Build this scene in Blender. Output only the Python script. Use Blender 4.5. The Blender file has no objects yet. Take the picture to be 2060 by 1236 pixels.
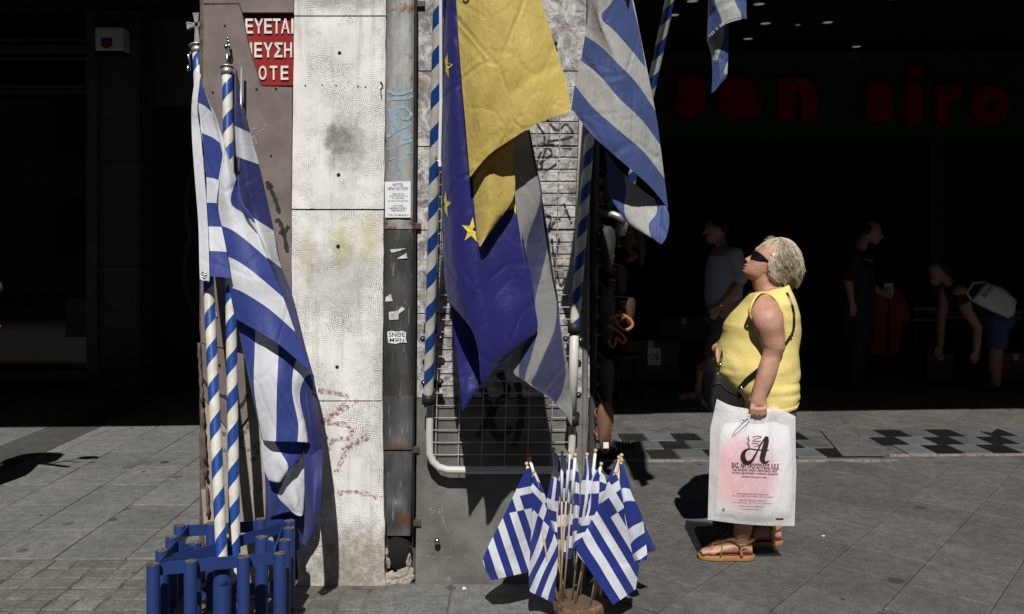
import bpy, bmesh, math, random
from mathutils import Vector, Matrix, noise
from mathutils.bvhtree import BVHTree
R = math.radians
rnd = random.Random(7)
SC = bpy.context.scene
COL = SC.collection

# ------------------------------------------------------------------ camera, world, sun, exposure
FPX, CX, HY, CAMH = 1700.0, 1030.0, 481.0, 1.55       # focal length in photo pixels, principal column, horizon row, eye height
cam_d = bpy.data.cameras.new('camera')
cam_d.sensor_width = 36.0
cam_d.lens = 36.0 * FPX / 2060.0
cam_d.shift_y = -(618.0 - HY) / 2060.0
cam_d.clip_start = 0.05
cam_d.clip_end = 500
cam = bpy.data.objects.new('camera', cam_d)
COL.objects.link(cam)
cam.location = (0, 0, CAMH)
cam.rotation_euler = (R(90), 0, 0)
SC.camera = cam

SUN_EL, SUN_DX = R(48.5), 0.0
w = bpy.data.worlds.new('World'); SC.world = w; w.use_nodes = True
wn = w.node_tree
sky = wn.nodes.new('ShaderNodeTexSky'); sky.sky_type = 'NISHITA'; sky.sun_disc = False
sky.sun_elevation = SUN_EL; sky.sun_rotation = R(180); sky.altitude = 100
wn.links.new(sky.outputs[0], wn.nodes['Background'].inputs[0])
wn.nodes['Background'].inputs[1].default_value = 0.05
sl = bpy.data.lights.new('sun', 'SUN'); sl.energy = 5.0; sl.angle = R(0.53); sl.color = (1.0, 0.965, 0.91)
so = bpy.data.objects.new('sun', sl); COL.objects.link(so)
sdir = Vector((SUN_DX, math.cos(SUN_EL), -math.sin(SUN_EL)))
so.rotation_euler = sdir.to_track_quat('-Z', 'Y').to_euler()
so.location = (0, -8, 12)
SC.view_settings.view_transform = 'Standard'
SC.view_settings.look = 'None'
SC.view_settings.exposure = 0.0
SC.view_settings.gamma = 1.0
SC.render.engine = 'CYCLES'
SC.cycles.use_denoising = True
SC.cycles.max_bounces = 8
SC.cycles.transparent_max_bounces = 12

# ------------------------------------------------------------------ helpers
def P(px, py, Y):
    return Vector(((px - CX) * Y / FPX, Y, CAMH - (py - HY) * Y / FPX))
def G(px, py, z=0.0):
    Y = FPX * (CAMH - z) / (py - HY)
    return Vector(((px - CX) * Y / FPX, Y, z))
OFF = {}
def thing(name, label, cat, loc=(0, 0, 0), group=None):
    o = bpy.data.objects.new(name, None); COL.objects.link(o)
    o.location = loc; o.empty_display_size = 0.1
    o['label'] = label; o['category'] = cat
    if group: o['group'] = group
    OFF[o] = Vector(loc)
    return o
def tag(o, label, cat, group=None):
    o['label'] = label; o['category'] = cat
    if group: o['group'] = group
    return o
def obj(name, vf, mat, parent=None, smooth=False, uvs=None, kind=None, loc=None):
    """vf = (verts in world coordinates, faces)"""
    verts, faces = vf
    off = OFF[parent] if parent is not None else Vector(loc) if loc is not None else Vector((0, 0, 0))
    me = bpy.data.meshes.new(name)
    me.from_pydata([tuple(Vector(v) - off) for v in verts], [], faces)
    if smooth:
        me.polygons.foreach_set('use_smooth', [True] * len(me.polygons))
    if uvs is not None:
        uvl = me.uv_layers.new(name='UVMap')
        for l in me.loops:
            uvl.data[l.index].uv = uvs[l.vertex_index]
    if mat is not None: me.materials.append(mat)
    me.validate(); me.update()
    o = bpy.data.objects.new(name, me); COL.objects.link(o)
    if parent is not None: o.parent = parent
    else: o.location = off
    OFF[o] = off
    if kind: o['kind'] = kind
    return o
def mesh_obj(name, me, mat, parent=None, loc=(0, 0, 0), rot=0.0):
    """shared mesh data placed at a local offset"""
    o = bpy.data.objects.new(name, me); COL.objects.link(o)
    base = OFF[parent] if parent is not None else Vector((0, 0, 0))
    if parent is not None: o.parent = parent
    o.location = Vector(loc) - base; o.rotation_euler = (0, 0, rot)
    OFF[o] = Vector(loc)
    return o
def fix_normals(o):
    bm = bmesh.new(); bm.from_mesh(o.data); bmesh.ops.recalc_face_normals(bm, faces=bm.faces); bm.to_mesh(o.data); bm.free()
    return o
def join(*vfs):
    V, F = [], []
    for v, f in vfs:
        n = len(V); V += [Vector(x) for x in v]; F += [tuple(i + n for i in q) for q in f]
    return V, F
def box(x0, x1, y0, y1, z0, z1):
    v = [(x, y, z) for x in (x0, x1) for y in (y0, y1) for z in (z0, z1)]
    return v, [(0, 1, 3, 2), (4, 6, 7, 5), (0, 4, 5, 1), (2, 3, 7, 6), (0, 2, 6, 4), (1, 5, 7, 3)]
def cbox(x0, x1, y0, y1, z0, z1, c=0.004):
    bm = bmesh.new()
    v, f = box(x0, x1, y0, y1, z0, z1)
    vs = [bm.verts.new(p) for p in v]
    for q in f: bm.faces.new([vs[i] for i in q])
    bmesh.ops.recalc_face_normals(bm, faces=bm.faces)
    bmesh.ops.bevel(bm, geom=bm.edges[:], offset=c, segments=2, profile=0.6, affect='EDGES')
    out = bm_out(bm); return out
def bm_out(bm):
    bm.verts.ensure_lookup_table(); bm.verts.index_update()
    r = ([v.co.copy() for v in bm.verts], [tuple(v.index for v in f.verts) for f in bm.faces]); bm.free(); return r
def loft(rings, cap=True):
    n = len(rings[0]); V = [Vector(p) for r in rings for p in r]; F = []
    for i in range(len(rings) - 1):
        for j in range(n):
            k = (j + 1) % n
            F.append((i * n + j, i * n + k, (i + 1) * n + k, (i + 1) * n + j))
    if cap:
        F.append(tuple(reversed(range(n)))); F.append(tuple((len(rings) - 1) * n + j for j in range(n)))
    return V, F
def frames(path):
    path = [Vector(p) for p in path]; T = []
    for i in range(len(path)):
        a = path[max(i - 1, 0)]; b = path[min(i + 1, len(path) - 1)]
        T.append((b - a).normalized())
    up = Vector((0, 0, 1)) if abs(T[0].z) < 0.9 else Vector((1, 0, 0))
    n = (up - T[0] * up.dot(T[0])).normalized(); N = [n]
    for i in range(1, len(path)):
        n = N[-1] - T[i] * N[-1].dot(T[i]); N.append(n.normalized())
    return path, T, N
def tube(path, r, n=10, cap=True, flat=1.0, closed=False):
    path, T, N = frames(path); rings = []
    rs = r if isinstance(r, (list, tuple)) else [r] * len(path)
    for p, t, nn, rr in zip(path, T, N, rs):
        b = t.cross(nn)
        rings.append([p + nn * (rr * math.cos(2 * math.pi * k / n)) + b * (rr * flat * math.sin(2 * math.pi * k / n)) for k in range(n)])
    if closed: rings.append(rings[0]); return loft(rings, False)
    return loft(rings, cap)
def rtube(path, rs, n=12, flat=1.0):
    """tube with rounded ends"""
    path = [Vector(p) for p in path]; rs = list(rs)
    a = (path[0] - path[1]).normalized(); b = (path[-1] - path[-2]).normalized()
    pp = [path[0] + a * rs[0] * s for s in (0.95, 0.7, 0.35)] + path + [path[-1] + b * rs[-1] * s for s in (0.35, 0.7, 0.95)]
    rr = [rs[0] * s for s in (0.3, 0.7, 0.93)] + rs + [rs[-1] * s for s in (0.93, 0.7, 0.3)]
    return tube(pp, rr, n, True, flat)
def ellipsoid(c, rx, ry, rz, nu=14, nv=9):
    rings = []
    for i in range(nv + 1):
        a = -math.pi / 2 + math.pi * (i + 0.02 if i == 0 else i - 0.02 if i == nv else i) / nv
        if i == 0: a = -math.pi / 2 + 0.05
        if i == nv: a = math.pi / 2 - 0.05
        rings.append([(c[0] + rx * math.cos(a) * math.cos(2 * math.pi * j / nu), c[1] + ry * math.cos(a) * math.sin(2 * math.pi * j / nu), c[2] + rz * math.sin(a)) for j in range(nu)])
    return loft(rings)
def catmull(pts, sub):
    out = []
    n = len(pts)
    if n == 1: return [pts[0]]
    for i in range(n - 1):
        p0 = pts[max(i - 1, 0)]; p1 = pts[i]; p2 = pts[i + 1]; p3 = pts[min(i + 2, n - 1)]
        for s in range(sub):
            t = s / sub
            out.append(tuple(0.5 * (2 * b + (c - a) * t + (2 * a - 5 * b + 4 * c - d) * t * t + (3 * b - a - 3 * c + d) * t ** 3) for a, b, c, d in zip(p0, p1, p2, p3)))
    out.append(tuple(pts[-1]))
    return out
def prism(poly, y0, y1):
    """polygon of (X,Z) extruded from y0 (front) to y1 (back)"""
    n = len(poly)
    V = [Vector((x, y0, z)) for x, z in poly] + [Vector((x, y1, z)) for x, z in poly]
    F = [tuple(range(n)), tuple(reversed(range(n, 2 * n)))] + [(i, (i + n), (i + 1) % n + n, (i + 1) % n) for i in range(n)]
    return V, F
def pprism(pxs, Y, th):
    """outline traced on the plane Y, thickness th behind it"""
    poly = [(P(x, y, Y).x, P(x, y, Y).z) for x, y in pxs]
    return prism(poly, Y, Y + th)
def remesh(parts, voxel, smooth=4, fac=0.5):
    V, F = join(*parts)
    me = bpy.data.meshes.new('tmp'); me.from_pydata([tuple(v) for v in V], [], F); me.update()
    bm = bmesh.new(); bm.from_mesh(me); bmesh.ops.recalc_face_normals(bm, faces=bm.faces); bm.to_mesh(me); bm.free()
    o = bpy.data.objects.new('tmp', me); COL.objects.link(o)
    m = o.modifiers.new('r', 'REMESH'); m.mode = 'VOXEL'; m.voxel_size = voxel
    if smooth:
        s = o.modifiers.new('s', 'SMOOTH'); s.iterations = smooth; s.factor = fac
    dg = bpy.context.evaluated_depsgraph_get(); dg.update()
    e = bpy.data.meshes.new_from_object(o.evaluated_get(dg))
    out = ([v.co.copy() for v in e.vertices], [tuple(p.vertices) for p in e.polygons])
    bpy.data.objects.remove(o); bpy.data.meshes.remove(me); bpy.data.meshes.remove(e)
    return out
def text_mesh(body, size=1.0, offset=0.0, extrude=0.0, align='CENTER', shear=0.0, space=1.0):
    c = bpy.data.curves.new('t', 'FONT'); c.body = body; c.size = size; c.offset = offset; c.extrude = extrude
    c.align_x = align; c.align_y = 'CENTER'; c.shear = shear; c.space_character = space; c.resolution_u = 3
    o = bpy.data.objects.new('t', c); COL.objects.link(o)
    dg = bpy.context.evaluated_depsgraph_get(); dg.update()
    e = bpy.data.meshes.new_from_object(o.evaluated_get(dg))
    out = ([v.co.copy() for v in e.vertices], [tuple(p.vertices) for p in e.polygons])
    bpy.data.objects.remove(o); bpy.data.curves.remove(c); bpy.data.meshes.remove(e)
    return out
def fit(vf, x0, x1, z0, z1, y):
    """scale a text mesh into a wall rectangle (X range, Z range) with its depth starting at y"""
    V, F = vf
    ax = min(v.x for v in V); bx = max(v.x for v in V); ay = min(v.y for v in V); by = max(v.y for v in V)
    return [Vector((x0 + (v.x - ax) / max(bx - ax, 1e-6) * (x1 - x0), y - v.z, z0 + (v.y - ay) / max(by - ay, 1e-6) * (z1 - z0))) for v in V], F
def ribbon(pts, wd):
    """flat stroke in 2-D pixel space"""
    V, F = [], []
    pts = catmull(pts, 6) if len(pts) > 2 else pts
    for i, p in enumerate(pts):
        a = Vector(pts[max(i - 1, 0)][:2]); b = Vector(pts[min(i + 1, len(pts) - 1)][:2]); d = (b - a).normalized() if (b - a).length else Vector((1, 0))
        n = Vector((-d.y, d.x)); hw = wd * 0.5 * (1 + 0.25 * math.sin(i * 1.7))
        V += [(p[0] + n.x * hw, p[1] + n.y * hw), (p[0] - n.x * hw, p[1] - n.y * hw)]
    for i in range(len(pts) - 1): F.append((2 * i, 2 * i + 1, 2 * i + 3, 2 * i + 2))
    return V, F
CAMP = Vector((0, 0, CAMH))
def bvh_of(*objs):
    V, F = [], []
    for o in objs:
        n = len(V); off = OFF[o]
        V += [v.co + off for v in o.data.vertices]; F += [tuple(i + n for i in p.vertices) for p in o.data.polygons]
    return BVHTree.FromPolygons(V, F)
def project(v2, bvh, lift, Yfall=None):
    out = []
    for x, y in v2:
        d = (P(x, y, 1.0) - CAMP).normalized()
        hit = bvh.ray_cast(CAMP, d)
        p = hit[0]
        if p is None:
            if Yfall is None:
                near = bvh.find_nearest(P(x, y, 3.7)); p = near[0]
            else: p = P(x, y, Yfall)
        out.append(p - d * lift)
    return out

# ------------------------------------------------------------------ materials
class NT:
    def __init__(s, name):
        s.m = bpy.data.materials.new(name); s.m.use_nodes = True; s.t = s.m.node_tree
        s.b = s.t.nodes['Principled BSDF']; s.out = s.t.nodes['Material Output']
    def n(s, typ, **kw):
        nd = s.t.nodes.new(typ)
        for k, v in kw.items():
            if k.startswith('i_'):
                key = k[2:]; key = int(key) if key.isdigit() else key.replace('_', ' ')
                s.set(nd.inputs[key], v)
            else: setattr(nd, k, v)
        return nd
    def set(s, inp, v):
        if isinstance(v, bpy.types.NodeSocket): s.t.links.new(v, inp)
        elif isinstance(v, bpy.types.Node): s.t.links.new(v.outputs[0], inp)
        else:
            if isinstance(v, tuple) and len(v) == 3 and inp.type == 'RGBA': v = v + (1,)
            inp.default_value = v
    def math(s, op, a, b=0.0, c=0.0, clamp=False):
        nd = s.t.nodes.new('ShaderNodeMath'); nd.operation = op; nd.use_clamp = clamp
        s.set(nd.inputs[0], a); s.set(nd.inputs[1], b); s.set(nd.inputs[2], c)
        return nd.outputs[0]
    def mix(s, f, a, b, mode='MIX'):
        nd = s.t.nodes.new('ShaderNodeMix'); nd.data_type = 'RGBA'; nd.blend_type = mode
        s.set(nd.inputs[0], f); s.set(nd.inputs[6], a); s.set(nd.inputs[7], b)
        return nd.outputs[2]
    def noise(s, scale, detail=4, vec=None, rough=0.6, dist=0.0):
        nd = s.n('ShaderNodeTexNoise'); nd.inputs['Scale'].default_value = scale; nd.inputs['Detail'].default_value = detail
        nd.inputs['Roughness'].default_value = rough; nd.inputs['Distortion'].default_value = dist
        if vec is not None: s.set(nd.inputs['Vector'], vec)
        return nd.outputs[0]
    def ramp(s, f, a, b):
        nd = s.n('ShaderNodeMapRange'); s.set(nd.inputs[0], f); nd.inputs[1].default_value = a; nd.inputs[2].default_value = b
        nd.interpolation_type = 'SMOOTHSTEP'
        return nd.outputs[0]
    def pos(s): return s.n('ShaderNodeNewGeometry').outputs['Position']
    def sc(s, vec, x, y, z):
        nd = s.n('ShaderNodeVectorMath', operation='MULTIPLY'); s.set(nd.inputs[0], vec); nd.inputs[1].default_value = (x, y, z)
        return nd.outputs[0]
    def bump(s, h, strength=0.3, dist=0.004):
        nd = s.n('ShaderNodeBump'); nd.inputs['Strength'].default_value = strength; nd.inputs['Distance'].default_value = dist
        s.set(nd.inputs['Height'], h); s.set(s.b.inputs['Normal'], nd.outputs[0])
    def col(s, c): s.set(s.b.inputs['Base Color'], c)
    def p(s, **kw):
        for k, v in kw.items(): s.set(s.b.inputs[k.replace('_', ' ')], v)
        return s
def surf(name, c1, c2, scale=6, rough=0.7, metal=0.0, spots=None, bumpk=None, vary=0.0, fine=0.12, spec=0.3):
    t = NT(name); pos = t.pos()
    c = t.mix(t.ramp(t.noise(scale, 5, pos), 0.35, 0.68), c1, c2)
    if fine:
        f = t.noise(scale * 14, 3, pos); k = t.math('ADD', t.math('MULTIPLY', f, 2 * fine), 1 - fine)
        c = t.mix(1.0, c, t.n('ShaderNodeCombineColor', i_0=k, i_1=k, i_2=k).outputs[0], 'MULTIPLY')
    if vary:
        r = t.n('ShaderNodeObjectInfo').outputs['Random']; k = t.math('ADD', t.math('MULTIPLY', r, 2 * vary), 1 - vary)
        c = t.mix(1.0, c, t.n('ShaderNodeCombineColor', i_0=k, i_1=k, i_2=k).outputs[0], 'MULTIPLY')
    if spots:
        sc_, thr, scol = spots
        c = t.mix(t.ramp(t.noise(sc_, 6, pos, 0.7), thr, thr + 0.08), c, scol)
    t.col(c); t.p(Roughness=rough, Metallic=metal); t.b.inputs['Specular IOR Level'].default_value = spec
    if bumpk: t.bump(t.noise(bumpk[0], 5, pos, 0.7), bumpk[1], bumpk[2] if len(bumpk) > 2 else 0.004)
    return t.m
M = {}
def paving(name, a, b, gum=0.5):
    t = NT(name); pos = t.pos()
    c = t.mix(t.ramp(t.noise(2.3, 6, pos, 0.65), 0.3, 0.7), a, b)
    sp = t.math('ADD', t.math('MULTIPLY', t.ramp(t.noise(85, 4, pos, 0.75), 0.36, 0.64), 0.42), t.math('MULTIPLY', t.ramp(t.noise(17, 5, pos, 0.75), 0.34, 0.66), 0.38)); k = t.math('ADD', sp, 0.60)
    r = t.n('ShaderNodeObjectInfo').outputs['Random']; k2 = t.math('MULTIPLY', k, t.math('ADD', t.math('MULTIPLY', r, 0.24), 0.88))
    c = t.mix(1.0, c, t.n('ShaderNodeCombineColor', i_0=k2, i_1=k2, i_2=k2).outputs[0], 'MULTIPLY')
    # old chewing gum and oil marks
    vo = t.n('ShaderNodeTexVoronoi', i_Scale=4.6); vo.inputs['Randomness'].default_value = 1.0; t.set(vo.inputs['Vector'], t.sc(pos, 1, 1, 0))
    wob = t.math('ADD', vo.outputs['Distance'], t.math('MULTIPLY', t.noise(26, 2, pos), 0.11))
    rcol = t.n('ShaderNodeSeparateColor', i_0=vo.outputs['Color'])
    thr = t.math('MULTIPLY', t.ramp(rcol.outputs[0], 1 - gum, 1.0), 0.15)
    mask = t.math('MULTIPLY', t.ramp(t.math('SUBTRACT', t.math('ADD', thr, 0.078), wob), -0.008, 0.012), t.math('ADD', 0.35, t.math('MULTIPLY', rcol.outputs[1], 0.6)))
    c = t.mix(mask, c, (0.022, 0.021, 0.02))
    big = t.noise(1.1, 6, pos, 0.7, 0.5); c = t.mix(t.math('MULTIPLY', t.ramp(big, 0.52, 0.68), 0.32), c, (0.045, 0.043, 0.04))
    drip = t.math('ABSOLUTE', t.math('SUBTRACT', t.noise(2.2, 7, pos, 0.75, 1.0), 0.5)); c = t.mix(t.math('MULTIPLY', t.ramp(drip, 0.012, 0.0), 0.3), c, (0.04, 0.038, 0.035))
    # pale scratches and lime
    wv = t.noise(9, 8, pos, 0.75, 1.5)
    c = t.mix(t.math('MULTIPLY', t.ramp(wv, 0.60, 0.70), 0.4), c, (0.22, 0.215, 0.2))
    t.col(c); t.p(Roughness=0.78); t.b.inputs['Specular IOR Level'].default_value = 0.35
    t.bump(t.math('ADD', t.noise(60, 6, pos, 0.7), t.noise(7, 2, pos)), 0.6, 0.005)
    return t.m
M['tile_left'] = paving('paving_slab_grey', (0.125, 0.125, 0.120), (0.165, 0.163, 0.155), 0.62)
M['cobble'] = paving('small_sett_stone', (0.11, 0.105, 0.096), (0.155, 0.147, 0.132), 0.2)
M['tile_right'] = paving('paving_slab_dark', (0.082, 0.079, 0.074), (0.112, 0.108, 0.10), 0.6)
M['granite'] = paving('dark_granite_strip', (0.06, 0.058, 0.052), (0.08, 0.078, 0.07), 0.1)
M['joint'] = surf('sandy_joint', (0.14, 0.128, 0.105), (0.06, 0.055, 0.046), 9, 0.95, bumpk=(80, 0.6))
M['joint_dark'] = surf('grey_joint', (0.11, 0.107, 0.10), (0.06, 0.058, 0.054), 7, 0.95, bumpk=(80, 0.5))
M['asphalt'] = surf('asphalt', (0.04, 0.04, 0.04), (0.06, 0.06, 0.058), 3, 0.9, bumpk=(120, 0.5))
def combed():
    t = NT('combed_white_stone'); pos = t.pos()
    p2 = t.sc(pos, 1, 0, 1)
    wob = t.n('ShaderNodeTexNoise', i_Scale=7.0); t.set(wob.inputs['Vector'], p2)
    vadd = t.n('ShaderNodeVectorMath', operation='MULTIPLY_ADD'); t.set(vadd.inputs[0], wob.outputs['Color']); vadd.inputs[1].default_value = (0.016, 0.0, 0.016); t.set(vadd.inputs[2], p2)
    vo = t.n('ShaderNodeTexVoronoi', i_Scale=24.0); t.set(vo.inputs['Vector'], vadd.outputs[0])
    rc = t.n('ShaderNodeSeparateColor', i_0=vo.outputs['Color'])
    ang = t.math('ADD', t.math('MULTIPLY', t.math('SUBTRACT', rc.outputs[0], 0.5), 0.9), t.math('MULTIPLY', t.math('GREATER_THAN', rc.outputs[1], 0.62), 1.5))
    s = t.n('ShaderNodeSeparateXYZ', i_0=vadd.outputs[0])
    q = t.math('ADD', t.math('MULTIPLY', s.outputs[0], t.math('SINE', ang)), t.math('MULTIPLY', s.outputs[2], t.math('COSINE', ang)))
    wave = t.math('SINE', t.math('MULTIPLY', q, 780.0))
    wave = t.math('ADD', wave, t.math('MULTIPLY', t.noise(85, 6, p2, 0.85), 6.4))
    wave = t.math('SUBTRACT', wave, 2.85)
    patch = t.noise(3.1, 5, p2, 0.65)
    groove = t.math('MULTIPLY', t.ramp(wave, 0.2, -0.75), t.math('ADD', 0.05, t.math('MULTIPLY', t.ramp(t.math('ADD', patch, t.math('MULTIPLY', t.math('SUBTRACT', t.noise(14, 4, p2, 0.7), 0.5), 0.5)), 0.38, 0.62), 1.0)))
    smooth_edge = t.math('MULTIPLY', t.ramp(t.math('ADD', s.outputs[0], t.math('MULTIPLY', t.noise(20, 3, p2), 0.03)), -0.885, -0.915), t.ramp(s.outputs[2], 1.9, 2.05))
    groove = t.math('MULTIPLY', groove, t.math('SUBTRACT', 1.0, smooth_edge))
    base = t.mix(t.ramp(t.noise(5, 5, p2), 0.35, 0.7), (0.78, 0.77, 0.745), (0.64, 0.63, 0.60))
    c = t.mix(t.math('MULTIPLY', groove, t.math('ADD', 0.36, t.math('MULTIPLY', t.ramp(t.noise(6.5, 5, p2, 0.7), 0.40, 0.60), 0.62))), base, (0.11, 0.105, 0.098))
    # soot patches, greenish weathering, dirt towards splash height is a real stain
    soot = t.math('MULTIPLY', t.ramp(t.noise(2.6, 6, p2, 0.7), 0.56, 0.8), 0.62)
    c = t.mix(soot, c, (0.16, 0.15, 0.13))
    streak = t.ramp(t.noise(3.0, 6, t.sc(p2, 6.0, 0, 0.45), 0.75), 0.50, 0.68)
    c = t.mix(t.math('MULTIPLY', streak, 0.38), c, (0.24, 0.225, 0.20))
    grit = t.ramp(t.noise(46, 5, p2, 0.8), 0.60, 0.68); c = t.mix(t.math('MULTIPLY', grit, 0.5), c, (0.15, 0.14, 0.125))
    for (gx, gz, rx, rz, colr, k) in ((-0.78, 1.50, 0.06, 0.14, (0.42, 0.42, 0.18), 0.75), (-0.66, 1.53, 0.05, 0.13, (0.46, 0.45, 0.2), 0.7), (-0.93, 1.45, 0.05, 0.16, (0.47, 0.46, 0.25), 0.6), (-0.80, 1.98, 0.08, 0.10, (0.09, 0.085, 0.08), 0.8), (-0.75, 1.94, 0.13, 0.17, (0.2, 0.19, 0.17), 0.6), (-0.78, 2.62, 0.3, 0.07, (0.16, 0.15, 0.13), 0.55), (-0.8, 1.35, 0.2, 0.2, (0.25, 0.24, 0.22), 0.45), (-0.72, 0.05, 0.34, 0.24, (0.20, 0.17, 0.13), 0.85), (-0.60, 0.85, 0.05, 0.5, (0.34, 0.31, 0.26), 0.5), (-0.90, 0.55, 0.12, 0.3, (0.3, 0.27, 0.23), 0.5)):
        dx = t.math('DIVIDE', t.math('SUBTRACT', s.outputs[0], gx + 0.025), rx); dz = t.math('DIVIDE', t.math('SUBTRACT', s.outputs[2], gz + 0.025), rz)
        d = t.math('ADD', t.math('MULTIPLY', dx, dx), t.math('MULTIPLY', dz, dz))
        d = t.math('ADD', d, t.math('MULTIPLY', t.math('SUBTRACT', t.noise(24, 5, p2, 0.75), 0.5), 2.6))
        c = t.mix(t.math('MULTIPLY', t.ramp(d, 1.2, -0.3), k), c, colr)
    t.col(c); t.p(Roughness=0.85); t.b.inputs['Specular IOR Level'].default_value = 0.2
    t.bump(t.math('ADD', t.math('MULTIPLY', t.math('SUBTRACT', 1.0, groove), 1.0), t.math('MULTIPLY', t.noise(160, 4, p2), 0.5)), 0.55, 0.0035)
    return t.m
M['combed'] = combed()
M['smooth_white'] = surf('smooth_white_stone', (0.66, 0.65, 0.62), (0.52, 0.51, 0.48), 7, 0.8, bumpk=(60, 0.25), spots=(12, 0.62, (0.36, 0.34, 0.31)))
def marble():
    t = NT('veined_grey_marble'); pos = t.pos()
    n1 = t.noise(11, 9, pos, 0.72, 1.2); n2 = t.noise(4, 6, pos, 0.7, 0.6)
    c = t.mix(t.ramp(n1, 0.36, 0.62), (0.13, 0.125, 0.12), (0.52, 0.51, 0.50))
    vein = t.math('ABSOLUTE', t.math('SUBTRACT', t.noise(7.5, 8, pos, 0.7, 2.0), 0.5))
    c = t.mix(t.math('MULTIPLY', t.ramp(vein, 0.03, 0.0), 0.7), c, (0.09, 0.055, 0.05))
    c = t.mix(t.math('MULTIPLY', t.ramp(n2, 0.5, 0.72), 0.5), c, (0.17, 0.12, 0.115))
    t.col(c); t.p(Roughness=t.math('ADD', 0.32, t.math('MULTIPLY', n1, 0.4))); t.bump(n1, 0.35, 0.004)
    return t.m
M['marble'] = marble()
M['plinth'] = surf('grimy_grey_plaster', (0.10, 0.095, 0.088), (0.175, 0.168, 0.155), 4.5, 0.85, spots=(8, 0.66, (0.26, 0.245, 0.22)), bumpk=(22, 0.5, 0.008))
M['brown'] = surf('brown_stone_slab', (0.135, 0.108, 0.100), (0.20, 0.165, 0.152), 5, 0.62, spots=(9, 0.68, (0.21, 0.175, 0.15)), bumpk=(16, 0.22), fine=0.08)
M['cream'] = surf('old_cream_render', (0.36, 0.325, 0.27), (0.26, 0.23, 0.19), 5, 0.9, spots=(10, 0.64, (0.13, 0.10, 0.085)), bumpk=(26, 0.6, 0.008))
M['core'] = surf('pillar_core_mortar', (0.05, 0.045, 0.04), (0.09, 0.08, 0.07), 7, 0.9, bumpk=(20, 0.6, 0.01))
M['bark'] = surf('splintered_edge_strip', (0.14, 0.10, 0.085), (0.06, 0.045, 0.04), 14, 0.8, bumpk=(40, 0.7, 0.006))
def sheet(name, base, base2, rust):
    t = NT(name); pos = t.pos()
    c = t.mix(t.ramp(t.noise(6, 7, t.sc(pos, 2.5, 1, 0.6), 0.7), 0.34, 0.68), base, base2)
    c = t.mix(t.math('MULTIPLY', t.ramp(t.noise(19, 6, t.sc(pos, 3, 1, 0.35), 0.7), 0.58, 0.66), 0.5), c, (0.42, 0.42, 0.41))
    z = t.n('ShaderNodeSeparateXYZ', i_0=pos).outputs[2]
    near = t.math('ADD', 0.0, 0.0)
    for zz in (2.585, 0.63, 0.28, 1.60):
        near = t.math('MAXIMUM', near, t.ramp(t.math('ABSOLUTE', t.math('SUBTRACT', z, zz)), 0.085, 0.0))
    m = t.ramp(t.math('ADD', t.noise(17, 6, pos, 0.75), t.math('MULTIPLY', near, 0.12)), 0.585, 0.70)
    c = t.mix(m, c, rust)
    t.col(c); t.p(Roughness=0.5, Metallic=0.25); t.bump(t.noise(28, 4, pos), 0.25, 0.004)
    return t.m
M['zinc'] = sheet('weathered_zinc', (0.20, 0.20, 0.20), (0.36, 0.36, 0.35), (0.17, 0.085, 0.035))
M['zinc_dark'] = sheet('grimy_dark_zinc', (0.035, 0.035, 0.034), (0.075, 0.074, 0.072), (0.10, 0.055, 0.03))
M['zinc_blue'] = sheet('bluish_battered_zinc', (0.055, 0.058, 0.065), (0.12, 0.125, 0.135), (0.15, 0.075, 0.035))
M['red_sign'] = surf('red_enamel', (0.27, 0.022, 0.020), (0.22, 0.018, 0.018), 6, 0.38, fine=0.04)
M['white_letter'] = surf('white_enamel', (0.72, 0.71, 0.68), (0.62, 0.61, 0.58), 12, 0.45)
M['black'] = surf('black_rubber', (0.012, 0.012, 0.012), (0.02, 0.02, 0.02), 12, 0.55)
M['hole'] = surf('hole_shade_black', (0.006, 0.006, 0.006), (0.01, 0.01, 0.01), 12, 0.9)  # near-black colour standing for the shade inside openings
M['paper'] = surf('white_paper', (0.72, 0.73, 0.76), (0.66, 0.67, 0.70), 18, 0.7, fine=0.04)
M['torn'] = surf('torn_paper', (0.62, 0.62, 0.60), (0.36, 0.35, 0.33), 40, 0.8)
M['ink'] = surf('black_ink', (0.03, 0.03, 0.04), (0.045, 0.045, 0.055), 30, 0.7)
def spray(name, c, cover=0.5):
    t = NT(name); pos = t.pos(); t.col(c); t.p(Roughness=0.6)
    tr = t.n('ShaderNodeBsdfTransparent'); mx = t.n('ShaderNodeMixShader')
    t.set(mx.inputs[0], t.ramp(t.noise(70, 5, pos, 0.75), cover + 0.1, cover - 0.12)); t.set(mx.inputs[1], tr); t.set(mx.inputs[2], t.b.outputs[0])
    t.set(t.out.inputs[0], mx.outputs[0])
    return t.m
M['spray_black'] = spray('black_spray', (0.016, 0.016, 0.018), 0.62)
M['spray_grey'] = spray('faded_grey_spray', (0.11, 0.105, 0.10), 0.50)
M['spray_blue'] = spray('pale_blue_spray', (0.22, 0.36, 0.44), 0.62)
M['spray_pink'] = spray('faded_maroon_spray', (0.33, 0.14, 0.16), 0.46)
M['spray_white'] = spray('white_chalk', (0.4, 0.385, 0.365), 0.47)
def chipped(name, c, under, thr=0.68, rough=0.38):
    t = NT(name); pos = t.pos()
    n = t.noise(21, 7, pos, 0.75)
    base = t.mix(t.noise(4, 3, pos), c, tuple(x * 0.78 for x in c))
    t.col(t.mix(t.ramp(n, thr, thr + 0.025), base, under)); t.p(Roughness=t.math('ADD', rough, t.math('MULTIPLY', t.noise(9, 4, pos), 0.2))); t.bump(t.math('ADD', n, t.math('MULTIPLY', t.noise(90, 3, pos), 0.3)), 0.12, 0.003)
    return t.m
M['blue_paint'] = chipped('blue_painted_steel', (0.014, 0.038, 0.155), (0.035, 0.026, 0.02), 0.615)
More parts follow.
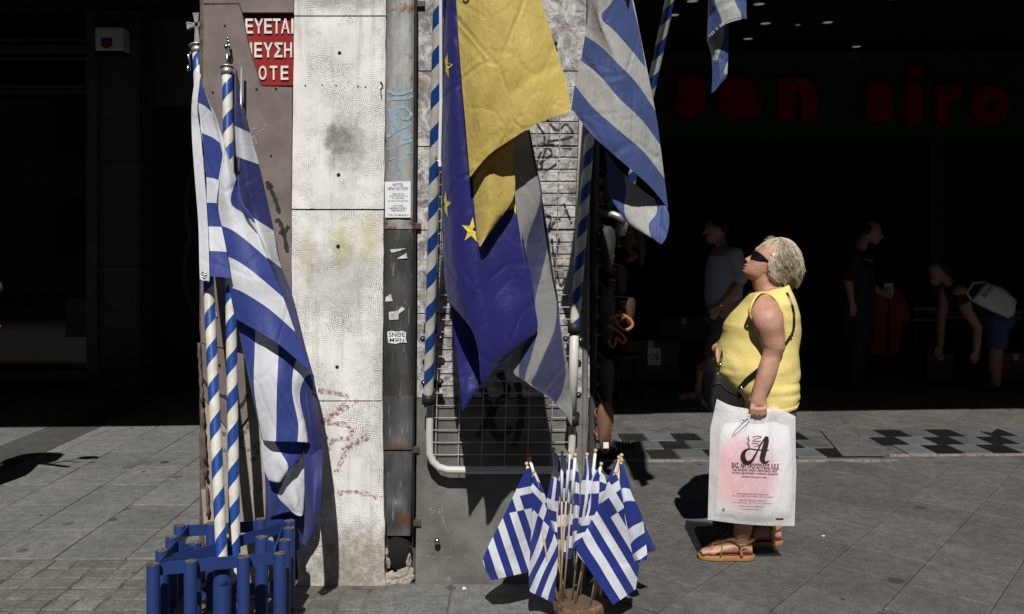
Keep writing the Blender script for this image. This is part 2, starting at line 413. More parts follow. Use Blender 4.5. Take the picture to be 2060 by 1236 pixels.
M['white_tube'] = chipped('white_painted_tube', (0.55, 0.54, 0.51), (0.2, 0.15, 0.1), 0.68)
M['wire'] = surf('galvanised_wire', (0.44, 0.43, 0.41), (0.30, 0.29, 0.27), 20, 0.45, 0.15)
M['steel'] = surf('polished_steel', (0.55, 0.55, 0.54), (0.45, 0.45, 0.44), 8, 0.2, 1.0, fine=0.02)
M['alu'] = surf('cast_aluminium', (0.52, 0.52, 0.50), (0.40, 0.40, 0.39), 20, 0.4, 0.75)
M['dark_post'] = chipped('dark_grey_post', (0.055, 0.055, 0.055), (0.16, 0.15, 0.14), 0.66)
M['wood_ball'] = surf('pale_turned_wood', (0.62, 0.45, 0.27), (0.5, 0.34, 0.19), 60, 0.55)
M['stick'] = surf('pale_wood_stick', (0.60, 0.48, 0.31), (0.5, 0.38, 0.23), 40, 0.6)
def pole_mat():
    t = NT('spiral_striped_pole'); uv = t.n('ShaderNodeUVMap').outputs[0]; s = t.n('ShaderNodeSeparateXYZ', i_0=uv)
    ph = t.math('FRACT', t.math('ADD', t.math('DIVIDE', s.outputs[1], 0.150), s.outputs[0]))
    f = t.math('LESS_THAN', ph, 0.47)
    pos = t.pos()
    wht = t.mix(t.ramp(t.noise(14, 5, pos), 0.4, 0.7), (0.60, 0.585, 0.53), (0.47, 0.45, 0.39))
    blu = t.mix(t.noise(10, 4, pos), (0.013, 0.06, 0.27), (0.010, 0.048, 0.21))
    t.col(t.mix(f, wht, blu)); t.p(Roughness=0.4); t.bump(t.noise(12, 3, pos), 0.06)
    return t.m
M['pole'] = pole_mat()
def cloth(name, builder, rough=0.6, trans=0.22, sheen=0.15, wr=1.0):
    """woven cloth: colour from a builder(t, uv) plus creases and a little light passing through"""
    t = NT(name); uv = t.n('ShaderNodeUVMap').outputs[0]; pos = t.pos()
    c = builder(t, uv)
    k = t.math('ADD', t.math('MULTIPLY', t.noise(13, 5, pos, 0.6), 0.2), 0.9)
    c = t.mix(1.0, c, t.n('ShaderNodeCombineColor', i_0=k, i_1=k, i_2=k).outputs[0], 'MULTIPLY')
    t.col(c); t.p(Roughness=rough); t.b.inputs['Specular IOR Level'].default_value = 0.35
    t.b.inputs['Sheen Weight'].default_value = sheen
    cr = t.math('ABSOLUTE', t.math('SUBTRACT', t.noise(5.5, 4, t.sc(pos, 1.5, 1.5, 0.8), 0.5, 0.8), 0.5))
    fold = t.math('MINIMUM', cr, 0.05)
    h = t.math('ADD', t.math('MULTIPLY', fold, 2.6), t.math('ADD', t.math('MULTIPLY', t.noise(24, 4, t.sc(pos, 1.6, 1.6, 0.7), 0.6, 0.6), 0.95), t.math('MULTIPLY', t.noise(9, 3, pos), 0.9)))
    ve = t.n('ShaderNodeTexVoronoi', feature='DISTANCE_TO_EDGE', i_Scale=3.6); t.set(ve.inputs['Vector'], t.sc(pos, 1.2, .3, .8))
    ve2 = t.n('ShaderNodeTexVoronoi', feature='DISTANCE_TO_EDGE', i_Scale=8.5); t.set(ve2.inputs['Vector'], t.sc(pos, 1.0, .3, .7))
    press = t.math('ADD', t.math('MULTIPLY', t.ramp(ve.outputs['Distance'], 0.0, 0.05), 0.55), t.math('MULTIPLY', t.ramp(ve2.outputs['Distance'], 0.0, 0.09), 0.22))
    weave = t.math('MULTIPLY', t.noise(420, 2, pos), 0.05)
    h = t.math('ADD', t.math('ADD', h, press), weave)
    t.bump(h, 0.36 * wr, 0.009)
    tr = t.n('ShaderNodeBsdfTranslucent'); t.set(tr.inputs[0], c)
    mx = t.n('ShaderNodeMixShader'); mx.inputs[0].default_value = trans
    t.set(mx.inputs[1], t.b.outputs[0]); t.set(mx.inputs[2], tr.outputs[0]); t.set(t.out.inputs[0], mx.outputs[0])
    return t.m
def greek(blue, white):
    def f(t, uv):
        s = t.n('ShaderNodeSeparateXYZ', i_0=uv); u, v = s.outputs[0], s.outputs[1]
        st = t.math('MULTIPLY', v, 9.0)
        odd = t.math('GREATER_THAN', t.math('FRACT', t.math('MULTIPLY', st, 0.5)), 0.5)
        cu = t.math('MULTIPLY', u, 27.0); cv = t.math('MULTIPLY', v, 18.0)
        inc = t.math('MULTIPLY', t.math('LESS_THAN', cu, 10.0), t.math('LESS_THAN', cv, 10.0))
        cross = t.math('MAXIMUM', t.math('LESS_THAN', t.math('ABSOLUTE', t.math('SUBTRACT', cu, 5.0)), 1.0), t.math('LESS_THAN', t.math('ABSOLUTE', t.math('SUBTRACT', cv, 5.0)), 1.0))
        wm = t.math('ADD', t.math('MULTIPLY', inc, cross), t.math('MULTIPLY', t.math('SUBTRACT', 1.0, inc), odd))
        wm = t.math('MAXIMUM', wm, t.math('LESS_THAN', u, -0.5))
        wm = t.math('MULTIPLY', wm, t.math('LESS_THAN', u, 1.5))
        return t.mix(wm, blue, white)
    return f
M['greek'] = cloth('greek_flag_cloth', greek((0.028, 0.047, 0.225), (0.62, 0.63, 0.68)))
M['greek_navy'] = cloth('greek_flag_cloth_navy', greek((0.022, 0.026, 0.135), (0.56, 0.57, 0.6)))
M['greek_faded'] = cloth('faded_greek_flag_cloth', greek((0.050, 0.080, 0.225), (0.40, 0.40, 0.385)), wr=1.5)
M['greek_shaded'] = cloth('shade_darkened_flag_cloth', greek((0.055, 0.062, 0.135), (0.25, 0.25, 0.245)), wr=1.2)  # darker copy of the flag cloth, shade put into its colours
M['greek_small'] = cloth('small_greek_flag_cloth', greek((0.020, 0.036, 0.22), (0.70, 0.72, 0.79)), rough=0.42, wr=0.55)
M['eu'] = cloth('eu_flag_cloth', lambda t, uv: t.mix(t.noise(4, 2, t.pos()), (0.021, 0.022, 0.16), (0.017, 0.017, 0.13)), rough=0.42)
M['yellow'] = cloth('faded_yellow_cloth', lambda t, uv: t.mix(t.ramp(t.noise(4, 5, t.sc(t.pos(), 2.0, 1, 0.7)), 0.3, 0.72), (0.63, 0.485, 0.125), (0.51, 0.38, 0.10)), wr=1.5)
M['star'] = surf('yellow_star', (0.62, 0.55, 0.06), (0.55, 0.47, 0.05), 12, 0.6)
M['hemstitch'] = surf('frayed_stitching', (0.6, 0.6, 0.62), (0.4, 0.4, 0.44), 60, 0.8)

# ------------------------------------------------------------------ ground and paving
YP = 3.81                                             # front plane of the street pillar
def sheet_obj(name, x0, x1, y0, y1, z, mat, kind='structure'):
    o = obj(name, ([(x0, y0, z), (x1, y0, z), (x1, y1, z), (x0, y1, z)], [(0, 1, 2, 3)]), mat); o['kind'] = kind
    return o
sheet_obj('ground', -60, 60, -60, 60, -0.13, M['asphalt'])
pave_l = obj('pavement', ([(-9, 2.2, -0.006), (0.20, 2.2, -0.006), (0.20, 12, -0.006), (-9, 12, -0.006)], [(0, 1, 2, 3)]), M['joint']); pave_l['kind'] = 'structure'
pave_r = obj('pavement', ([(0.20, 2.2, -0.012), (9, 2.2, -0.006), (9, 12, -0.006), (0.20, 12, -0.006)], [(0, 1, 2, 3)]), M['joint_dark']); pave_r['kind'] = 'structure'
kerb = obj('kerb', cbox(-9, 9, 2.02, 2.198, -0.14, -0.008, 0.012), M['granite']); kerb['kind'] = 'structure'
def tile_mesh(name, sx, sy, mat, inset=0.003, th=0.03):
    hx, hy = sx / 2, sy / 2
    V = [(-hx, -hy, -th), (hx, -hy, -th), (hx, hy, -th), (-hx, hy, -th), (-hx, -hy, -0.003), (hx, -hy, -0.003), (hx, hy, -0.003), (-hx, hy, -0.003),
         (-hx + inset, -hy + inset, 0), (hx - inset, -hy + inset, 0), (hx - inset, hy - inset, 0), (-hx + inset, hy - inset, 0)]
    F = [(0, 1, 5, 4), (1, 2, 6, 5), (2, 3, 7, 6), (3, 0, 4, 7), (4, 5, 9, 8), (5, 6, 10, 9), (6, 7, 11, 10), (7, 4, 8, 11), (8, 9, 10, 11)]
    me = bpy.data.meshes.new(name); me.from_pydata(V, [], F); me.materials.append(mat); me.update(); return me
def zj(a=0.0012): return rnd.uniform(-a, a)
# large slabs on the left: joints at x = -1.873 - .352k, rows every .414 m
tl = tile_mesh('paving_slab', 0.346, 0.4085, M['tile_left'])
for i in range(6):
    for j in range(11):
        mesh_obj('paving_slab', tl, None, pave_l, (-1.873 + 0.352 * (0.5 - i) + 0.352 * 1, 4.095 + 0.414 * (j + 0.5), zj()), rnd.uniform(-.002, .002))
tn = tile_mesh('narrow_slab', 0.112, 0.4085, M['tile_left'])
for j in range(11): mesh_obj('narrow_slab', tn, None, pave_l, (-3.34, 4.095 + 0.414 * (j + .5), zj()))
tg = tile_mesh('granite_slab', 0.412, 0.80, M['granite'])
for j in range(6): mesh_obj('granite_slab', tg, None, pave_l, (-3.61, 4.1 + 0.806 * (j + .5), zj()))
tl2 = tile_mesh('outer_slab', 0.44, 0.4085, M['tile_left'])
for i in range(2):
    for j in range(11): mesh_obj('outer_slab', tl2, None, pave_l, (-4.05 - .446 * i, 4.095 + .414 * (j + .5), zj()))
# small setts along the front
cb = [tile_mesh('sett', 0.104 - 0.003 * k, 0.103 - 0.002 * k, M['cobble'], 0.006) for k in range(3)]
for j in range(9):
    for i in range(24):
        x = -2.42 + 0.112 * (i + .5); y = 4.085 - 0.111 * (j + .5)
        if x > -0.55 and y > 3.45: continue
        if y > 3.79 and x > -1.42: continue
        mesh_obj('sett', rnd.choice(cb), None, pave_l, (x + rnd.uniform(-.003, .003), y + rnd.uniform(-.003, .003), -0.002 + zj(0.0022)), rnd.uniform(-.02, .02))
# big concrete pieces between pillar foot and right-hand paving
obj('foot_slab', cbox(-0.55, -0.27, 3.10, 3.795, -0.03, 0.003, .006), M['tile_left'], pave_l)
obj('foot_slab', cbox(-0.264, 0.195, 3.00, 3.80, -0.03, 0.0, .006), M['tile_left'], pave_l)
# diagonal slabs on the right
ca, sa = math.cos(R(49.5)), math.sin(R(49.5))
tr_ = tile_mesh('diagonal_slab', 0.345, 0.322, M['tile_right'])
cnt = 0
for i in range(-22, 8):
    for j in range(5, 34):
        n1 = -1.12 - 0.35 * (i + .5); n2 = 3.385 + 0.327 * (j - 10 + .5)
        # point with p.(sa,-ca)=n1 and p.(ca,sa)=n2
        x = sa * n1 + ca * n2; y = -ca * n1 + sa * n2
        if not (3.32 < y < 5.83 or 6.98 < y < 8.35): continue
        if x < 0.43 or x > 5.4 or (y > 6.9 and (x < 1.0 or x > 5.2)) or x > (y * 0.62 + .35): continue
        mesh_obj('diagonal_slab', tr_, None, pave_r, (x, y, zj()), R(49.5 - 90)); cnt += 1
# drainage strip with alternating ribbed and plain plates
M['plate'] = surf('blue_grey_glass_block', (0.125, 0.135, 0.14), (0.09, 0.098, 0.10), 5, 0.35, vary=0.2, spots=(30, .66, (.3, .31, .3)), bumpk=(60, .2))
M['grate'] = surf('black_cast_iron', (0.013, 0.013, 0.013), (0.022, 0.022, 0.021), 20, 0.5)
def ribbed():
    parts = [box(-0.1, 0.1, -0.122, 0.122, -0.03, -0.018)]
    for k in range(9):
        x = -0.1 + 0.2 * (k + .15) / 9
        parts.append(box(x, x + 0.0125, -0.122, 0.122, -0.019, -0.001))
    V, F = join(*parts)
    me = bpy.data.meshes.new('ribbed_grate'); me.from_pydata([tuple(v) for v in V], [], F); me.materials.append(M['grate']); me.update(); return me
rib = ribbed(); plm = tile_mesh('plain_plate', 0.204, 0.25, M['plate'])
def grate_strip(x0, x1, ya, rot, ph):
    n = int((x1 - x0) / 0.21)
    for r in range(3):
        for i in range(n):
            x = x0 + 0.21 * (i + .5) + 0.07 * r; y = ya + 0.257 * (2 - r + .5)
            yy = y + (x - x0) * math.tan(rot)
            mesh_obj('ribbed_grate' if (i + r + ph) % 2 == 0 else 'plain_plate', rib if (i + r + ph) % 2 == 0 else plm, None, pave_r, (x, yy, 0.001), rot)
grate_strip(0.42, 2.36, 5.96, R(1.6), 0)
grate_strip(2.72, 5.3, 6.10, R(1.6), 1)
obj('edge_stone', ([(2.36, 6.02, .002), (2.66, 6.02, .002), (2.74, 6.85, .002), (2.50, 6.85, .002)], [(0, 1, 2, 3)]), M['tile_right'], pave_r)
M['lime'] = surf('pale_cement_line', (0.25, 0.24, 0.22), (0.11, 0.105, 0.1), 40, 0.9)
obj('cement_edge', box(0.42, 2.70, 5.905, 5.93, -0.02, 0.0025), M['lime'], pave_r)
V = [Vector((x, y + (x - 2.7) * .028, z)) for x, y, z in box(2.7, 5.4, 6.05, 6.075, -0.02, 0.0025)[0]]
obj('cement_edge', (V, box(0, 1, 0, 1, 0, 1)[1]), M['lime'], pave_r)
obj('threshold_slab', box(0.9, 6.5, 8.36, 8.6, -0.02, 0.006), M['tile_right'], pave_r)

# ------------------------------------------------------------------ arcade building
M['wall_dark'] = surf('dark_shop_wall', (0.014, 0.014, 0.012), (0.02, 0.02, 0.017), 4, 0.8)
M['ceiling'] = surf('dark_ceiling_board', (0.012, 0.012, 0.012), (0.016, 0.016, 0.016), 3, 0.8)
M['facade'] = surf('grey_facade_render', (0.30, 0.29, 0.27), (0.24, 0.235, 0.22), 2, 0.85, bumpk=(30, .3))
bld = thing('arcade_building', 'dark arcaded building whose upper floor shades the shops behind the pillar', 'building', (0, 6, 0))
front = [(-9, 3.3), (-3, 3.54), (-1.45, 3.66), (0.9, 4.03), (4.9, 4.28), (9, 4.5)]
n = len(front)
V = [Vector((x, y, 3.9)) for x, y in front] + [Vector((9, 13, 3.9)), Vector((-9, 13, 3.9))]
V += [v + Vector((0, 0, 0.35)) for v in V]; m = n + 2
F = [tuple(range(m)), tuple(reversed(range(m, 2 * m)))] + [(i, (i + 1) % m, (i + 1) % m + m, i + m) for i in range(m)]
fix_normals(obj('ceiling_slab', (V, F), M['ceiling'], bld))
V = [Vector((x, y, z)) for x, y in front for z in (4.252, 9.5)]
V += [Vector((x, y + .4, z)) for x, y in reversed(front) for z in (4.252, 9.5)]
F = [(2 * i, (2 * i + 2) % len(V), (2 * i + 3) % len(V), 2 * i + 1) for i in range(len(V) // 2)] + [tuple(range(0, len(V), 2)), tuple(range(1, len(V), 2))]
fix_normals(obj('upper_wall', (V, F), M['facade'], bld))
for xx in (-5.5, -3.2, -0.9, 1.6, 4.2):
    yy = [a[1] + (b[1] - a[1]) * (xx - a[0]) / (b[0] - a[0]) for a, b in zip(front, front[1:]) if a[0] <= xx <= b[0]][0]
    fr = obj('window', box(xx - .55, xx + .55, yy - .14, yy + .02, 5.3, 7.1), M['dark_post'], bld)
    obj('pane', box(xx - .48, xx + .48, yy - .15, yy - .142, 5.37, 7.03), M['black'], fr)
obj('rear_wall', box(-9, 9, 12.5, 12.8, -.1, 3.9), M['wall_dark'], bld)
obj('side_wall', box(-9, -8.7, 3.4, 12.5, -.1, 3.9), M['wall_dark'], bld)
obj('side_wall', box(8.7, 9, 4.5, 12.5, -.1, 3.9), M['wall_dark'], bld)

# unseen building across the street, added and sized to cut skylight
ob = thing('added_opposite_building', 'unseen plain rendered building across the street, added to cut skylight into the arcade', 'building', (0, -8, 0))
M['opp'] = surf('ochre_facade_render', (0.20, 0.18, 0.15), (0.16, 0.145, 0.12), 2, .85)
obj('wall', box(-22, 22, -12, -8.2, -.13, 11.6), M['opp'], ob)
obj('cornice', box(-22.2, 22.2, -8.6, -7.9, 11.605, 11.9), M['opp'], ob)
for i in range(9):
    for z in (.6, 3.6, 6.6, 9.0):
        wx = -18 + 4.5 * i
        wf = obj('window', box(wx - .7, wx + .7, -8.199, -8.12, z + .3, z + 2.3), M['dark_post'], ob)
        obj('pane', box(wx - .6, wx + .6, -8.118, -8.10, z + .4, z + 2.2), M['black'], wf)
# ------------------------------------------------------------------ street pillar
pil = thing('street_pillar', 'stone-clad corner pillar with white combed slab, brown slab and grey marble', 'pillar', (-0.55, YP + .4, 0))
xl, xr = P(412, 500, YP).x, P(1186, 500, YP).x
obj('core', box(xl + .012, xr - .01, YP + .045, YP + 0.9, -.05, 3.9), M['core'], pil)
# brown slab with the broken corner that uncovers the red sign
brown_poly = [(410, 10), (480, 9), (486, 26), (493, 62), (503, 105), (514, 140), (524, 174), (588, 176), (586, 420), (586, 520), (586, 715), (500, 712), (405, 690), (404, 500), (406, 250), (409, 120)]
brown = obj('brown_slab', pprism(brown_poly, YP, 0.044), M['brown'], pil)
obj('brown_slab', pprism([(409, -60), (591, -60), (591, 25), (488, 25), (481, 7), (409, 7)], YP + .004, 0.04), M['brown'], pil)
lowbrown = obj('brown_slab', pprism([(405, 692), (500, 715), (586, 718), (586, 880), (575, 905), (548, 850), (520, 815), (498, 840), (470, 880), (440, 840), (410, 800)], YP + .003, .04), M['brown'], pil)
cream = obj('render_patch', pprism([(407, 775), (586, 775), (586, 1200), (412, 1200), (416, 1010)], YP + .018, .03), M['cream'], pil)
obj('brown_slab', pprism([(405, 985), (590, 988), (590, 1200), (420, 1200)], YP + .012, .034), M['cream'], pil)
# splintered strip on the left edge
for (a, b, wd) in ((690, 820, 9), (824, 935, 10), (940, 975, 9), (978, 1045, 13)):
    pts = [(400.5 + 1.2 * math.sin(y * .21) + (y - 700) * .055, y) for y in range(a, b + 1, 12)]
    path = [P(x, y, YP - .004) for x, y in pts]
    obj('edge_strip', tube(path, [.0075 + .004 * noise.noise(Vector((i * .9, a * .1, 0))) for i in range(len(path))], 7), M['bark'], pil, True)
edge = [(404 + 2.5 * noise.noise(Vector((0, y * .03, 3))), y) for y in range(0, 1180, 22)]
obj('left_return', tube([P(x + 5, y, YP + .028) for x, y in edge], .017, 6), M['bark'], pil)
# white combed slabs
def slab(name, yt, yb, xl_t, xl_b, xr_t, xr_b, mat, dY=-.012, wav=1.0, th=.05):
    n = 14
    L = [(xl_t + (xl_b - xl_t) * i / n + wav * noise.noise(Vector((i * .8, yt, 1))), yt + (yb - yt) * i / n) for i in range(n + 1)]
    Rr = [(xr_t + (xr_b - xr_t) * i / n + wav * 1.6 * noise.noise(Vector((i * .7, yt, 9))), yt + (yb - yt) * i / n) for i in range(n + 1)]
    V, F = [], []
    k = 8
    for (a, b) in zip(L, Rr):
        for q in range(k + 1):
            s = q / k; x = a[0] + (b[0] - a[0]) * s; y = a[1] + (b[1] - a[1]) * s
            edge = min(s, 1 - s) * 2
            V.append(P(x, y, YP + dY + (0.003 * noise.noise(Vector((x * .02, y * .02, 0))) - .003 * min(1, edge * 4))))
    for i in range(n):
        for q in range(k):
            F.append((i * (k + 1) + q, (i + 1) * (k + 1) + q, (i + 1) * (k + 1) + q + 1, i * (k + 1) + q + 1))
    nf = len(V); V += [v + Vector((0, th, 0)) for v in V]
    rim = [q for q in range(k)] + [i * (k + 1) + k for i in range(n)] + [n * (k + 1) + k - q for q in range(k)] + [(n - i) * (k + 1) for i in range(n)]
    for a, b in zip(rim, rim[1:] + rim[:1]): F.append((a, b, b + nf, a + nf))
    o = fix_normals(obj(name, (V, F), mat, pil, True))
    try: o.data.set_sharp_from_angle(angle=R(35))
    except Exception: pass
    return o
ws = [slab('white_slab', -60, 31, 593, 592, 777, 776, M['combed'], wav=.6), slab('white_slab', 34, 420.5, 592, 587, 776, 772, M['combed'], wav=.8),
      slab('white_slab', 423.5, 806, 587, 587, 772, 769, M['combed'], wav=1.2), slab('white_slab', 809, 1195, 587, 600, 769, 775, M['combed'], dY=-.016, wav=2.0)]
for (x, y) in ((683, 107), (681, 352), (680, 496), (678, 739), (677, 880)):
    c = P(x, y, YP - .0165)
    obj('anchor_hole_plug', tube([c, c + Vector((0, .03, 0))], .0085, 12), M['hole'], pil)  # solid dark plug in place of a shaded hole, nail holes likewise
for (x, y) in ((614, 172), (648, 171), (676, 172), (720, 174), (735, 175)):
    c = P(x, y, YP - .0165); obj('nail_hole_plug', tube([c, c + Vector((0, .03, 0))], .0035, 8), M['hole'], pil)
for (x, y) in ((452, 52), (428, 186), (545, 314), (516, 180), (555, 179), (437, 640), (441, 735)):
    c = P(x, y, YP - .002); obj('nail_hole_plug', tube([c, c + Vector((0, .03, 0))], .0055, 8), M['hole'], pil)
# zinc downpipe boxing between white slab and marble
def channel(name, y0, y1, xa0, xb0, xa1, xb1, mat, out, dents=(), n=26):
    V, F = [], []
    prof = [(0, 0.05), (0.01, 0.0), (.25, -.002), (.5, -.003), (.75, -.002), (.99, 0.0), (1, .05)]
    for i in range(n + 1):
        t = i / n; y = y0 + (y1 - y0) * t
        a = xa0 + (xa1 - xa0) * t + 1.2 * noise.noise(Vector((y * .03, 0, 2))); b = xb0 + (xb1 - xb0) * t
        for s, d in prof:
            x = a + (b - a) * s
            dd = d + .004 * noise.noise(Vector((x * .05, y * .03, 7)))
            for (cx, cy, rr, am) in dents: dd += am * math.exp(-((x - cx) ** 2 + (y - cy) ** 2) / rr ** 2)
            V.append(P(x, y, YP - out + dd))
    k = len(prof)
    for i in range(n):
        for q in range(k - 1): F.append((i * k + q, (i + 1) * k + q, (i + 1) * k + q + 1, i * k + q + 1))
    return fix_normals(obj(name, (V, F), mat, pil, True))
zu = channel('zinc_cover', -60, 461, 779, 834, 774, 831, M['zinc'], .012)
zm = channel('zinc_cover', 463, 800, 774, 831, 771, 831, M['zinc_dark'], .014, ((800, 560, 30, .006), (790, 700, 25, -.006)))
zl = channel('zinc_cover', 796, 905, 770, 831, 772, 830, M['zinc_blue'], .022, ((800, 898, 16, -.012), (800, 850, 30, .008)), 18)
zb = channel('zinc_cover', 908, 1078, 773, 830, 779, 826, M['zinc_blue'], .024, ((800, 1028, 20, -.016), (800, 980, 35, .01), (790, 1075, 22, .02)), 26)
obj('dark_conduit', tube([P(837 - y * .006, y, YP - .012) for y in range(-60, 1090, 60)], .007, 8), M['black'], pil, True)
obj('broken_foot', ellipsoid(P(803, 1110, YP + .015), .06, .035, .085), M['hole'], pil, True)
for (x, y, rx, rz) in ((783, 1118, .016, .06), (814, 1158, .042, .05), (786, 1168, .032, .04), (806, 1188, .055, .03), (822, 1120, .016, .05)):
    c = P(x, y, YP + .012)
    q = ellipsoid(c, rx, .02, rz, 22, 16); q = ([v + (v - c).normalized() * (.012 * noise.noise(v * 35) + .008 * noise.noise(v * 90)) for v in q[0]], q[1])
    obj('broken_plaster', q, M['cream'], pil)
# marble slabs
def mslab(pts, mat, dY=0.0): return obj('marble_slab', pprism(pts, YP + dY, .044), mat, pil)
ms = [mslab([(842, -60), (1188, -60), (1188, 142), (842, 142)], M['marble']), mslab([(842, 144.5), (1188, 144.5), (1188, 294), (841, 294)], M['marble'], .002),
      mslab([(841, 296.5), (1187, 296.5), (1187, 462), (840, 462)], M['marble']), mslab([(840, 464.5), (1186, 464.5), (1186, 630), (840, 630)], M['marble'], .003),
      mslab([(840, 632.5), (1186, 632.5), (1186, 800), (839, 800)], M['marble'])]
low = mslab([(839, 802.5), (1100, 802.5), (1184, 802.5), (1178, 1000), (1174, 1185), (836, 1190), (838, 1000)], M['plinth'], -.006)
obj('corner_trim', tube([P(1186, -60, YP + .0), P(1172, 1180, YP + .0)], .014, 6), M['plinth'], pil)
for (x, y) in ((846, 8), (838, 455), (838, 1052), (835, 905)):
    c = P(x, y, YP - .01); obj('pipe_bracket', cbox(c.x - .015, c.x + .02, c.y - .008, c.y + .03, c.z - .014, c.z + .014, .003), M['zinc_dark'], pil)
c = P(881, 1083, YP); obj('door_stop', join(tube([c + Vector((0, .02, 0)), c + Vector((0, -.035, 0))], .0075, 10), ellipsoid(c + Vector((0, -.04, 0)), .014, .012, .014)), M['steel'], pil, True)
c = P(1116, 90, YP); obj('door_stop', join(tube([c + Vector((0, .02, 0)), c + Vector((0, -.02, 0))], .006, 10), ellipsoid(c + Vector((0, -.022, 0)), .012, .01, .012)), M['black'], pil, True)
# graffiti and scratches on the cladding
def stroke(name, strokes, wd, mat, surfs, lift=.0022):
    b = bvh_of(*surfs); parts = []
    for s in strokes:
        V, F = ribbon(s, wd); parts.append((project(V, b, lift, YP), F))
    return obj(name, join(*parts), mat, pil)
stroke('black_graffiti', [[(537, 365), (545, 382), (554, 402), (562, 430)], [(536, 378), (548, 372)], [(553, 443), (562, 446), (571, 470), (578, 508)], [(562, 466), (570, 468), (581, 455)]], 8, M['spray_black'], [brown])
stroke('white_scratches', [[(505, 262), (538, 250), (512, 275), (505, 272)], [(440, 262), (448, 300)], [(515, 280), (516, 290), (510, 270)], [(430, 590), (436, 640), (441, 640)]], 2.0, M['spray_white'], [brown])
stroke('blue_graffiti', [[(779, 183), (800, 190), (828, 183), (825, 196), (780, 200)], [(778, 210), (790, 245), (797, 262), (778, 276)], [(797, 218), (812, 240), (827, 230), (812, 216), (800, 222), (797, 260), (828, 248)], [(776, 300), (828, 282)], [(776, 322), (826, 306)], [(806, 322), (802, 360)], [(810, 262), (815, 280), (828, 272)]], 6, M['spray_blue'], [zu])
stroke('maroon_graffiti', [[(640, 785), (700, 800), (660, 840), (635, 850)], [(722, 803), (680, 830), (652, 850)], [(650, 850), (700, 856), (705, 880), (672, 885), (660, 905)], [(742, 878), (700, 905), (676, 950)], [(688, 905), (740, 876)], [(678, 992), (720, 990), (755, 998), (748, 1003)]], 9, M['spray_pink'], [ws[3], ws[2]], .004)
stroke('grey_graffiti', [[(481, 845), (492, 840), (498, 860), (486, 880), (486, 900), (505, 905), (520, 890)], [(521, 888), (515, 920), (503, 925)], [(445, 870), (455, 876)], [(444, 905), (456, 908), (460, 930)]], 7, M['spray_grey'], [cream])
stroke('black_scribble', [[(1080, 250), (1096, 280), (1080, 330), (1088, 345)], [(1100, 240), (1120, 262), (1140, 250), (1150, 275), (1100, 285)], [(1085, 330), (1110, 310), (1098, 300), (1090, 345), (1120, 330)], [(1098, 432), (1108, 440), (1102, 470), (1120, 440), (1128, 446)], [(1110, 480), (1116, 530), (1128, 575), (1136, 560)], [(1134, 410), (1142, 430), (1150, 450)], [(1125, 480), (1118, 520)], [(1060, 300), (1100, 290), (1150, 300)]], 4.5, M['spray_black'], ms)
stroke('black_scribble', [[(1005, 750), (1020, 790), (990, 830), (1000, 880), (1030, 860)], [(970, 780), (985, 830), (960, 880)], [(1040, 770), (1050, 830), (1035, 900)]], 14, M['spray_black'], ms + [low])
stroke('chalk_number', [[(862, 1026), (868, 1024), (867, 1031), (862, 1029), (867, 1036)], [(871, 1027), (876, 1028), (874, 1035), (870, 1031), (872, 1027)], [(879, 1024), (879, 1031), (884, 1030)], [(884, 1024), (884, 1036)]], 1.6, M['spray_white'], [low])
stroke('wire_loop', [[(765, 165), (770, 175), (766, 180), (768, 200)], [(766, 164), (770, 172)]], 2.2, M['spray_black'], [ws[1]], .003)
stroke('plaster_cracks', [[(893, 1010), (889, 1035), (896, 1060), (904, 1075)], [(840, 1115), (880, 1122), (940, 1118)]], 2.0, M['spray_white'], [low])
obj('crack', (project(ribbon([(405, 760), (430, 790), (455, 800), (480, 820), (498, 795)], 7)[0], bvh_of(lowbrown, cream), .002, YP), ribbon([(405, 760), (430, 790), (455, 800), (480, 820), (498, 795)], 7)[1]), M['spray_black'], pil)

# red notice sign half hidden under the cladding
sg = thing('notice_sign', 'red enamel notice with raised white capitals, half covered by brown slab', 'sign', tuple(P(540, 172, YP + .03)))
x0, x1 = P(470, 0, YP + .03).x, P(606, 0, YP + .03).x
obj('sign_plate', box(x0, x1, YP + .031, YP + .0425, P(0, 172, YP + .031).z, P(0, 27, YP + .031).z), M['red_sign'], sg)
for (body, y0, y1, xs, wdt) in (('ΕΥΕΤΑΙ', 38, 68, 493, 19.4), ('ΜΕΥΣΗ', 86, 116, 482, 20.6), ('ΟΤΕ', 133, 161, 521, 21)):
    spots_ = {'ΕΥΕΤΑΙ': (494, 511.5, 532, 549, 565.5, 586.5), 'ΜΕΥΣΗ': (489, 512, 530.5, 552, 572), 'ΟΤΕ': (521, 543, 565)}[body]
    for i, ch in enumerate(body):
        xa = spots_[i]; ww = {'Ι': 4.2, 'Υ': 18.5, 'Α': 17.5, 'Μ': 18.5, 'Σ': 17}.get(ch, 15.5)
        t = text_mesh(ch, 1.0, .018, .0035)
        a, b = P(xa, y1, YP + .027), P(xa + ww, y0, YP + .027)
        obj('letter', fit(t, a.x, b.x, a.z, b.z, YP + .0275), M['white_letter'], sg)

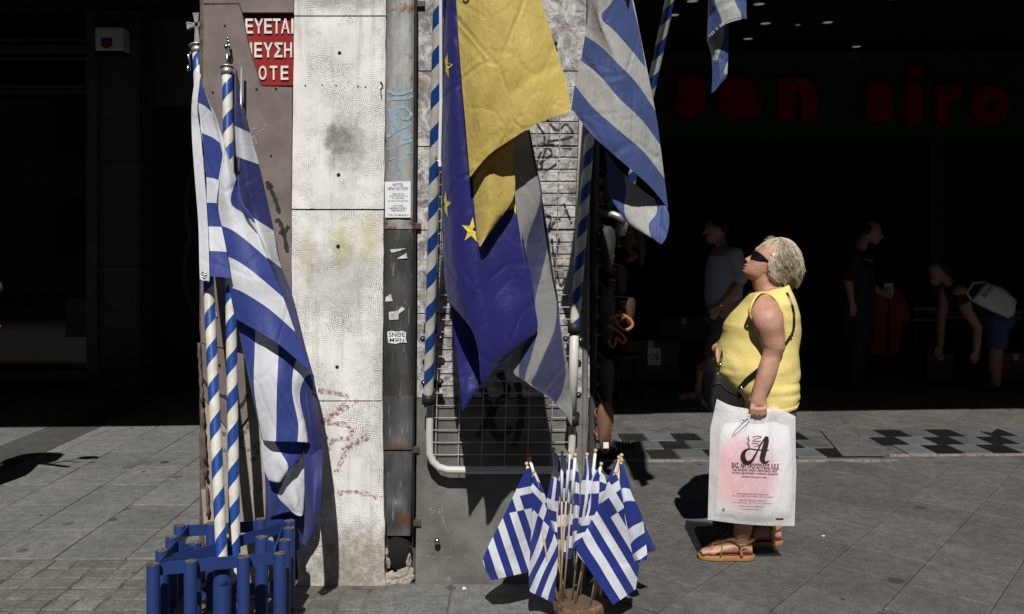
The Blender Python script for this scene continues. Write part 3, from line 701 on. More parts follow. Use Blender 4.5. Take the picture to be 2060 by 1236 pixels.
# notices stuck on the zinc cover
def sticker(name, label, cat, pxs, mat, surfs, lines=(), lift=.0035):
    b = bvh_of(*surfs)
    cx = sum(p[0] for p in pxs) / len(pxs); cy = sum(p[1] for p in pxs) / len(pxs)
    top = project(pxs, b, lift, YP - .02); ym = min(p.y for p in top)
    top = [P(x, y, ym) for x, y in pxs]
    o = obj(name, (top + [v + Vector((0, .001, 0)) for v in top], [tuple(range(len(top)))] + [(i, i + len(top), (i + 1) % len(top) + len(top), (i + 1) % len(top)) for i in range(len(top))]), mat, None, loc=tuple(P(cx, max(p[1] for p in pxs), ym)))
    tag(o, label, cat)
    for (body, xa, xb, ya, yb) in lines:
        a, c = P(xa, yb, ym), P(xb, ya, ym)
        obj('print_line', fit(text_mesh(body, 1.0, .012), a.x, c.x, a.z, c.z, ym - .0006), M['ink'], o)
    return o
sticker('paper_notice', 'white printed hotel notice taped to the zinc cover', 'notice', [(774, 366), (826, 365), (826, 438), (775, 438)], M['paper'], [zu],
        (('HOTEL', 790, 812, 369, 375), ('NEW VICTORY', 780, 822, 377, 383), ('ΝΙΚΑΙΑΣ 5 &', 789, 813, 389, 392), ('ΑΡΙΣΤΟΤΕΛΟΥΣ 114', 783, 820, 393.5, 397), ('ΠΛ. ΒΙΚΤΩΡΙΑ', 789, 814, 398, 401), ('ΣΤΟ ΜΕΤΡΟ ΑΠΟ ΗΛΕΚΤΡΙΚΟ', 781, 821, 403.5, 406), ('ΣΟΥΙΤΕΣ', 791, 811, 413, 416), ('ΔΩΡΕΑΝ ΠΑΡΚΙΝ', 784, 818, 417.5, 421), ('ΥΔΡΟΜΑΣΑΖ', 787, 815, 422, 425.5), ('ΤΗΛ.: 210 86 60 816', 780, 822, 431, 435)))
sticker('graffiti_sticker', 'small ragged white sticker with black hand lettering on the dark zinc', 'sticker', [(779, 668), (788, 666), (798, 668), (808, 666), (817, 669), (816, 680), (818, 690), (806, 689), (796, 692), (781, 690), (780, 680)], M['paper'], [zm],
        (('SNΘE', 782, 815, 668.5, 678), (':MƏN:', 781, 816, 680, 688.5)))
for k, (pts, lab) in enumerate((([(785, 502), (818, 500), (800, 506), (787, 509)], 'thin torn paper scrap stuck highest on the dark zinc'), ([(798, 521), (818, 509), (819, 520)], 'triangular torn white paper scrap on the dark zinc'), ([(776, 598), (786, 592), (790, 606), (775, 607)], 'small pale paper remnant at the left edge of the dark zinc'),
        ([(782, 628), (800, 626), (808, 617), (815, 622), (802, 632), (801, 643), (783, 644)], 'ragged white paper remnant just above the lettered sticker'))):
    sticker('paper_scrap', lab, 'paper scrap', pts, M['torn'], [zm])
# ------------------------------------------------------------------ cloth patches
def patch(rows, sub=6, amp=0.006, seed=0, fs=9.0, usub=None):
    """rows of control points (px, py, Y, u, v) -> (verts, faces, uvs); real 3-D sheet at its own distance"""
    dense = [catmull(r, sub) for r in rows]
    cols = [catmull([d[j] for d in dense], usub or sub) for j in range(len(dense[0]))]
    nr, nc = len(cols[0]), len(cols)
    V, UV, F = [], [], []
    for i in range(nr):
        for j in range(nc):
            x, y, Y, u, v = cols[j][i]
            p = P(x, y, Y)
            q = Vector((p.x * fs * 1.6, p.z * fs * .55, seed))
            d = amp * noise.noise(q) + amp * .5 * noise.noise(q * 2.3)
            V.append(p + (CAMP - p).normalized() * d); UV.append((u, v))
    for i in range(nr - 1):
        for j in range(nc - 1):
            F.append((i * nc + j, (i + 1) * nc + j, (i + 1) * nc + j + 1, i * nc + j + 1))
    return V, F, UV
def nearer(pt, d):
    V, F, U = pt
    return [CAMP + (v - CAMP) * ((v.y - d) / v.y) for v in V], F, U
def laid_on(pt, base, lift=.003):
    """drop a patch onto other patches of the same cloth (a coloured field sewn into it)"""
    V, F = join(*[(b[0], b[1]) for b in base]); bt = BVHTree.FromPolygons(V, F); out = []
    for v in pt[0]:
        d = (v - CAMP).normalized(); h = bt.ray_cast(CAMP, d)[0]
        out.append((h if h is not None else v) - d * lift)
    return out, pt[1], pt[2]
def flag(name, patches, mat, parent=None, loc=None):
    V, F, U = [], [], []
    for v, f, u in patches:
        n = len(V); V += v; U += u; F += [tuple(i + n for i in q) for q in f]
    return obj(name, (V, F), mat, parent, True, U, loc=loc)
def S(v): return v / 9.0                                # stripe index -> v
def hem(o, pts, wd, mat, parent):
    b = bvh_of(o); V, F = ribbon(pts, wd)
    return obj('hem', (project(V, b, .003), F), mat, parent)
def stitches(o, pts, parent, mat, n, ln=5, wd=2.2):
    """whip stitches along an edge, one joined part"""
    b = bvh_of(o); pts = catmull(pts, 10); parts = []
    L = len(pts) - 1
    for i in range(n):
        t = i / n * L; k = int(t); f = t - k
        x = pts[k][0] + (pts[k + 1][0] - pts[k][0]) * f; y = pts[k][1] + (pts[k + 1][1] - pts[k][1]) * f
        dx = pts[k + 1][0] - pts[k][0]; dy = pts[k + 1][1] - pts[k][1]; l = math.hypot(dx, dy) or 1
        nx, ny = -dy / l, dx / l; tx, ty = dx / l, dy / l
        V = [(x + tx * wd / 2, y + ty * wd / 2), (x - tx * wd / 2, y - ty * wd / 2), (x - tx * wd / 2 + nx * ln + tx, y - ty * wd / 2 + ny * ln + ty), (x + tx * wd / 2 + nx * ln + tx, y + ty * wd / 2 + ny * ln + ty)]
        parts.append((project(V, b, .003), [(0, 1, 2, 3)]))
    o2 = obj('stitching', join(*parts), mat, parent); o2['kind'] = 'stuff'; return o2
def pole_part(name, a, b, r, parent, n=20, flip=-1):
    a, b = Vector(a), Vector(b); L = (b - a).length; seg = 40
    path = [a.lerp(b, i / seg) for i in range(seg + 1)]
    path, T, N = frames(path)
    V, U, F = [], [], []
    for i, p in enumerate(path):
        bt = T[i].cross(N[i])
        for k in range(n + 1):
            an = 2 * math.pi * k / n
            V.append(p + N[i] * r * math.cos(an) + bt * r * math.sin(an)); U.append((flip * k / n, L * i / seg))
    for i in range(seg):
        for k in range(n): F.append((i * (n + 1) + k, i * (n + 1) + k + 1, (i + 1) * (n + 1) + k + 1, (i + 1) * (n + 1) + k))
    F.append(tuple(range(n))); F.append(tuple(seg * (n + 1) + k for k in range(n)))
    return fix_normals(obj(name, (V, F), M['pole'], parent, True, U))

# ------------------------------------------------------------------ blue steel rack
rk = thing('pole_rack', 'blue painted steel rack of welded pipes holding the flagpoles by the pillar', 'rack', (-1.12, 3.35, 0))
ZR = .35
M['mouth_shade'] = surf('shaded_pipe_mouth', (0.035, 0.026, 0.02), (0.16, 0.14, 0.12), 60, .7, spots=(80, .6, (.4, .38, .35)))
def pipe(x, y, zt, r=.0237, zb=0.0):
    o = obj('pipe', loft([[(x + rr * math.cos(2 * math.pi * k / 20), y + rr * math.sin(2 * math.pi * k / 20), z) for k in range(20)] for rr, z in ((r, zb), (r, zt - .003), (r - .001, zt), (r - .0045, zt), (r - .005, zt - .05))], False), M['blue_paint'], rk, True)
    try: o.data.set_sharp_from_angle(angle=R(40))
    except Exception: pass
    obj('pipe_mouth', ([(x + (r - .0028) * math.cos(2 * math.pi * k / 20), y + (r - .0028) * math.sin(2 * math.pi * k / 20), zt + .0006) for k in range(20)], [tuple(range(20))]), M['mouth_shade'], o)  # speckled brown disc closes the pipe, standing for the shade inside
    return o
front_row = [(-1.323, 3.116), (-1.198, 3.15), (-1.014, 3.19), (-.887, 3.228)]
left_row = [(-1.35, 3.259), (-1.371, 3.402), (-1.392, 3.54)]
right_row = [(-.906, 3.368), (-.927, 3.51), (-.948, 3.60)]
rear_row = [(-1.27, 3.57), (-1.077, 3.623)]
mid_row = [(-1.259, 3.353), (-1.134, 3.392), (-1.012, 3.417)]
for x, y in front_row + left_row + right_row + rear_row: pipe(x, y, ZR)
for x, y in mid_row: pipe(x, y, ZR - .005, .026)
pipe(-1.117, 3.258, .30, .034)
def bar(a, b, z0, z1, th=.006, y_in=0.0):
    a, b = Vector((*a, 0)), Vector((*b, 0)); d = (b - a).normalized(); nn = Vector((-d.y, d.x, 0)) * th / 2
    V = [p + s * nn + Vector((0, 0, z)) for p in (a, b) for s in (-1, 1) for z in (z0, z1)]
    return obj('flat_bar', (V, [(0, 1, 3, 2), (4, 6, 7, 5), (0, 4, 5, 1), (2, 3, 7, 6), (0, 2, 6, 4), (1, 5, 7, 3)]), M['blue_paint'], rk)
for z0, z1 in ((ZR - .052, ZR - .006), (.03, .08)):
    bar((-1.32, 3.146), (-.885, 3.262), z0, z1)
    bar((-1.318, 3.16), (-1.365, 3.57), z0, z1)
    bar((-1.37, 3.556), (-.94, 3.645), z0, z1)
    bar((-.918, 3.25), (-.975, 3.62), z0, z1)
bar((-1.31, 3.17), (-.965, 3.61), ZR - .05, ZR - .004)
bar((-1.345, 3.40), (-1.285, 3.355), ZR - .06, ZR - .014); bar((-1.24, 3.36), (-1.30, 3.25), ZR - .058, ZR - .012); bar((-.99, 3.41), (-.93, 3.37), ZR - .06, ZR - .014)

# ------------------------------------------------------------------ tall poles in the rack
def grommet(c, parent):
    c = Vector(c); rg = [c + Vector((.009 * math.cos(a), -.004, .009 * math.sin(a))) for a in [2 * math.pi * k / 14 for k in range(15)]]
    return obj('ring', tube(rg, .0022, 6), M['steel'], parent, True)
a1, b1 = P(447, 1140, 3.262), P(397, 106, 3.88)
pA = thing('flagpole', 'blue and white spiral flagpole topped by a metal cross', 'flagpole', tuple(a1), 'spiral striped flagpoles')
pole_part('shaft', a1 - (b1 - a1) * .03, b1, .0222, pA)
d1 = (b1 - a1).normalized()
obj('cap', join(tube([b1 - d1 * .005, b1 + d1 * .028], .0265, 20), tube([b1 + d1 * .028, b1 + d1 * .034], .036, 20)), M['alu'], pA, True)
def cross_finial(base, parent):
    def arm(c, ax, ln, w0, w1, th=.016):
        ax = Vector(ax); sd = Vector((ax.z, 0, -ax.x)); c = Vector(c); V = []
        for s, ww in ((0, w0), (ln, w1)):
            for sg in (-1, 1):
                for y in (-th / 2, th / 2): V.append(c + ax * s + sd * sg * ww / 2 + Vector((0, y, 0)))
        body = (V, [(0, 1, 3, 2), (4, 6, 7, 5), (0, 4, 5, 1), (2, 3, 7, 6), (0, 2, 6, 4), (1, 5, 7, 3)])
        rim = [c + ax * .012 + Vector((0, -th / 2, 0)) - sd * w0 * .35, c + ax * (ln - .004) - sd * w1 * .42 + Vector((0, -th / 2, 0)), c + ax * (ln - .004) + sd * w1 * .42 + Vector((0, -th / 2, 0)), c + ax * .012 + sd * w0 * .35 + Vector((0, -th / 2, 0))]
        return join(body, tube(rim + [rim[0]], .0028, 6, False))
    c = Vector(base) + Vector((0, 0, .098))
    tl = Vector((.995, 0, .1)); up = Vector((-.04, 0, 1)).normalized()
    parts = [arm(c, up, .055, .014, .030), arm(c, -up, .10, .014, .030), arm(c, tl, .045, .014, .036), arm(c, -tl, .045, .014, .036)]
    return obj('cross_finial', join(*parts), M['alu'], parent)
cross_finial(b1 + d1 * .032, pA)
sn = P(383, 105, 3.85); obj('snap_hook', tube([sn, sn + Vector((-.006, -.01, -.02)), sn + Vector((.002, -.012, -.05)), sn + Vector((.004, -.012, -.085)), sn + Vector((-.008, -.012, -.09)), sn + Vector((-.006, -.012, -.06))], .005, 8), M['steel'], pA, True)
a2, b2 = P(472, 1085, 3.392), P(457, 150, 3.762)
pB = thing('flagpole', 'blue and white spiral flagpole with a small knobbed hook finial', 'flagpole', tuple(a2), 'spiral striped flagpoles')
pole_part('shaft', a2 - (b2 - a2) * .1, b2, .0222, pB)
d2 = (b2 - a2).normalized()
obj('cap', join(tube([b2 - d2 * .005, b2 + d2 * .03], .0255, 20), tube([b2 + d2 * .03, b2 + d2 * .037], .031, 20)), M['alu'], pB, True)
e = b2 + d2 * .037
obj('finial_rod', join(tube([e, e + Vector((0, 0, .02)), e + Vector((0, 0, .085))], [.008, .005, .0045], 10), ellipsoid(e + Vector((-.003, 0, .088)), .010, .010, .013), ellipsoid(e + Vector((.006, 0, .108)), .006, .006, .013), ellipsoid(e + Vector((.004, 0, .124)), .0065, .0065, .009), tube([e + Vector((.008, 0, .07)), e + Vector((.012, 0, .09)), e + Vector((.004, 0, .11))], .0035, 8)), M['steel'], pB, True)
obj('halyard_rod', tube([P(486, 135, 3.76), P(483, 300, 3.74), P(481, 345, 3.73)], .006, 8), M['alu'], pB, True)

# ------------------------------------------------------------------ flag on the cross pole
flA = thing('greek_flag', 'blue and white striped cross flag hanging in folds from the cross-topped pole', 'flag', tuple(P(402, 560, 3.4)), 'large greek flags')
u9 = .9
sleeve = patch([[(395, 143, 3.57, -1, .1), (404, 150, 3.565, -1, .1)], [(386, 205, 3.545, -1, .1), (397, 215, 3.53, -1, .1)], [(386, 270, 3.535, -1, .1), (404, 275, 3.515, -1, .1)], [(392, 360, 3.51, -1, .1), (412, 365, 3.485, -1, .1)], [(399, 450, 3.48, -1, .1), (418, 455, 3.46, -1, .1)], [(401, 530, 3.46, -1, .1), (421, 535, 3.44, -1, .1)], [(402, 562, 3.455, -1, .1), (421, 566, 3.435, -1, .1)]], amp=.004)
uH = [.0, .10, .2]
def hrow(y, x0, x1, dy, Y0, Y1, v): return [(x0, y, Y0, .03, v), ((x0 + x1) / 2, y + dy * .35, (Y0 + Y1) / 2, .09, v), (x1, y + dy, Y1, .16, v)]
hoist = patch([hrow(158, 402, 404, 4, 3.54, 3.52, S(.2)), hrow(207, 399, 430, 24, 3.53, 3.47, S(2)), hrow(268, 406, 452, 28, 3.51, 3.44, S(3)), hrow(357, 415, 442, 6, 3.48, 3.45, S(5)), hrow(408, 416, 436, 1, 3.47, 3.45, S(6)), hrow(456, 419, 446, 1, 3.46, 3.45, S(7)), hrow(505, 420, 456, 2, 3.45, 3.44, S(8)), hrow(556, 421, 464, 4, 3.44, 3.43, S(8.95))], amp=.004)
# outer fold that carries the cross and sweeps down to the right
def frow(pts, Ys, s): return [(x, y, Y, u9, S(s)) for (x, y), Y in zip(pts, Ys)]
YF = (3.43, 3.40, 3.40, 3.44)
front_f = patch([frow([(424, 214), (430, 222), (438, 246), (447, 290)], YF, 1.05),
                 frow([(428, 246), (440, 268), (452, 297), (470, 345)], YF, 1.2),
                 frow([(440, 305), (449, 328), (462, 352), (478, 372)], YF, 1.45),
                 frow([(428, 362), (445, 378), (463, 405), (486, 420)], YF, 1.7),
                 frow([(434, 418), (458, 428), (484, 450), (517, 468)], YF, 1.88),
                 frow([(442, 453), (468, 464), (498, 486), (538, 521)], YF, 2.0),
                 frow([(454, 515), (480, 527), (515, 552), (570, 599)], YF, 3.0),
                 frow([(461, 578), (488, 588), (540, 621), (594, 668)], YF, 4.0),
                 frow([(473, 641), (510, 662), (562, 694), (629, 752)], (3.43, 3.39, 3.38, 3.43), 5.0)], amp=.006, seed=3)
# white upright of the cross lies over a blue field: blue triangle on its right
tri = patch([frow([(478, 352), (479, 353), (480, 354)], (3.425, 3.42, 3.42), 2.3), frow([(464, 405), (478, 396), (488, 404)], (3.392, 3.39, 3.40), 2.4), frow([(488, 428), (498, 424), (506, 433)], (3.388, 3.385, 3.39), 2.5), frow([(512, 449), (514, 448), (518, 455)], (3.386, 3.386, 3.386), 2.6)], amp=.003)
tri = laid_on(tri, [front_f])
fly = patch([frow([(474, 643), (505, 663), (558, 692), (602, 725), (629, 752)], (3.50, 3.48, 3.47, 3.49, 3.52), 6.0)[:0] or [(474, 640, 3.50, u9, S(6.0)), (514, 664, 3.47, u9, S(7)), (560, 688, 3.455, u9, S(8)), (596, 720, 3.48, u9, S(8.95)), (618, 745, 3.50, u9, S(9.6)), (632, 756, 3.53, u9, S(10.6))],
             [(488, 705, 3.50, u9, S(6.3)), (512, 715, 3.465, u9, S(7)), (560, 720, 3.445, u9, S(8)), (590, 745, 3.47, u9, S(9.0)), (603, 760, 3.48, u9, S(9.7)), (630, 775, 3.53, u9, S(10.7))],
             [(504, 778, 3.49, u9, S(6.8)), (511, 780, 3.46, u9, S(7)), (557, 785, 3.43, u9, S(8)), (588, 792, 3.455, u9, S(9)), (598, 796, 3.47, u9, S(9.8)), (626, 810, 3.52, u9, S(10.8))],
             [(519, 845, 3.475, u9, S(6.98)), (523, 850, 3.455, u9, S(7.05)), (556, 852, 3.425, u9, S(8)), (600, 853, 3.44, u9, S(9)), (614, 856, 3.46, u9, S(9.95)), (620, 862, 3.50, u9, S(10.8))],
             [(527, 884, 3.465, u9, S(6.99)), (532, 886, 3.45, u9, S(7.1)), (553, 888, 3.42, u9, S(7.95)), (598, 889, 3.43, u9, S(9)), (618, 890, 3.45, u9, S(9.95)), (623, 892, 3.47, u9, S(10.5))]], amp=.006, seed=5)
tail1 = patch([[(526, 885, 3.49, u9, S(7.3)), (550, 887, 3.485, u9, S(7.98)), (585, 888, 3.49, u9, S(8.4)), (622, 890, 3.50, u9, S(8.7))], [(529, 930, 3.49, u9, S(7.3)), (557, 925, 3.47, u9, S(7.8)), (586, 934, 3.475, u9, S(8.1)), (600, 925, 3.49, u9, S(8.6))], [(540, 965, 3.485, u9, S(7.3)), (556, 965, 3.465, u9, S(7.6)), (572, 955, 3.47, u9, S(7.95)), (588, 935, 3.48, u9, S(8.1))], [(558, 970, 3.48, u9, S(7.4)), (562, 971, 3.47, u9, S(7.5)), (570, 962, 3.475, u9, S(7.7)), (586, 938, 3.485, u9, S(8.0))]], amp=.010, seed=8, fs=16)
tail2 = patch([[(532, 935, 3.53, u9, S(8.2)), (560, 960, 3.51, u9, S(8.5)), (595, 930, 3.50, u9, S(8.95)), (600, 930, 3.505, u9, S(9.0)), (632, 885, 3.52, u9, S(9.3))], [(534, 990, 3.53, u9, S(8.2)), (556, 985, 3.49, u9, S(8.8)), (580, 955, 3.48, u9, S(9.1)), (598, 960, 3.49, u9, S(9.5)), (630, 935, 3.52, u9, S(9.9))], [(536, 1020, 3.53, u9, S(8.2)), (562, 1000, 3.485, u9, S(9.05)), (592, 1000, 3.47, u9, S(9.4)), (607, 1000, 3.49, u9, S(9.8)), (618, 955, 3.52, u9, S(9.95))], [(540, 1042, 3.535, u9, S(8.2)), (580, 1030, 3.49, u9, S(8.85)), (598, 1037, 3.475, u9, S(9.2)), (609, 1035, 3.49, u9, S(9.9)), (612, 1000, 3.52, u9, S(9.95))]], amp=.011, seed=9, fs=16)
SH = [(140, .26), (250, .27), (360, .21), (450, .19), (560, .11), (640, .10), (760, .05), (1200, .04)]
def leaning(pt, extra=0.0):
    out = []
    for v in pt[0]:
        d = (v - CAMP) / v.y; py = HY - d.z * FPX; k = SH[0][1]
        for (a, ka), (b, kb) in zip(SH, SH[1:]):
            if a <= py <= b: k = ka + (kb - ka) * (py - a) / (b - a)
            elif py > b: k = kb
        px = CX + d.x * FPX; Y = v.y + k + extra
        if px > 402: Y = min(Y, 3.785)
        out.append(CAMP + d * Y)
    return out, pt[1], pt[2]
fA = flag('flag_cloth', [leaning(sleeve, -.065), leaning(hoist, -.05)] + [leaning(q) for q in (front_f, tri, fly, tail1)] + [leaning(tail2, .05)], M['greek'], flA)
grommet(P(411, 552, 3.485), flA)
obj('sleeve_tab', pprism([(403, 552), (421, 556), (421, 568), (404, 563)], 3.49, .002), M['paper'], flA)

# ------------------------------------------------------------------ navy flag behind it
flB = thing('greek_flag', 'darker navy and white striped flag hanging behind, on the pole without a cross', 'flag', tuple(P(480, 940, 3.6)), 'large greek flags')
def brow(a, b, s, Y0=3.62, Y1=3.66):
    Y0, Y1 = (3.75, 3.78) if a[1] < 440 else (3.70, 3.75) if a[1] < 620 else (3.60, 3.64) if a[1] < 800 else (3.55, 3.57)
    return [(a[0], a[1], Y0, u9, S(s)), ((a[0] * .6 + b[0] * .4), (a[1] * .6 + b[1] * .4), Y0 - .03, u9, S(s)), (b[0], b[1], Y1, u9, S(s))]
fBm = patch([brow((473, 138), (476, 140), .1), brow((471, 200), (489, 206), .6), brow((471, 253), (504, 268), 1, 3.6), brow((472, 314), (521, 331), 2, 3.59), brow((478, 370), (532, 380), 2.4, 3.56), brow((495, 428), (550, 462), 2.98, 3.53), brow((515, 470), (558, 510), 3.4, 3.53), brow((524, 505), (566, 538), 3.98, 3.53),
             brow((545, 580), (590, 600), 4.3, 3.53), brow((575, 680), (612, 690), 4.4, 3.53, 3.68), brow((600, 760), (634, 772), 4.5, 3.55, 3.69), brow((608, 840), (644, 850), 4.6, 3.56, 3.69), brow((614, 912), (651, 912), 4.7, 3.57, 3.68), brow((616, 924), (640, 930), 4.8, 3.58, 3.68)], amp=.007, seed=12)
fBt = patch([[(533, 940, 3.64, u9, .1), (580, 930, 3.60, u9, .1), (632, 925, 3.66, u9, .1)], [(534, 1000, 3.65, u9, .1), (590, 1000, 3.6, u9, .1), (636, 985, 3.66, u9, .1)], [(536, 1060, 3.65, u9, .1), (585, 1075, 3.6, u9, .1), (634, 1060, 3.66, u9, .1)], [(560, 1095, 3.66, u9, .1), (590, 1110, 3.62, u9, .1), (615, 1095, 3.66, u9, .1)]], amp=.006, seed=13)
fBc = patch([[(612, 905, 3.55, u9, .1), (632, 905, 3.54, u9, .1), (650, 905, 3.555, u9, .1)], [(612, 950, 3.49, u9, .1), (630, 955, 3.46, u9, .1), (648, 950, 3.47, u9, .1)], [(613, 1010, 3.45, u9, .1), (630, 1015, 3.40, u9, .1), (645, 1010, 3.42, u9, .1)], [(612, 1060, 3.43, u9, .1), (626, 1070, 3.38, u9, .1), (638, 1060, 3.41, u9, .1)], [(606, 1090, 3.43, u9, .1), (616, 1100, 3.39, u9, .1), (624, 1092, 3.42, u9, .1)]], amp=.008, seed=15)
fB = flag('flag_cloth', [fBm, nearer(fBt, -.05), fBc], M['greek_navy'], flB)
stitches(fB, [(566, 540), (590, 600), (612, 690), (634, 772), (648, 880)], flB, M['greek_navy'], 44, 4, 2)

# ------------------------------------------------------------------ wire-mesh display frame on the pillar
fr = thing('mesh_frame', 'white tubular frame with wire mesh fixed to the pillar', 'display frame', tuple(P(1005, 950, 3.72)))
YM = 3.735
def fxl(y): return 862 + (945 - y) * .0262            # left tube centre by image row on its own plane
def fxr(y): return 1149 + (945 - y) * .0325
corners = []
path = [(fxr(232), 232)]
lp = [(fxl(y), y) for y in range(150, 900, 30)] + [(864, 912), (870, 928), (882, 940), (900, 945.5)] + [(x, 946) for x in range(930, 1110, 30)] + [(1118, 946), (1136, 940), (1146, 927), (1150, 905)] + [(fxr(y), y) for y in range(880, 150, -30)]
obj('tube_frame', tube([P(x, y, YM) for x, y in lp], .0165, 14), M['white_tube'], fr, True)
y = 914.6; k = 0
while y > 160:
    obj('wire', tube([P(fxl(y) + 3, y + .5, YM - .004), P(fxr(y) - 3, y, YM - .004)], .0021, 6), M['wire'], fr); y -= 24.7
for i in range(1, 7):
    s = i * 46.5
    obj('wire', tube([P(868 + s - 46.5 + 3 + 4, 940, YM + .002), P(868 + s - 46.5 + 3 + 4 + 22, 165, YM + .002)], .0021, 6), M['wire'], fr)
for (x, yy) in ((866, 661), (862, 803), (1155, 660), (1152, 845)):
    yo = YM - .018 - (.085 if yy == 661 else .03 if yy == 803 else .012); c0, c1 = P(x + .3, yy - 10, yo), P(x - .3, yy + 10, yo)
    obj('clamp_sleeve', tube([c0, c1], .0285, 16), M['black'], fr, True)
for (x, yy) in ((851, 682), (886, 680), (853, 770), (886, 768), (1138, 682), (1168, 684), (1164, 795)):
    c = P(x, yy, YM - .03); obj('clamp_bolt', ellipsoid(c, .0135, .012, .0135, 10, 7), M['black'], fr, True)
    obj('bolt_head', ellipsoid(c + Vector((0, -.012, .002)), .005, .004, .005, 8, 6), M['steel'], fr, True)
obj('clamp_plate', box(P(850, 775, YM - .01).x, P(888, 775, YM - .01).x, YM - .012, YM + .01, P(0, 780, YM).z, P(0, 765, YM).z), M['black'], fr)

# ------------------------------------------------------------------ poles fixed to the mesh frame
pc0, pc1 = P(861.5, 812, YM - .04), P(884, -60, 3.12)
pC = thing('flagpole', 'blue and white spiral flagpole clamped to the left tube of the mesh frame', 'flagpole', tuple(pc0), 'spiral striped flagpoles')
pole_part('shaft', pc0, pc1, .0215, pC)
pd0, pd1 = P(1151, 835, YM - .03), P(1213, -60, YM - .03)
pD = thing('flagpole', 'shaded blue and white spiral flagpole clamped to the right tube of the mesh frame', 'flagpole', tuple(pd0), 'spiral striped flagpoles')
pole_part('shaft', P(1155.5, 660, YM - .03), pd1, .022, pD)
obj('socket_tube', tube([pd0, P(1156, 650, YM - .03)], .020, 14), M['white_tube'], pD, True)

# ------------------------------------------------------------------ EU flag
flE = thing('eu_flag', 'dark blue flag with yellow stars on the pole at the mesh frame', 'flag', tuple(P(930, 825, 3.6)))
Z0 = [(0, 0)] * 8
def erow(pts, Ys): return [(x, y, Y, 0, 0) for (x, y), Y in zip(pts, Ys)]
e_main = patch([erow([(886, -60), (902, -60), (922, -60), (950, -60), (1010, -60)], (3.64, 3.585, 3.57, 3.62, 3.62)),
                erow([(887, 90), (904, 90), (926, 90), (952, 90), (1012, 90)], (3.645, 3.58, 3.57, 3.62, 3.62)),
                erow([(888, 250), (908, 250), (936, 250), (958, 250), (1022, 250)], (3.65, 3.58, 3.57, 3.62, 3.62)),
                erow([(888, 380), (912, 380), (948, 380), (968, 380), (1034, 385)], (3.65, 3.575, 3.555, 3.61, 3.61)),
                erow([(890, 480), (918, 485), (956, 490), (978, 485), (1053, 480)], (3.65, 3.565, 3.545, 3.585, 3.60)),
                erow([(894, 560), (925, 570), (964, 580), (990, 570), (1070, 565)], (3.645, 3.555, 3.53, 3.57, 3.60)),
                erow([(900, 598), (934, 625), (972, 640), (1005, 635), (1076, 615)], (3.64, 3.55, 3.525, 3.55, 3.60)),
                erow([(908, 614), (944, 655), (974, 700), (1015, 700), (1081, 663)], (3.635, 3.545, 3.52, 3.545, 3.60)),
                erow([(944, 652), (966, 690), (968, 768), (1004, 733), (1058, 684)], (3.58, 3.54, 3.53, 3.56, 3.60))], amp=.007, seed=20)
e_in = patch([erow([(905, 606), (940, 630), (972, 660)], (3.66, 3.68, 3.68)), erow([(912, 665), (944, 690), (976, 720)], (3.66, 3.69, 3.67)), erow([(921, 735), (945, 752), (970, 768)], (3.66, 3.665, 3.65)), erow([(926, 780), (940, 792), (955, 790)], (3.65, 3.645, 3.65)), erow([(930, 826), (932, 825), (936, 819)], (3.65, 3.645, 3.65))], amp=.006, seed=21)
fE = flag('flag_cloth', [nearer(e_main, .40), nearer(e_in, .36)], M['eu'], flE)
obj('hoist_tape', tube([P(886, -60, 3.11), P(887, 200, 3.21), P(884, 322, 3.24), P(885, 335, 3.24)], .006, 8, flat=.5), M['paper'], flE)
grommet(P(881, 320, 3.30), flE)
def star(cx, cy, r, ang=0.0, sx=1.0):
    pts = []
    for k in range(10):
        a = -math.pi / 2 + ang + k * math.pi / 5; rr = r if k % 2 == 0 else r * .39
        pts.append((cx + rr * math.cos(a) * sx, cy + rr * math.sin(a)))
    b = bvh_of(fE); V = project(pts + [(cx, cy)], b, .0035)
    keep = [(10, k, (k + 1) % 10) for k in range(10)]
    ok = [b.ray_cast(CAMP, (P(x, y, 1) - CAMP).normalized())[0] is not None for x, y in pts] + [True]
    return obj('star', (V, [f for f in keep if all(ok[i] for i in f)]), M['star'], flE)
star(897, 133, 26, .2, .55); star(895, 412, 28, .15, .45); star(949, 464, 27, .1, .8); star(1034, 408, 26, .3, .45)

# ------------------------------------------------------------------ yellow flag
flY = thing('yellow_flag', 'faded yellow flag with stitched hem hanging over the dark blue flag', 'flag', tuple(P(960, 495, 3.5)))
y_main = patch([erow([(915, -60), (950, -60), (990, -60), (1030, -60), (1068, -60)], (3.54, 3.50, 3.47, 3.49, 3.52)), erow([(922, 60), (958, 62), (1005, 64), (1060, 66), (1107, 68)], (3.535, 3.485, 3.46, 3.475, 3.52)),
                erow([(930, 170), (966, 165), (1015, 160), (1075, 155), (1134, 155)], (3.53, 3.475, 3.455, 3.465, 3.515)), erow([(938, 262), (976, 250), (1022, 225), (1080, 205), (1143, 195)], (3.525, 3.475, 3.46, 3.46, 3.51)),
                erow([(946, 358), (982, 315), (1026, 284), (1084, 249), (1148, 226)], (3.52, 3.48, 3.47, 3.47, 3.505))], amp=.009, seed=30)
y_in = patch([erow([(938, 255), (980, 250), (1032, 250)], (3.60, 3.56, 3.60)), erow([(946, 350), (985, 345), (1034, 330)], (3.60, 3.545, 3.59)), erow([(950, 415), (985, 415), (1034, 395)], (3.60, 3.54, 3.58)), erow([(957, 468), (980, 465), (1003, 445)], (3.59, 3.54, 3.565)), erow([(964, 496), (967, 496), (972, 488)], (3.575, 3.54, 3.55))], amp=.006, seed=31)
y_main = ([v + Vector((0, -.03, 0)) for v in y_main[0]], y_main[1], y_main[2])
y_in = ([v + Vector((0, -.03, 0)) for v in y_in[0]], y_in[1], y_in[2])
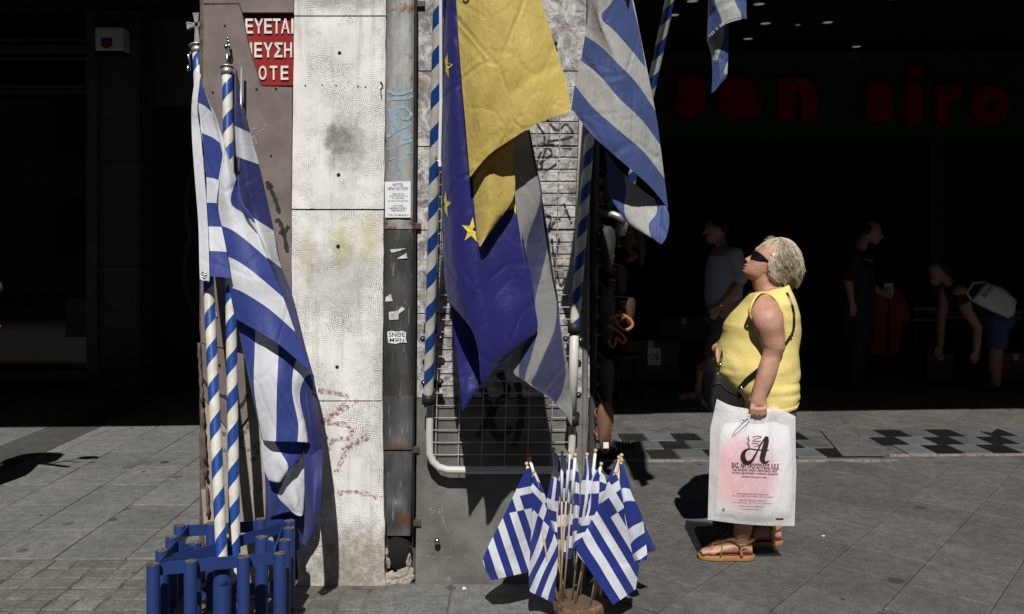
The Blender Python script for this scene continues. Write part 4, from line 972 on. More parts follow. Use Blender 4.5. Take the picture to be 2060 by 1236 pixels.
fY = flag('flag_cloth', [nearer(y_main, .40), nearer(y_in, .40)], M['yellow'], flY)
M['yellow_thread'] = surf('dull_yellow_thread', (0.30, 0.21, 0.05), (0.22, 0.15, 0.04), 40, .8)
stitches(fY, [(1145, 226), (1084, 248), (1026, 283), (982, 314), (947, 357)], flY, M['yellow_thread'], 60, -7, 2.4)
V, F = ribbon([(931, 1), (938, 5), (944, -4), (946, -14)], 4); b = bvh_of(fY)
obj('printed_claw', (project(V, b, .003), F), M['ink'], flY)

# ------------------------------------------------------------------ grey striped flag in the shade behind
flG = thing('greek_flag', 'greyish striped flag in shade hanging between blue flag and mesh frame', 'flag', tuple(P(1147, 862, 3.66)), 'large greek flags')
def grow(y, xs, ys=None, Yc=3.665):
    s = [1.2, 2, 3, 4, 5, 5.9]; return [(x, (ys[i] if ys else y), Yc + .03 * math.sin(i * 1.3 + y * .01), u9, S(s[i])) for i, x in enumerate(xs)]
g_main = patch([grow(262, (1026, 1062, 1063, 1064, 1065, 1066)), grow(330, (1030, 1074, 1076, 1077, 1078, 1079)), grow(400, (1036, 1087, 1088, 1089, 1090, 1091)), grow(485, (1048, 1060, 1101, 1103, 1104, 1105)), grow(540, (1056, 1064, 1092, 1110, 1111, 1112)),
                grow(604, (1060, 1068, 1077, 1120, 1121, 1122)), grow(660, (1062, 1072, 1081, 1116, 1127, 1129)), grow(706, (1036, 1050, 1072, 1098, 1133, 1137)), grow(752, (1034, 1044, 1056, 1078, 1138, 1143), (752, 756, 760, 752, 752, 752)), grow(790, (1054, 1058, 1062, 1070, 1130, 1147), (765, 768, 771, 775, 790, 790)), grow(830, (1090, 1095, 1100, 1104, 1120, 1151), (790, 793, 797, 799, 812, 825)), grow(855, (1128, 1130, 1132, 1134, 1138, 1150), (822, 825, 828, 830, 836, 858))], amp=.006, seed=40)
fG = flag('flag_cloth', [nearer(g_main, .44)], M['greek_shaded'], flG)

# ------------------------------------------------------------------ big faded flag on the slanting pole
pe0, pe1 = P(1252, 452, 4.02), P(1462, -540, 3.12)
pE = thing('flagpole', 'shaded spiral flagpole slanting up from the sandal stand behind faded flag', 'flagpole', tuple(pe0), 'spiral striped flagpoles')
pole_part('shaft', pe0, pe1, .021, pE)
flF = thing('greek_flag', 'faded blue and white striped flag hanging from the slanting pole beside yellow flag', 'flag', tuple(P(1330, 492, 3.7)), 'large greek flags')
def z5(x, y): return (820 + x * .3398, y * .3398)
YE = (3.64, 3.585, 3.565, 3.60, 3.66)
def ffrow(pts, s, Ys=YE, z=z5): return [(*z(x, y), Y, u9, S(s)) for (x, y), Y in zip(pts, Ys)]
f_main = patch([ffrow([(1350, -1900), (1480, -1920), (1600, -1940), (1700, -1960), (1800, -1980)], .2), ffrow([(1215, -1450), (1330, -1465), (1460, -1480), (1660, -1500), (1860, -1520)], .4), ffrow([(1160, -1000), (1270, -1010), (1390, -1020), (1560, -1040), (1740, -1060)], .6), ffrow([(1120, -560), (1200, -560), (1290, -570), (1430, -580), (1560, -600)], .9), ffrow([(1090, -170), (1150, -165), (1220, -170), (1270, -180), (1310, -200)], 1.1), ffrow([(1078, 20), (1110, 50), (1140, 70), (1240, 60), (1345, 40)], 1.1),
                ffrow([(1050, 212), (1150, 282), (1250, 382), (1355, 492), (1466, 655)], 2), ffrow([(1025, 360), (1130, 442), (1250, 580), (1385, 710), (1496, 860)], 3), ffrow([(990, 505), (1100, 640), (1250, 772), (1400, 902), (1521, 1060)], 4), ffrow([(970, 640), (1092, 800), (1300, 985), (1430, 1100), (1543, 1236)], 5)], amp=.009, seed=50)
f_tri = patch([ffrow([(1290, -400), (1325, -400), (1350, -410)], 2.05, (3.57, 3.56, 3.58)), ffrow([(1240, -190), (1290, -190), (1306, -200)], 2.1, (3.57, 3.56, 3.58)), ffrow([(1215, 0), (1270, 0), (1328, 0)], 2.2, (3.556, 3.55, 3.58)), ffrow([(1148, 95), (1270, 110), (1356, 120)], 2.4, (3.552, 3.55, 3.59)), ffrow([(1225, 178), (1305, 190), (1376, 205)], 2.6, (3.55, 3.555, 3.60)), ffrow([(1300, 262), (1355, 290), (1400, 345)], 2.8, (3.55, 3.56, 3.61)), ffrow([(1398, 382), (1410, 390), (1408, 398)], 2.95, (3.585, 3.6, 3.625))], amp=.004, seed=51)
def z7(x, y): return (1150 + x * .4854, 340 + y * .4854)
f_tri = laid_on(f_tri, [f_main])
f_und = patch([[(1216, 300, 3.76, u9, S(4.2)), (1250, 345, 3.75, u9, S(4.9)), (1295, 385, 3.74, u9, S(5.6)), (1340, 415, 3.72, u9, S(6.5))], [(1222, 350, 3.77, u9, S(4.3)), (1252, 385, 3.75, u9, S(4.9)), (1300, 415, 3.73, u9, S(5.5)), (1345, 430, 3.70, u9, S(6.6))], [(1228, 395, 3.76, u9, S(4.4)), (1256, 425, 3.74, u9, S(5.0)), (1300, 448, 3.71, u9, S(5.9)), (1346, 452, 3.68, u9, S(6.6))], [(1262, 448, 3.74, u9, S(4.9)), (1280, 460, 3.72, u9, S(5.3)), (1306, 472, 3.69, u9, S(5.95)), (1340, 478, 3.67, u9, S(6.6))], [(1298, 470, 3.71, u9, S(5.4)), (1306, 476, 3.70, u9, S(5.6)), (1318, 484, 3.68, u9, S(6.1)), (1331, 492, 3.67, u9, S(6.6))]], amp=.006, seed=52)
fF = flag('flag_cloth', [nearer(f_main, .52), nearer(f_tri, .52), nearer(f_und, .58)], M['greek_faded'], flF)
flH = thing('greek_flag', 'small faded striped flag end hanging in front of the red shop letters', 'flag', tuple(P(1435, 190, 3.9)), 'large greek flags')
def z9(x, y): return (1300 + x * .3689, y * .3689)
def hhrow(pts, ss, Ys): return [(*z9(x, y), Y, u9, S(s)) for (x, y), s, Y in zip(pts, ss, Ys)]
h_m = patch([hhrow([(330, -1500), (420, -1500), (540, -1510), (640, -1520)], (2.1, 3, 4, 4.8), (3.92, 3.87, 3.86, 3.9)), hhrow([(335, -800), (400, -800), (510, -810), (600, -820)], (2.1, 3, 4, 4.8), (3.92, 3.87, 3.86, 3.9)), hhrow([(345, -170), (365, -170), (450, -175), (520, -180)], (2.1, 3, 4, 4.8), (3.92, 3.87, 3.86, 3.9)), hhrow([(338, 0), (372, 0), (482, 0), (545, 0)], (2.1, 3, 4, 4.8), (3.92, 3.87, 3.86, 3.9)), hhrow([(336, 110), (405, 90), (515, 70), (546, 60)], (2.1, 3, 4, 4.8), (3.92, 3.87, 3.86, 3.9)), hhrow([(331, 225), (416, 142), (519, 105), (547, 104)], (2.1, 3, 4, 4.6), (3.92, 3.87, 3.86, 3.9))], amp=.006, seed=60)
h_u = patch([hhrow([(333, 150), (380, 140), (450, 120)], (3.1, 3.6, 4.3), (3.98, 3.96, 3.97)), hhrow([(334, 235), (385, 230), (450, 200)], (3.1, 3.7, 4.2), (3.98, 3.96, 3.97)), hhrow([(352, 290), (400, 340), (447, 290)], (3.5, 4.2, 4.6), (3.99, 3.96, 3.97)), hhrow([(360, 370), (405, 400), (444, 370)], (4.6, 4.8, 5.3), (3.99, 3.96, 3.97)), hhrow([(360, 440), (400, 455), (438, 420)], (4.6, 4.7, 4.8), (3.99, 3.96, 3.97)), hhrow([(356, 510), (375, 495), (400, 465)], (4.6, 4.7, 4.8), (3.99, 3.97, 3.97))], amp=.006, seed=61)
fH = flag('flag_cloth', [nearer(h_m, .56), nearer(h_u, .58)], M['greek_faded'], flH)
stitches(fH, [z9(331, 225), z9(416, 142), z9(519, 105)], flH, M['hemstitch'], 22, -5, 2.2)

# ------------------------------------------------------------------ hand flags in the log slice
M['bark2'] = surf('log_bark', (0.20, 0.12, 0.07), (0.07, 0.042, 0.028), 28, .9, bumpk=(40, 1.0, .01))
M['endgrain'] = surf('log_end_grain', (0.12, 0.085, 0.06), (0.075, 0.052, 0.04), 9, .85, spots=(60, .68, (.3, .26, .2)), bumpk=(50, .4))
lg = thing('log_slice', 'short log slice drilled with holes standing on the pavement, holding small flags', 'log', (.276, 3.50, 0))
lx, ly, lr = .276, 3.505, .108
prof = [(lr * .98, 0), (lr, .012), (lr * .99, .045), (lr * .95, .058)]
rings = [[(lx + r * (1 + .03 * math.sin(3 * a + 1) + .015 * math.sin(7 * a)) * math.cos(a), ly + r * (1 + .03 * math.sin(3 * a + 1)) * math.sin(a), z) for a in [2 * math.pi * k / 28 for k in range(28)]] for r, z in prof]
obj('bark', loft(rings), M['bark2'], lg, True)
obj('end_grain', ([Vector(p) + Vector((0, 0, .0012)) for p in rings[-1]], [tuple(range(28))]), M['endgrain'], lg)
def z4(x, y): return (960 + x * .2881, 880 + y * .2881)
def hand_flag(label, ball, base, Yt, Yb, patches, group='small flags on sticks in the log slice', sleeve=True):
    bx, by = z4(*ball); sx, sy = z4(*base)
    top = P(bx, by, Yt); bot = P(sx, sy, Yb); bot.z = max(min(bot.z, .085), .05)
    t = thing('hand_flag', label, 'hand flag', tuple(bot), group)
    obj('stick', tube([bot - Vector((0, 0, .02)), top], .0042, 8), M['stick'], t, True)
    obj('ball', ellipsoid(top, .0078, .0078, .0078, 12, 8), M['wood_ball'], t, True)
    d = (bot - top).normalized()
    if sleeve: obj('sleeve', tube([top + d * .014, top + d * .20], .0062, 10), M['paper'], t, True)
    flag('flag_cloth', patches, M['greek_small'], t)
    return t
def affine(F, eu, ev):
    """uv from zoomed pixel coords: F is the lower fly corner (u=1,v=1), eu / ev the pixel vectors of one unit"""
    det = eu[0] * ev[1] - eu[1] * ev[0]
    def f(x, y):
        dx, dy = x - F[0], y - F[1]
        return 1 + (dx * ev[1] - dy * ev[0]) / det, 1 + (eu[0] * dy - eu[1] * dx) / det
    return f
def apatch(rows, uvf, Yf, amp=.004, seed=0, warp=0.0):
    out = []
    for r in rows:
        q = []
        for (x, y) in r:
            u, v = uvf(x, y); v = min(max(v + warp * math.sin(y * .012 + x * .004), .002), .9985); u = min(max(u, .002), .998)
            q.append((*z4(x, y), Yf(x, y), u, v))
        out.append(q)
    # finer uv: evaluate affine after interpolation
    V, F, UV = patch(out, 7, amp, seed, 14)
    return V, F, UV
G1 = 'small flags on sticks in the log slice'
uv1 = affine((100, 1000), (218, 655), (-470, 105))
hand_flag('small striped flag spread towards the pillar, leftmost in the log slice', (345, 185), (572, 1135), 3.47, 3.45,
          [apatch([[(350, 215), (362, 215), (378, 215)], [(310, 282), (345, 285), (388, 300)], [(245, 425), (310, 430), (392, 440)], [(175, 570), (270, 580), (392, 590)], [(105, 705), (230, 720), (390, 740)], [(42, 850), (180, 860), (385, 850)], [(62, 930), (190, 935), (380, 915)], [(100, 1000), (225, 970), (368, 940)]], uv1, lambda x, y: 3.46 - .02 * math.sin(x * .02 + y * .004) + (x - 300) * .00012, seed=1)])
uv2 = affine((532, 1160), (-215, 560), (300, 330))
hand_flag('small striped flag folded lengthwise just right of the spread one', (391, 240), (545, 1170), 3.42, 3.43,
          [apatch([[(388, 262), (394, 262), (402, 268)], [(385, 360), (405, 355), (432, 345)], [(383, 470), (420, 465), (478, 480)], [(382, 570), (430, 570), (512, 580)], [(375, 690), (450, 690), (545, 690)], [(368, 830), (450, 830), (566, 760)], [(360, 960), (445, 960), (560, 900)], [(366, 1068), (430, 1090), (545, 1050)], [(385, 1080), (450, 1115), (532, 1160)]], uv2, lambda x, y: 3.41 - .022 * math.cos((x - 440) * .028 + y * .003), seed=2, warp=.03)])
uv3 = affine((950, 1170), (417, 694), (-440, 313))
hand_flag('large-spread small flag with cross uppermost, at the front of the log slice', (965, 240), (785, 1160), 3.42, 3.43,
          [apatch([[(955, 262), (965, 258), (976, 264)], [(905, 335), (950, 340), (1000, 345)], [(872, 440), (945, 450), (1022, 470)], [(795, 585), (910, 600), (1035, 590)], [(740, 690), (890, 720), (1062, 710)], [(692, 790), (860, 860), (1098, 870)], [(770, 905), (920, 960), (1130, 890)], [(860, 1040), (985, 1050), (1110, 1040)], [(950, 1170), (1020, 1122), (1104, 1062)]], uv3, lambda x, y: 3.40 + .018 * math.sin((x - y * .5) * .014) + max(0, x - 1000) * .0004, seed=3)])
uv4 = affine((1185, 870), (-70, -640 * -1), (-10, 640))
def hstrip(rows, v0, v1, Yc, seed, ub=.55, ue=.95, amp=.006, curve=.02):
    out = []
    n = len(rows) - 1
    for i, r in enumerate(rows):
        v = v0 + (v1 - v0) * i / n; q = []
        for j, (x, y) in enumerate(r):
            s = j / (len(r) - 1)
            q.append((*z4(x, y), Yc - curve * math.sin(s * math.pi) + .01 * math.sin(i * 1.3 + j), ub + (ue - ub) * s, v))
        out.append(q)
    return patch(out, 7, amp, seed, 14)
hand_flag('small flag hanging behind the large-spread one, right side of the log slice', (1009, 160), (808, 1135), 3.48, 3.50,
          [hstrip([[(990, 200), (1000, 185), (1016, 190)], [(985, 330), (1010, 300), (1048, 305)], [(990, 470), (1030, 420), (1092, 425)], [(1010, 560), (1060, 520), (1132, 500)], [(1040, 680), (1085, 640), (1160, 600)], [(1070, 790), (1115, 740), (1172, 700)], [(1095, 850), (1130, 840), (1186, 800)], [(1110, 900), (1145, 870), (1186, 856)]], .02, .99, 3.48, 4, .2, .3)], sleeve=False)
hand_flag('mostly navy small flag hanging farthest right in the log slice', (1008, 125), (835, 1105), 3.53, 3.54,
          [hstrip([[(1010, 200), (1020, 200), (1032, 210)], [(1040, 380), (1070, 380), (1095, 410)], [(1070, 560), (1110, 560), (1150, 570)], [(1120, 720), (1160, 690), (1205, 690)], [(1150, 790), (1200, 770), (1248, 780)], [(1170, 812), (1200, 806), (1240, 788)]], .89, .995, 3.54, 5, .5, .9)], sleeve=False)
hand_flag('small flag rolled tight behind its neighbour, stick leaning right in the log slice', (990, 140), (850, 1130), 3.50, 3.50,
          [hstrip([[(970, 160), (985, 160), (998, 165)], [(925, 260), (960, 250), (985, 260)], [(905, 320), (950, 330), (985, 350)], [(920, 420), (950, 420), (980, 430)]], .02, .33, 3.51, 6, .05, .3)], sleeve=False)
hand_flag('small flag with pale hoist billowing left, behind the sleeved sticks', (534, 83), (588, 1115), 3.53, 3.52,
          [hstrip([[(540, 105), (550, 110), (565, 130)], [(535, 190), (560, 190), (600, 240)], [(520, 260), (550, 270), (598, 300)], [(500, 360), (540, 370), (592, 380)], [(485, 450), (530, 470), (580, 480)], [(505, 560), (540, 570), (580, 580)], [(530, 660), (550, 670), (585, 680)]], .0, .9, 3.53, 7, .05, .34)])
hand_flag('upright small flag with broad stripes behind the two longest white sleeves', (592, 107), (588, 1115), 3.50, 3.50, [hstrip([[(588, 130), (610, 130), (640, 150)], [(580, 290), (615, 280), (650, 290)], [(575, 420), (615, 410), (645, 420)], [(565, 540), (610, 530), (640, 540)], [(560, 650), (600, 640), (640, 650)], [(570, 760), (600, 770), (640, 780)], [(600, 840), (620, 850), (645, 850)]], .1, .99, 3.52, 8, .4, .5)])
hand_flag('small flag on the longest white-sleeved stick, flag hanging behind it', (644, 100), (572, 1138), 3.45, 3.46, [hstrip([[(645, 150), (655, 150), (672, 160)], [(640, 290), (660, 285), (690, 300)], [(640, 430), (660, 430), (700, 430)], [(630, 560), (655, 560), (705, 560)], [(625, 700), (650, 700), (700, 700)], [(620, 850), (640, 850), (660, 850)]], .0, .99, 3.50, 9, .6, .8)])
hand_flag("small flag on the white-sleeved stick leaning over the bunch's middle", (686, 124), (600, 1100), 3.44, 3.47, [hstrip([[(684, 150), (690, 150), (700, 165)], [(672, 300), (690, 290), (712, 300)], [(665, 440), (690, 430), (716, 440)], [(665, 600), (690, 590), (716, 600)], [(668, 760), (685, 750), (705, 760)]], .1, .9, 3.48, 10, .6, .75)])
hand_flag('small flag with its cross showing, between the white-sleeved sticks and the largest flag', (768, 120), (665, 1085), 3.48, 3.49, [hstrip([[(752, 150), (765, 140), (780, 150)], [(745, 240), (775, 240), (802, 255)], [(725, 330), (770, 330), (815, 330)], [(722, 440), (765, 440), (820, 420)], [(712, 520), (750, 520), (800, 510)], [(705, 610), (740, 600), (780, 590)]], .02, .62, 3.47, 11, .04, .36)])
hand_flag('small flag on a short stick tucked behind the middle of the bunch', (826, 93), (720, 1065), 3.53, 3.53, [hstrip([[(815, 130), (822, 120), (830, 130)], [(795, 200), (815, 200), (832, 220)], [(800, 270), (820, 270), (845, 280)], [(800, 360), (830, 370), (850, 380)]], .02, .5, 3.54, 12, .05, .3)])
hand_flag('small flag draped across its stick beside the largest one, lower edge blue', (866, 186), (682, 1140), 3.44, 3.45, [hstrip([[(850, 215), (868, 205), (882, 230)], [(800, 290), (845, 280), (900, 310)], [(782, 380), (840, 380), (900, 360)], [(775, 490), (835, 480), (880, 440)], [(750, 570), (815, 560), (850, 530)], [(700, 650), (770, 640), (810, 610)], [(685, 710), (750, 680), (790, 660)], [(660, 790), (725, 730), (765, 720)]], .05, .99, 3.45, 13, .18, .5)])
hand_flag('shaded small flag half hidden behind the leftmost spread flag', (367, 150), (625, 1070), 3.53, 3.50, [hstrip([[(362, 185), (372, 180), (388, 190)], [(365, 260), (395, 260), (425, 280)], [(375, 360), (420, 360), (465, 380)], [(400, 480), (440, 480), (490, 460)], [(430, 570), (480, 560), (525, 560)]], .02, .6, 3.54, 14, .05, .5)])
# ------------------------------------------------------------------ people materials
def skin(name, a, b, spots=True):
    t = NT(name); pos = t.pos()
    c = t.mix(t.ramp(t.noise(16, 5, pos, .65), .32, .7), a, b)
    if spots: c = t.mix(t.math('MULTIPLY', t.ramp(t.noise(75, 4, pos, .6), .62, .70), .45), c, tuple(x * .45 for x in a))
    t.col(c); t.p(Roughness=t.math('ADD', .38, t.math('MULTIPLY', t.noise(60, 3, pos), .25))); t.b.inputs['Subsurface Weight'].default_value = .06; t.b.inputs['Subsurface Radius'].default_value = (.012, .005, .003)
    t.bump(t.math('ADD', t.noise(130, 4, pos, .7), t.math('MULTIPLY', t.noise(22, 4, pos), 2.2)), .6, .0035)
    return t.m
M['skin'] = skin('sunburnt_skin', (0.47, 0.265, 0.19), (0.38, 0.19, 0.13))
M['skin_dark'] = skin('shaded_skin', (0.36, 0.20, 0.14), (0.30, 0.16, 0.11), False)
def jersey():
    t = NT('yellow_jersey'); pos = t.pos()
    t.col(t.mix(t.noise(9, 4, pos), (0.74, 0.61, 0.23), (0.67, 0.53, 0.18))); t.p(Roughness=.85); t.b.inputs['Specular IOR Level'].default_value = .15
    w1 = t.math('ABSOLUTE', t.math('SUBTRACT', t.noise(7, 3, t.sc(pos, 1.0, 1.0, 2.6), .5, 1.4), .5))
    w2 = t.noise(20, 4, t.sc(pos, 1.0, 1.0, 2.0), .6, .8); knit = t.noise(500, 2, pos)
    t.bump(t.math('ADD', t.math('ADD', t.math('MULTIPLY', t.math('MINIMUM', w1, .09), 2.2), t.math('MULTIPLY', w2, .35)), t.math('MULTIPLY', knit, .05)), .28, .010)
    return t.m
M['jersey'] = jersey()
M['jeans'] = surf('blue_denim', (0.035, 0.06, 0.14), (0.06, 0.095, 0.19), 30, .8)
M['leather'] = surf('black_leather', (0.010, 0.010, 0.011), (0.016, 0.016, 0.017), 20, .38, bumpk=(70, .25), spec=.5)
M['tan'] = surf('tan_leather', (0.30, 0.16, 0.06), (0.23, 0.12, 0.045), 20, .5)
M['tan_sole'] = surf('brown_sandal_sole', (0.36, 0.19, 0.07), (0.28, 0.14, 0.05), 30, .6)
M['insole'] = surf('red_brown_insole', (0.19, 0.055, 0.03), (0.15, 0.045, 0.025), 20, .6)
M['lens'] = surf('black_sunglass_plastic', (0.006, 0.006, 0.006), (0.008, 0.008, 0.008), 4, .08, spec=.6, fine=0)
M['lip'] = surf('dull_lip', (0.36, 0.15, 0.12), (0.30, 0.12, 0.1), 30, .4)
def hair_mat():
    t = NT('ash_blonde_hair'); r = t.n('ShaderNodeUVMap').outputs[0]; s = t.n('ShaderNodeSeparateXYZ', i_0=r)
    c = t.mix(s.outputs[0], (0.27, 0.205, 0.125), (0.72, 0.64, 0.50))
    c = t.mix(t.math('MULTIPLY', t.ramp(s.outputs[1], .6, 1.0), .35), c, (0.50, 0.38, 0.2))
    t.col(c); t.p(Roughness=.42); t.b.inputs['Specular IOR Level'].default_value = .5
    return t.m
M['hair'] = hair_mat()
M['hair_base'] = surf('shade_dark_underlayer', (0.13, 0.10, 0.065), (0.19, 0.15, 0.10), 40, .6)  # darker than the strands, to paint shade between them

# ------------------------------------------------------------------ the woman
YW = 4.17
def z6(x, y): return (1400 + x * .2427, 560 + y * .2427)
def ze(x, y): return (1470 + x * .11326, 460 + y * .11326)
def W(px, py, dy=0.0, Y=YW):
    p = P(px, py, Y); return Vector((p.x, Y + dy, p.z))
wo = thing('person', 'person in yellow sleeveless top and sunglasses looking up, carrying a white shopping bag', 'person', (1.16, YW, 0))
def ring(xf, xb, y, hw, z=z6, n=28, pw=.9, grow=0.0, Y=YW, dyc=0.0, tilt=0.0):
    a = W(*z(xf, y), Y=Y); b = W(*z(xb, y), Y=Y); c = (a + b) / 2; h = (b - a).length / 2 + grow; out = []
    for k in range(n):
        t = 2 * math.pi * k / n; ct, st = math.cos(t), math.sin(t)
        out.append(Vector((c.x - h * math.copysign(abs(ct) ** pw, ct), Y + dyc + (hw + grow) * math.copysign(abs(st) ** pw, st), c.z + tilt * ct)))
    return out
tor = [(60, 560, 735, .07), (95, 505, 752, .125), (130, 474, 762, .165), (200, 420, 788, .190), (300, 325, 820, .195), (385, 258, 833, .19), (420, 247, 834, .19), (500, 232, 826, .19), (600, 200, 821, .195), (700, 170, 822, .205), (760, 174, 818, .208), (830, 205, 812, .21), (900, 262, 818, .212), (960, 305, 816, .212), (1010, 338, 800, .208), (1056, 372, 792, .20)]
torso_body = loft([ring(f + 12, b - 12, y, w_ - .012) for y, f, b, w_ in tor] + [ring(395, 785, 1120, .19), ring(410, 775, 1220, .18)])
# head
O = Vector((430, 800)); ex, nx = Vector((.56, -.83)), Vector((-.83, -.56))
def hp(s, f, lat):
    q = O + ex * s + nx * f; p = W(*ze(q.x, q.y)); return Vector((p.x, YW + lat * .000273, p.z))
hst = [(-128, 120, 10, 60), (-112, 178, -30, 118), (-75, 204, -80, 165), (-33, 214, -120, 198), (0, 218, -150, 212), (30, 220, -180, 222), (60, 219, -210, 232), (90, 218, -245, 243), (119, 218, -280, 250), (160, 217, -315, 258), (200, 214, -335, 263), (240, 213, -350, 268), (300, 214, -365, 272), (350, 216, -372, 275), (420, 210, -375, 274), (500, 190, -365, 262), (580, 145, -325, 228), (640, 75, -235, 165), (672, 5, -110, 80)]
def lerp_tab(tab, s):
    if s <= tab[0][0]: return tab[0][1]
    for (a, va), (b, vb) in zip(tab, tab[1:]):
        if a <= s <= b:
            k = (s - a) / (b - a); k = k * k * (3 - 2 * k); return va + (vb - va) * k
    return tab[-1][1]
nose_t = [(62, 0), (84, 26), (104, 74), (119, 86), (140, 74), (180, 54), (232, 30), (290, 10), (340, 0)]
lips_t = [(-112, 6), (-92, 18), (-70, 8), (-52, 2), (-36, 17), (-20, 13), (-4, -4), (12, 14), (30, 23), (48, 12), (64, 4), (90, 0)]
brow_t = [(290, 0), (345, 9), (390, 0)]
def head_ring(s, f, b, w_, n=56):
    out = []
    for k in range(n):
        t = 2 * math.pi * k / n; ct, st = math.cos(t), math.sin(t)
        lat = w_ * math.copysign(abs(st) ** .88, st)
        d = (f if ct > 0 else -b) * ct if ct > 0 else -(-b) * abs(ct)
        if ct > 0:
            d += lerp_tab(nose_t, s) * math.exp(-(lat / 44) ** 2) * (1.0) + lerp_tab(lips_t, s) * math.exp(-(lat / 100) ** 2) + lerp_tab(brow_t, s) * math.exp(-(lat / 170) ** 2)
            d -= 26 * math.exp(-((s - 262) / 45) ** 2) * math.exp(-((abs(lat) - 95) / 55) ** 2)       # eye sockets
            d += 14 * math.exp(-((s - 160) / 60) ** 2) * math.exp(-((abs(lat) - 150) / 60) ** 2)      # cheekbones
            d += 12 * math.exp(-((s - 92) / 22) ** 2) * math.exp(-((abs(lat) - 42) / 20) ** 2)        # nostril wings
        out.append(hp(s, d, lat))
    return out
ss = sorted(set([x[0] for x in hst] + list(range(-120, 350, 12))))
def tab(i): return [(x[0], x[i]) for x in hst]
head = loft([head_ring(s, lerp_tab(tab(1), s), lerp_tab(tab(2), s), lerp_tab(tab(3), s)) for s in ss])
nk = lambda x, y: W(*ze(x, y))
neck = tube([nk(690, 1230), nk(660, 1100), nk(600, 960), nk(560, 840), nk(560, 700)], [.078, .066, .060, .058, .06], 20)
# arms
arm_o = [(128, 545, 598), (145, 512, 630), (170, 490, 660), (210, 468, 692), (260, 450, 712), (320, 455, 722), (400, 474, 726), (470, 505, 728), (540, 533, 737), (590, 553, 735), (650, 546, 706), (700, 528, 694), (800, 502, 668), (900, 476, 626), (960, 464, 592), (1000, 452, 584), (1050, 446, 584)]
YA = 3.945
def arm_ring(y, a, b, k):
    dep = YA + .10 * (max(0, 430 - y) / 302) ** 2.2 - .02 * max(0, y - 600) / 450
    p = P(*z6(a, y), dep); q = P(*z6(b, y), dep); c = (p + q) / 2; h = (q - p).length / 2
    hw = h * lerp_tab([(0, .92), (560, .92), (660, .80), (900, .78), (1000, .62)], y)
    hw = max(hw, .03)
    return [Vector((c.x - h * math.cos(2 * math.pi * i / 24), dep + hw * math.sin(2 * math.pi * i / 24), c.z)) for i in range(24)]
arm_near = loft([arm_ring(y, a, b, 0) for (y, a, b) in catmull(arm_o, 4)])
shoulder = rtube([W(*z6(585, 230), -.16), W(*z6(590, 200), -.08)], [.055, .07], 16)
fing = []
for (fx, ln, dx) in ((470, 0, -6), (503, 8, -2), (537, 8, 2), (567, 2, 4)):
    pts = [P(*z6(fx, 1035), 3.925), P(*z6(fx + dx, 1085 + ln), 3.90), P(*z6(fx + dx, 1120 + ln), 3.905), P(*z6(fx + dx, 1138 + ln), 3.93), P(*z6(fx + dx, 1128 + ln), 3.955), P(*z6(fx, 1100 + ln), 3.962)]
    fing.append(rtube(pts, [.0115, .0112, .0105, .0098, .0092, .008], 12))
thumb = rtube([P(*z6(458, 1010), 3.94), P(*z6(448, 1060), 3.965), P(*z6(470, 1100), 3.975), P(*z6(505, 1112), 3.972)], [.013, .0125, .011, .009], 12)
# far arm resting on the bag in front of the belly
far_arm = rtube([W(*z6(600, 210), .21), W(*z6(500, 420), .27), W(*z6(420, 560), .27), W(*z6(300, 620), .20), W(*z6(215, 610), .10)], [.062, .055, .045, .038, .028], 16)
ffing = [rtube([W(*z6(225, 600 + k * 12), .10 - k * .01), W(*z6(195, 580 + k * 16), .05 - k * .012), W(*z6(178 - k * 3, 600 + k * 18), .0 - k * .01), W(*z6(165, 640 + k * 14), -.02 - k * .008)], [.011, .0105, .01, .008], 10) for k in range(4)]
fpalm = rtube([W(*z6(260, 615), .13), W(*z6(210, 605), .08)], [.03, .03], 14)
fthumb = rtube([W(*z6(240, 590), .10), W(*z6(222, 555), .06), W(*z6(218, 535), .04)], [.012, .011, .009], 10)
# legs and feet
def leg(hip, knee, ankle, Yk, yk):
    return tube([hip, hip.lerp(knee, .5), knee, knee.lerp(ankle, .3) + Vector((.012, 0, 0)), knee.lerp(ankle, .65) + Vector((.006, 0, 0)), ankle, ankle + Vector((0, 0, -.035))], [.105, .085, .064, .062, .05, .0375, .038], 20)
ank_n = P(1491, 1085, 4.085); ank_f = P(1553, 1062, 4.285)
hipn = W(1530, 830, -.09); hipf = W(1535, 830, .09)
kn_n = Vector((ank_n.x + .035, 4.085, .46)); kn_f = Vector((ank_f.x + .0, 4.27, .46))
legn = leg(hipn, kn_n, ank_n, 0, 0); legf = leg(hipf, kn_f, ank_f, 0, 0)
def foot(heel, yaw, zb=.028):
    """foot pointing to -X from the heel point; returns parts"""
    c, s = math.cos(yaw), math.sin(yaw)
    def T(x, y, z): return Vector((heel[0] - x * c - y * s, heel[1] + y * c - x * s, zb + z))
    rows = [(0.0, .024, .0, .05), (.02, .031, .0, .075), (.055, .034, .0, .095), (.09, .034, .0, .088), (.125, .037, .0, .066), (.16, .043, .0, .046), (.19, .046, .0, .034), (.205, .044, 0, .028)]
    rings = []
    for x, hw, z0, zt in rows:
        rings.append([T(x, hw * math.cos(2 * math.pi * k / 20) * (1.0 if math.sin(2 * math.pi * k / 20) < .2 else .86), z0 + zt / 2 + zt / 2 * math.sin(2 * math.pi * k / 20)) for k in range(20)])
    parts = [loft(rings)]
    for i, (y, ln, r) in enumerate(((-.034, .235, .0125), (-.014, .240, .0095), (.002, .234, .009), (.018, .225, .0085), (.032, .213, .008))):
        parts.append(rtube([T(.185, y * .95, .014), T(.212, y, .016), T(ln, y, .011)], [r * 1.1, r, r * .92], 10))
    return parts, T
heel_n = G(1513, 1127); heel_f = G(1571, 1100)
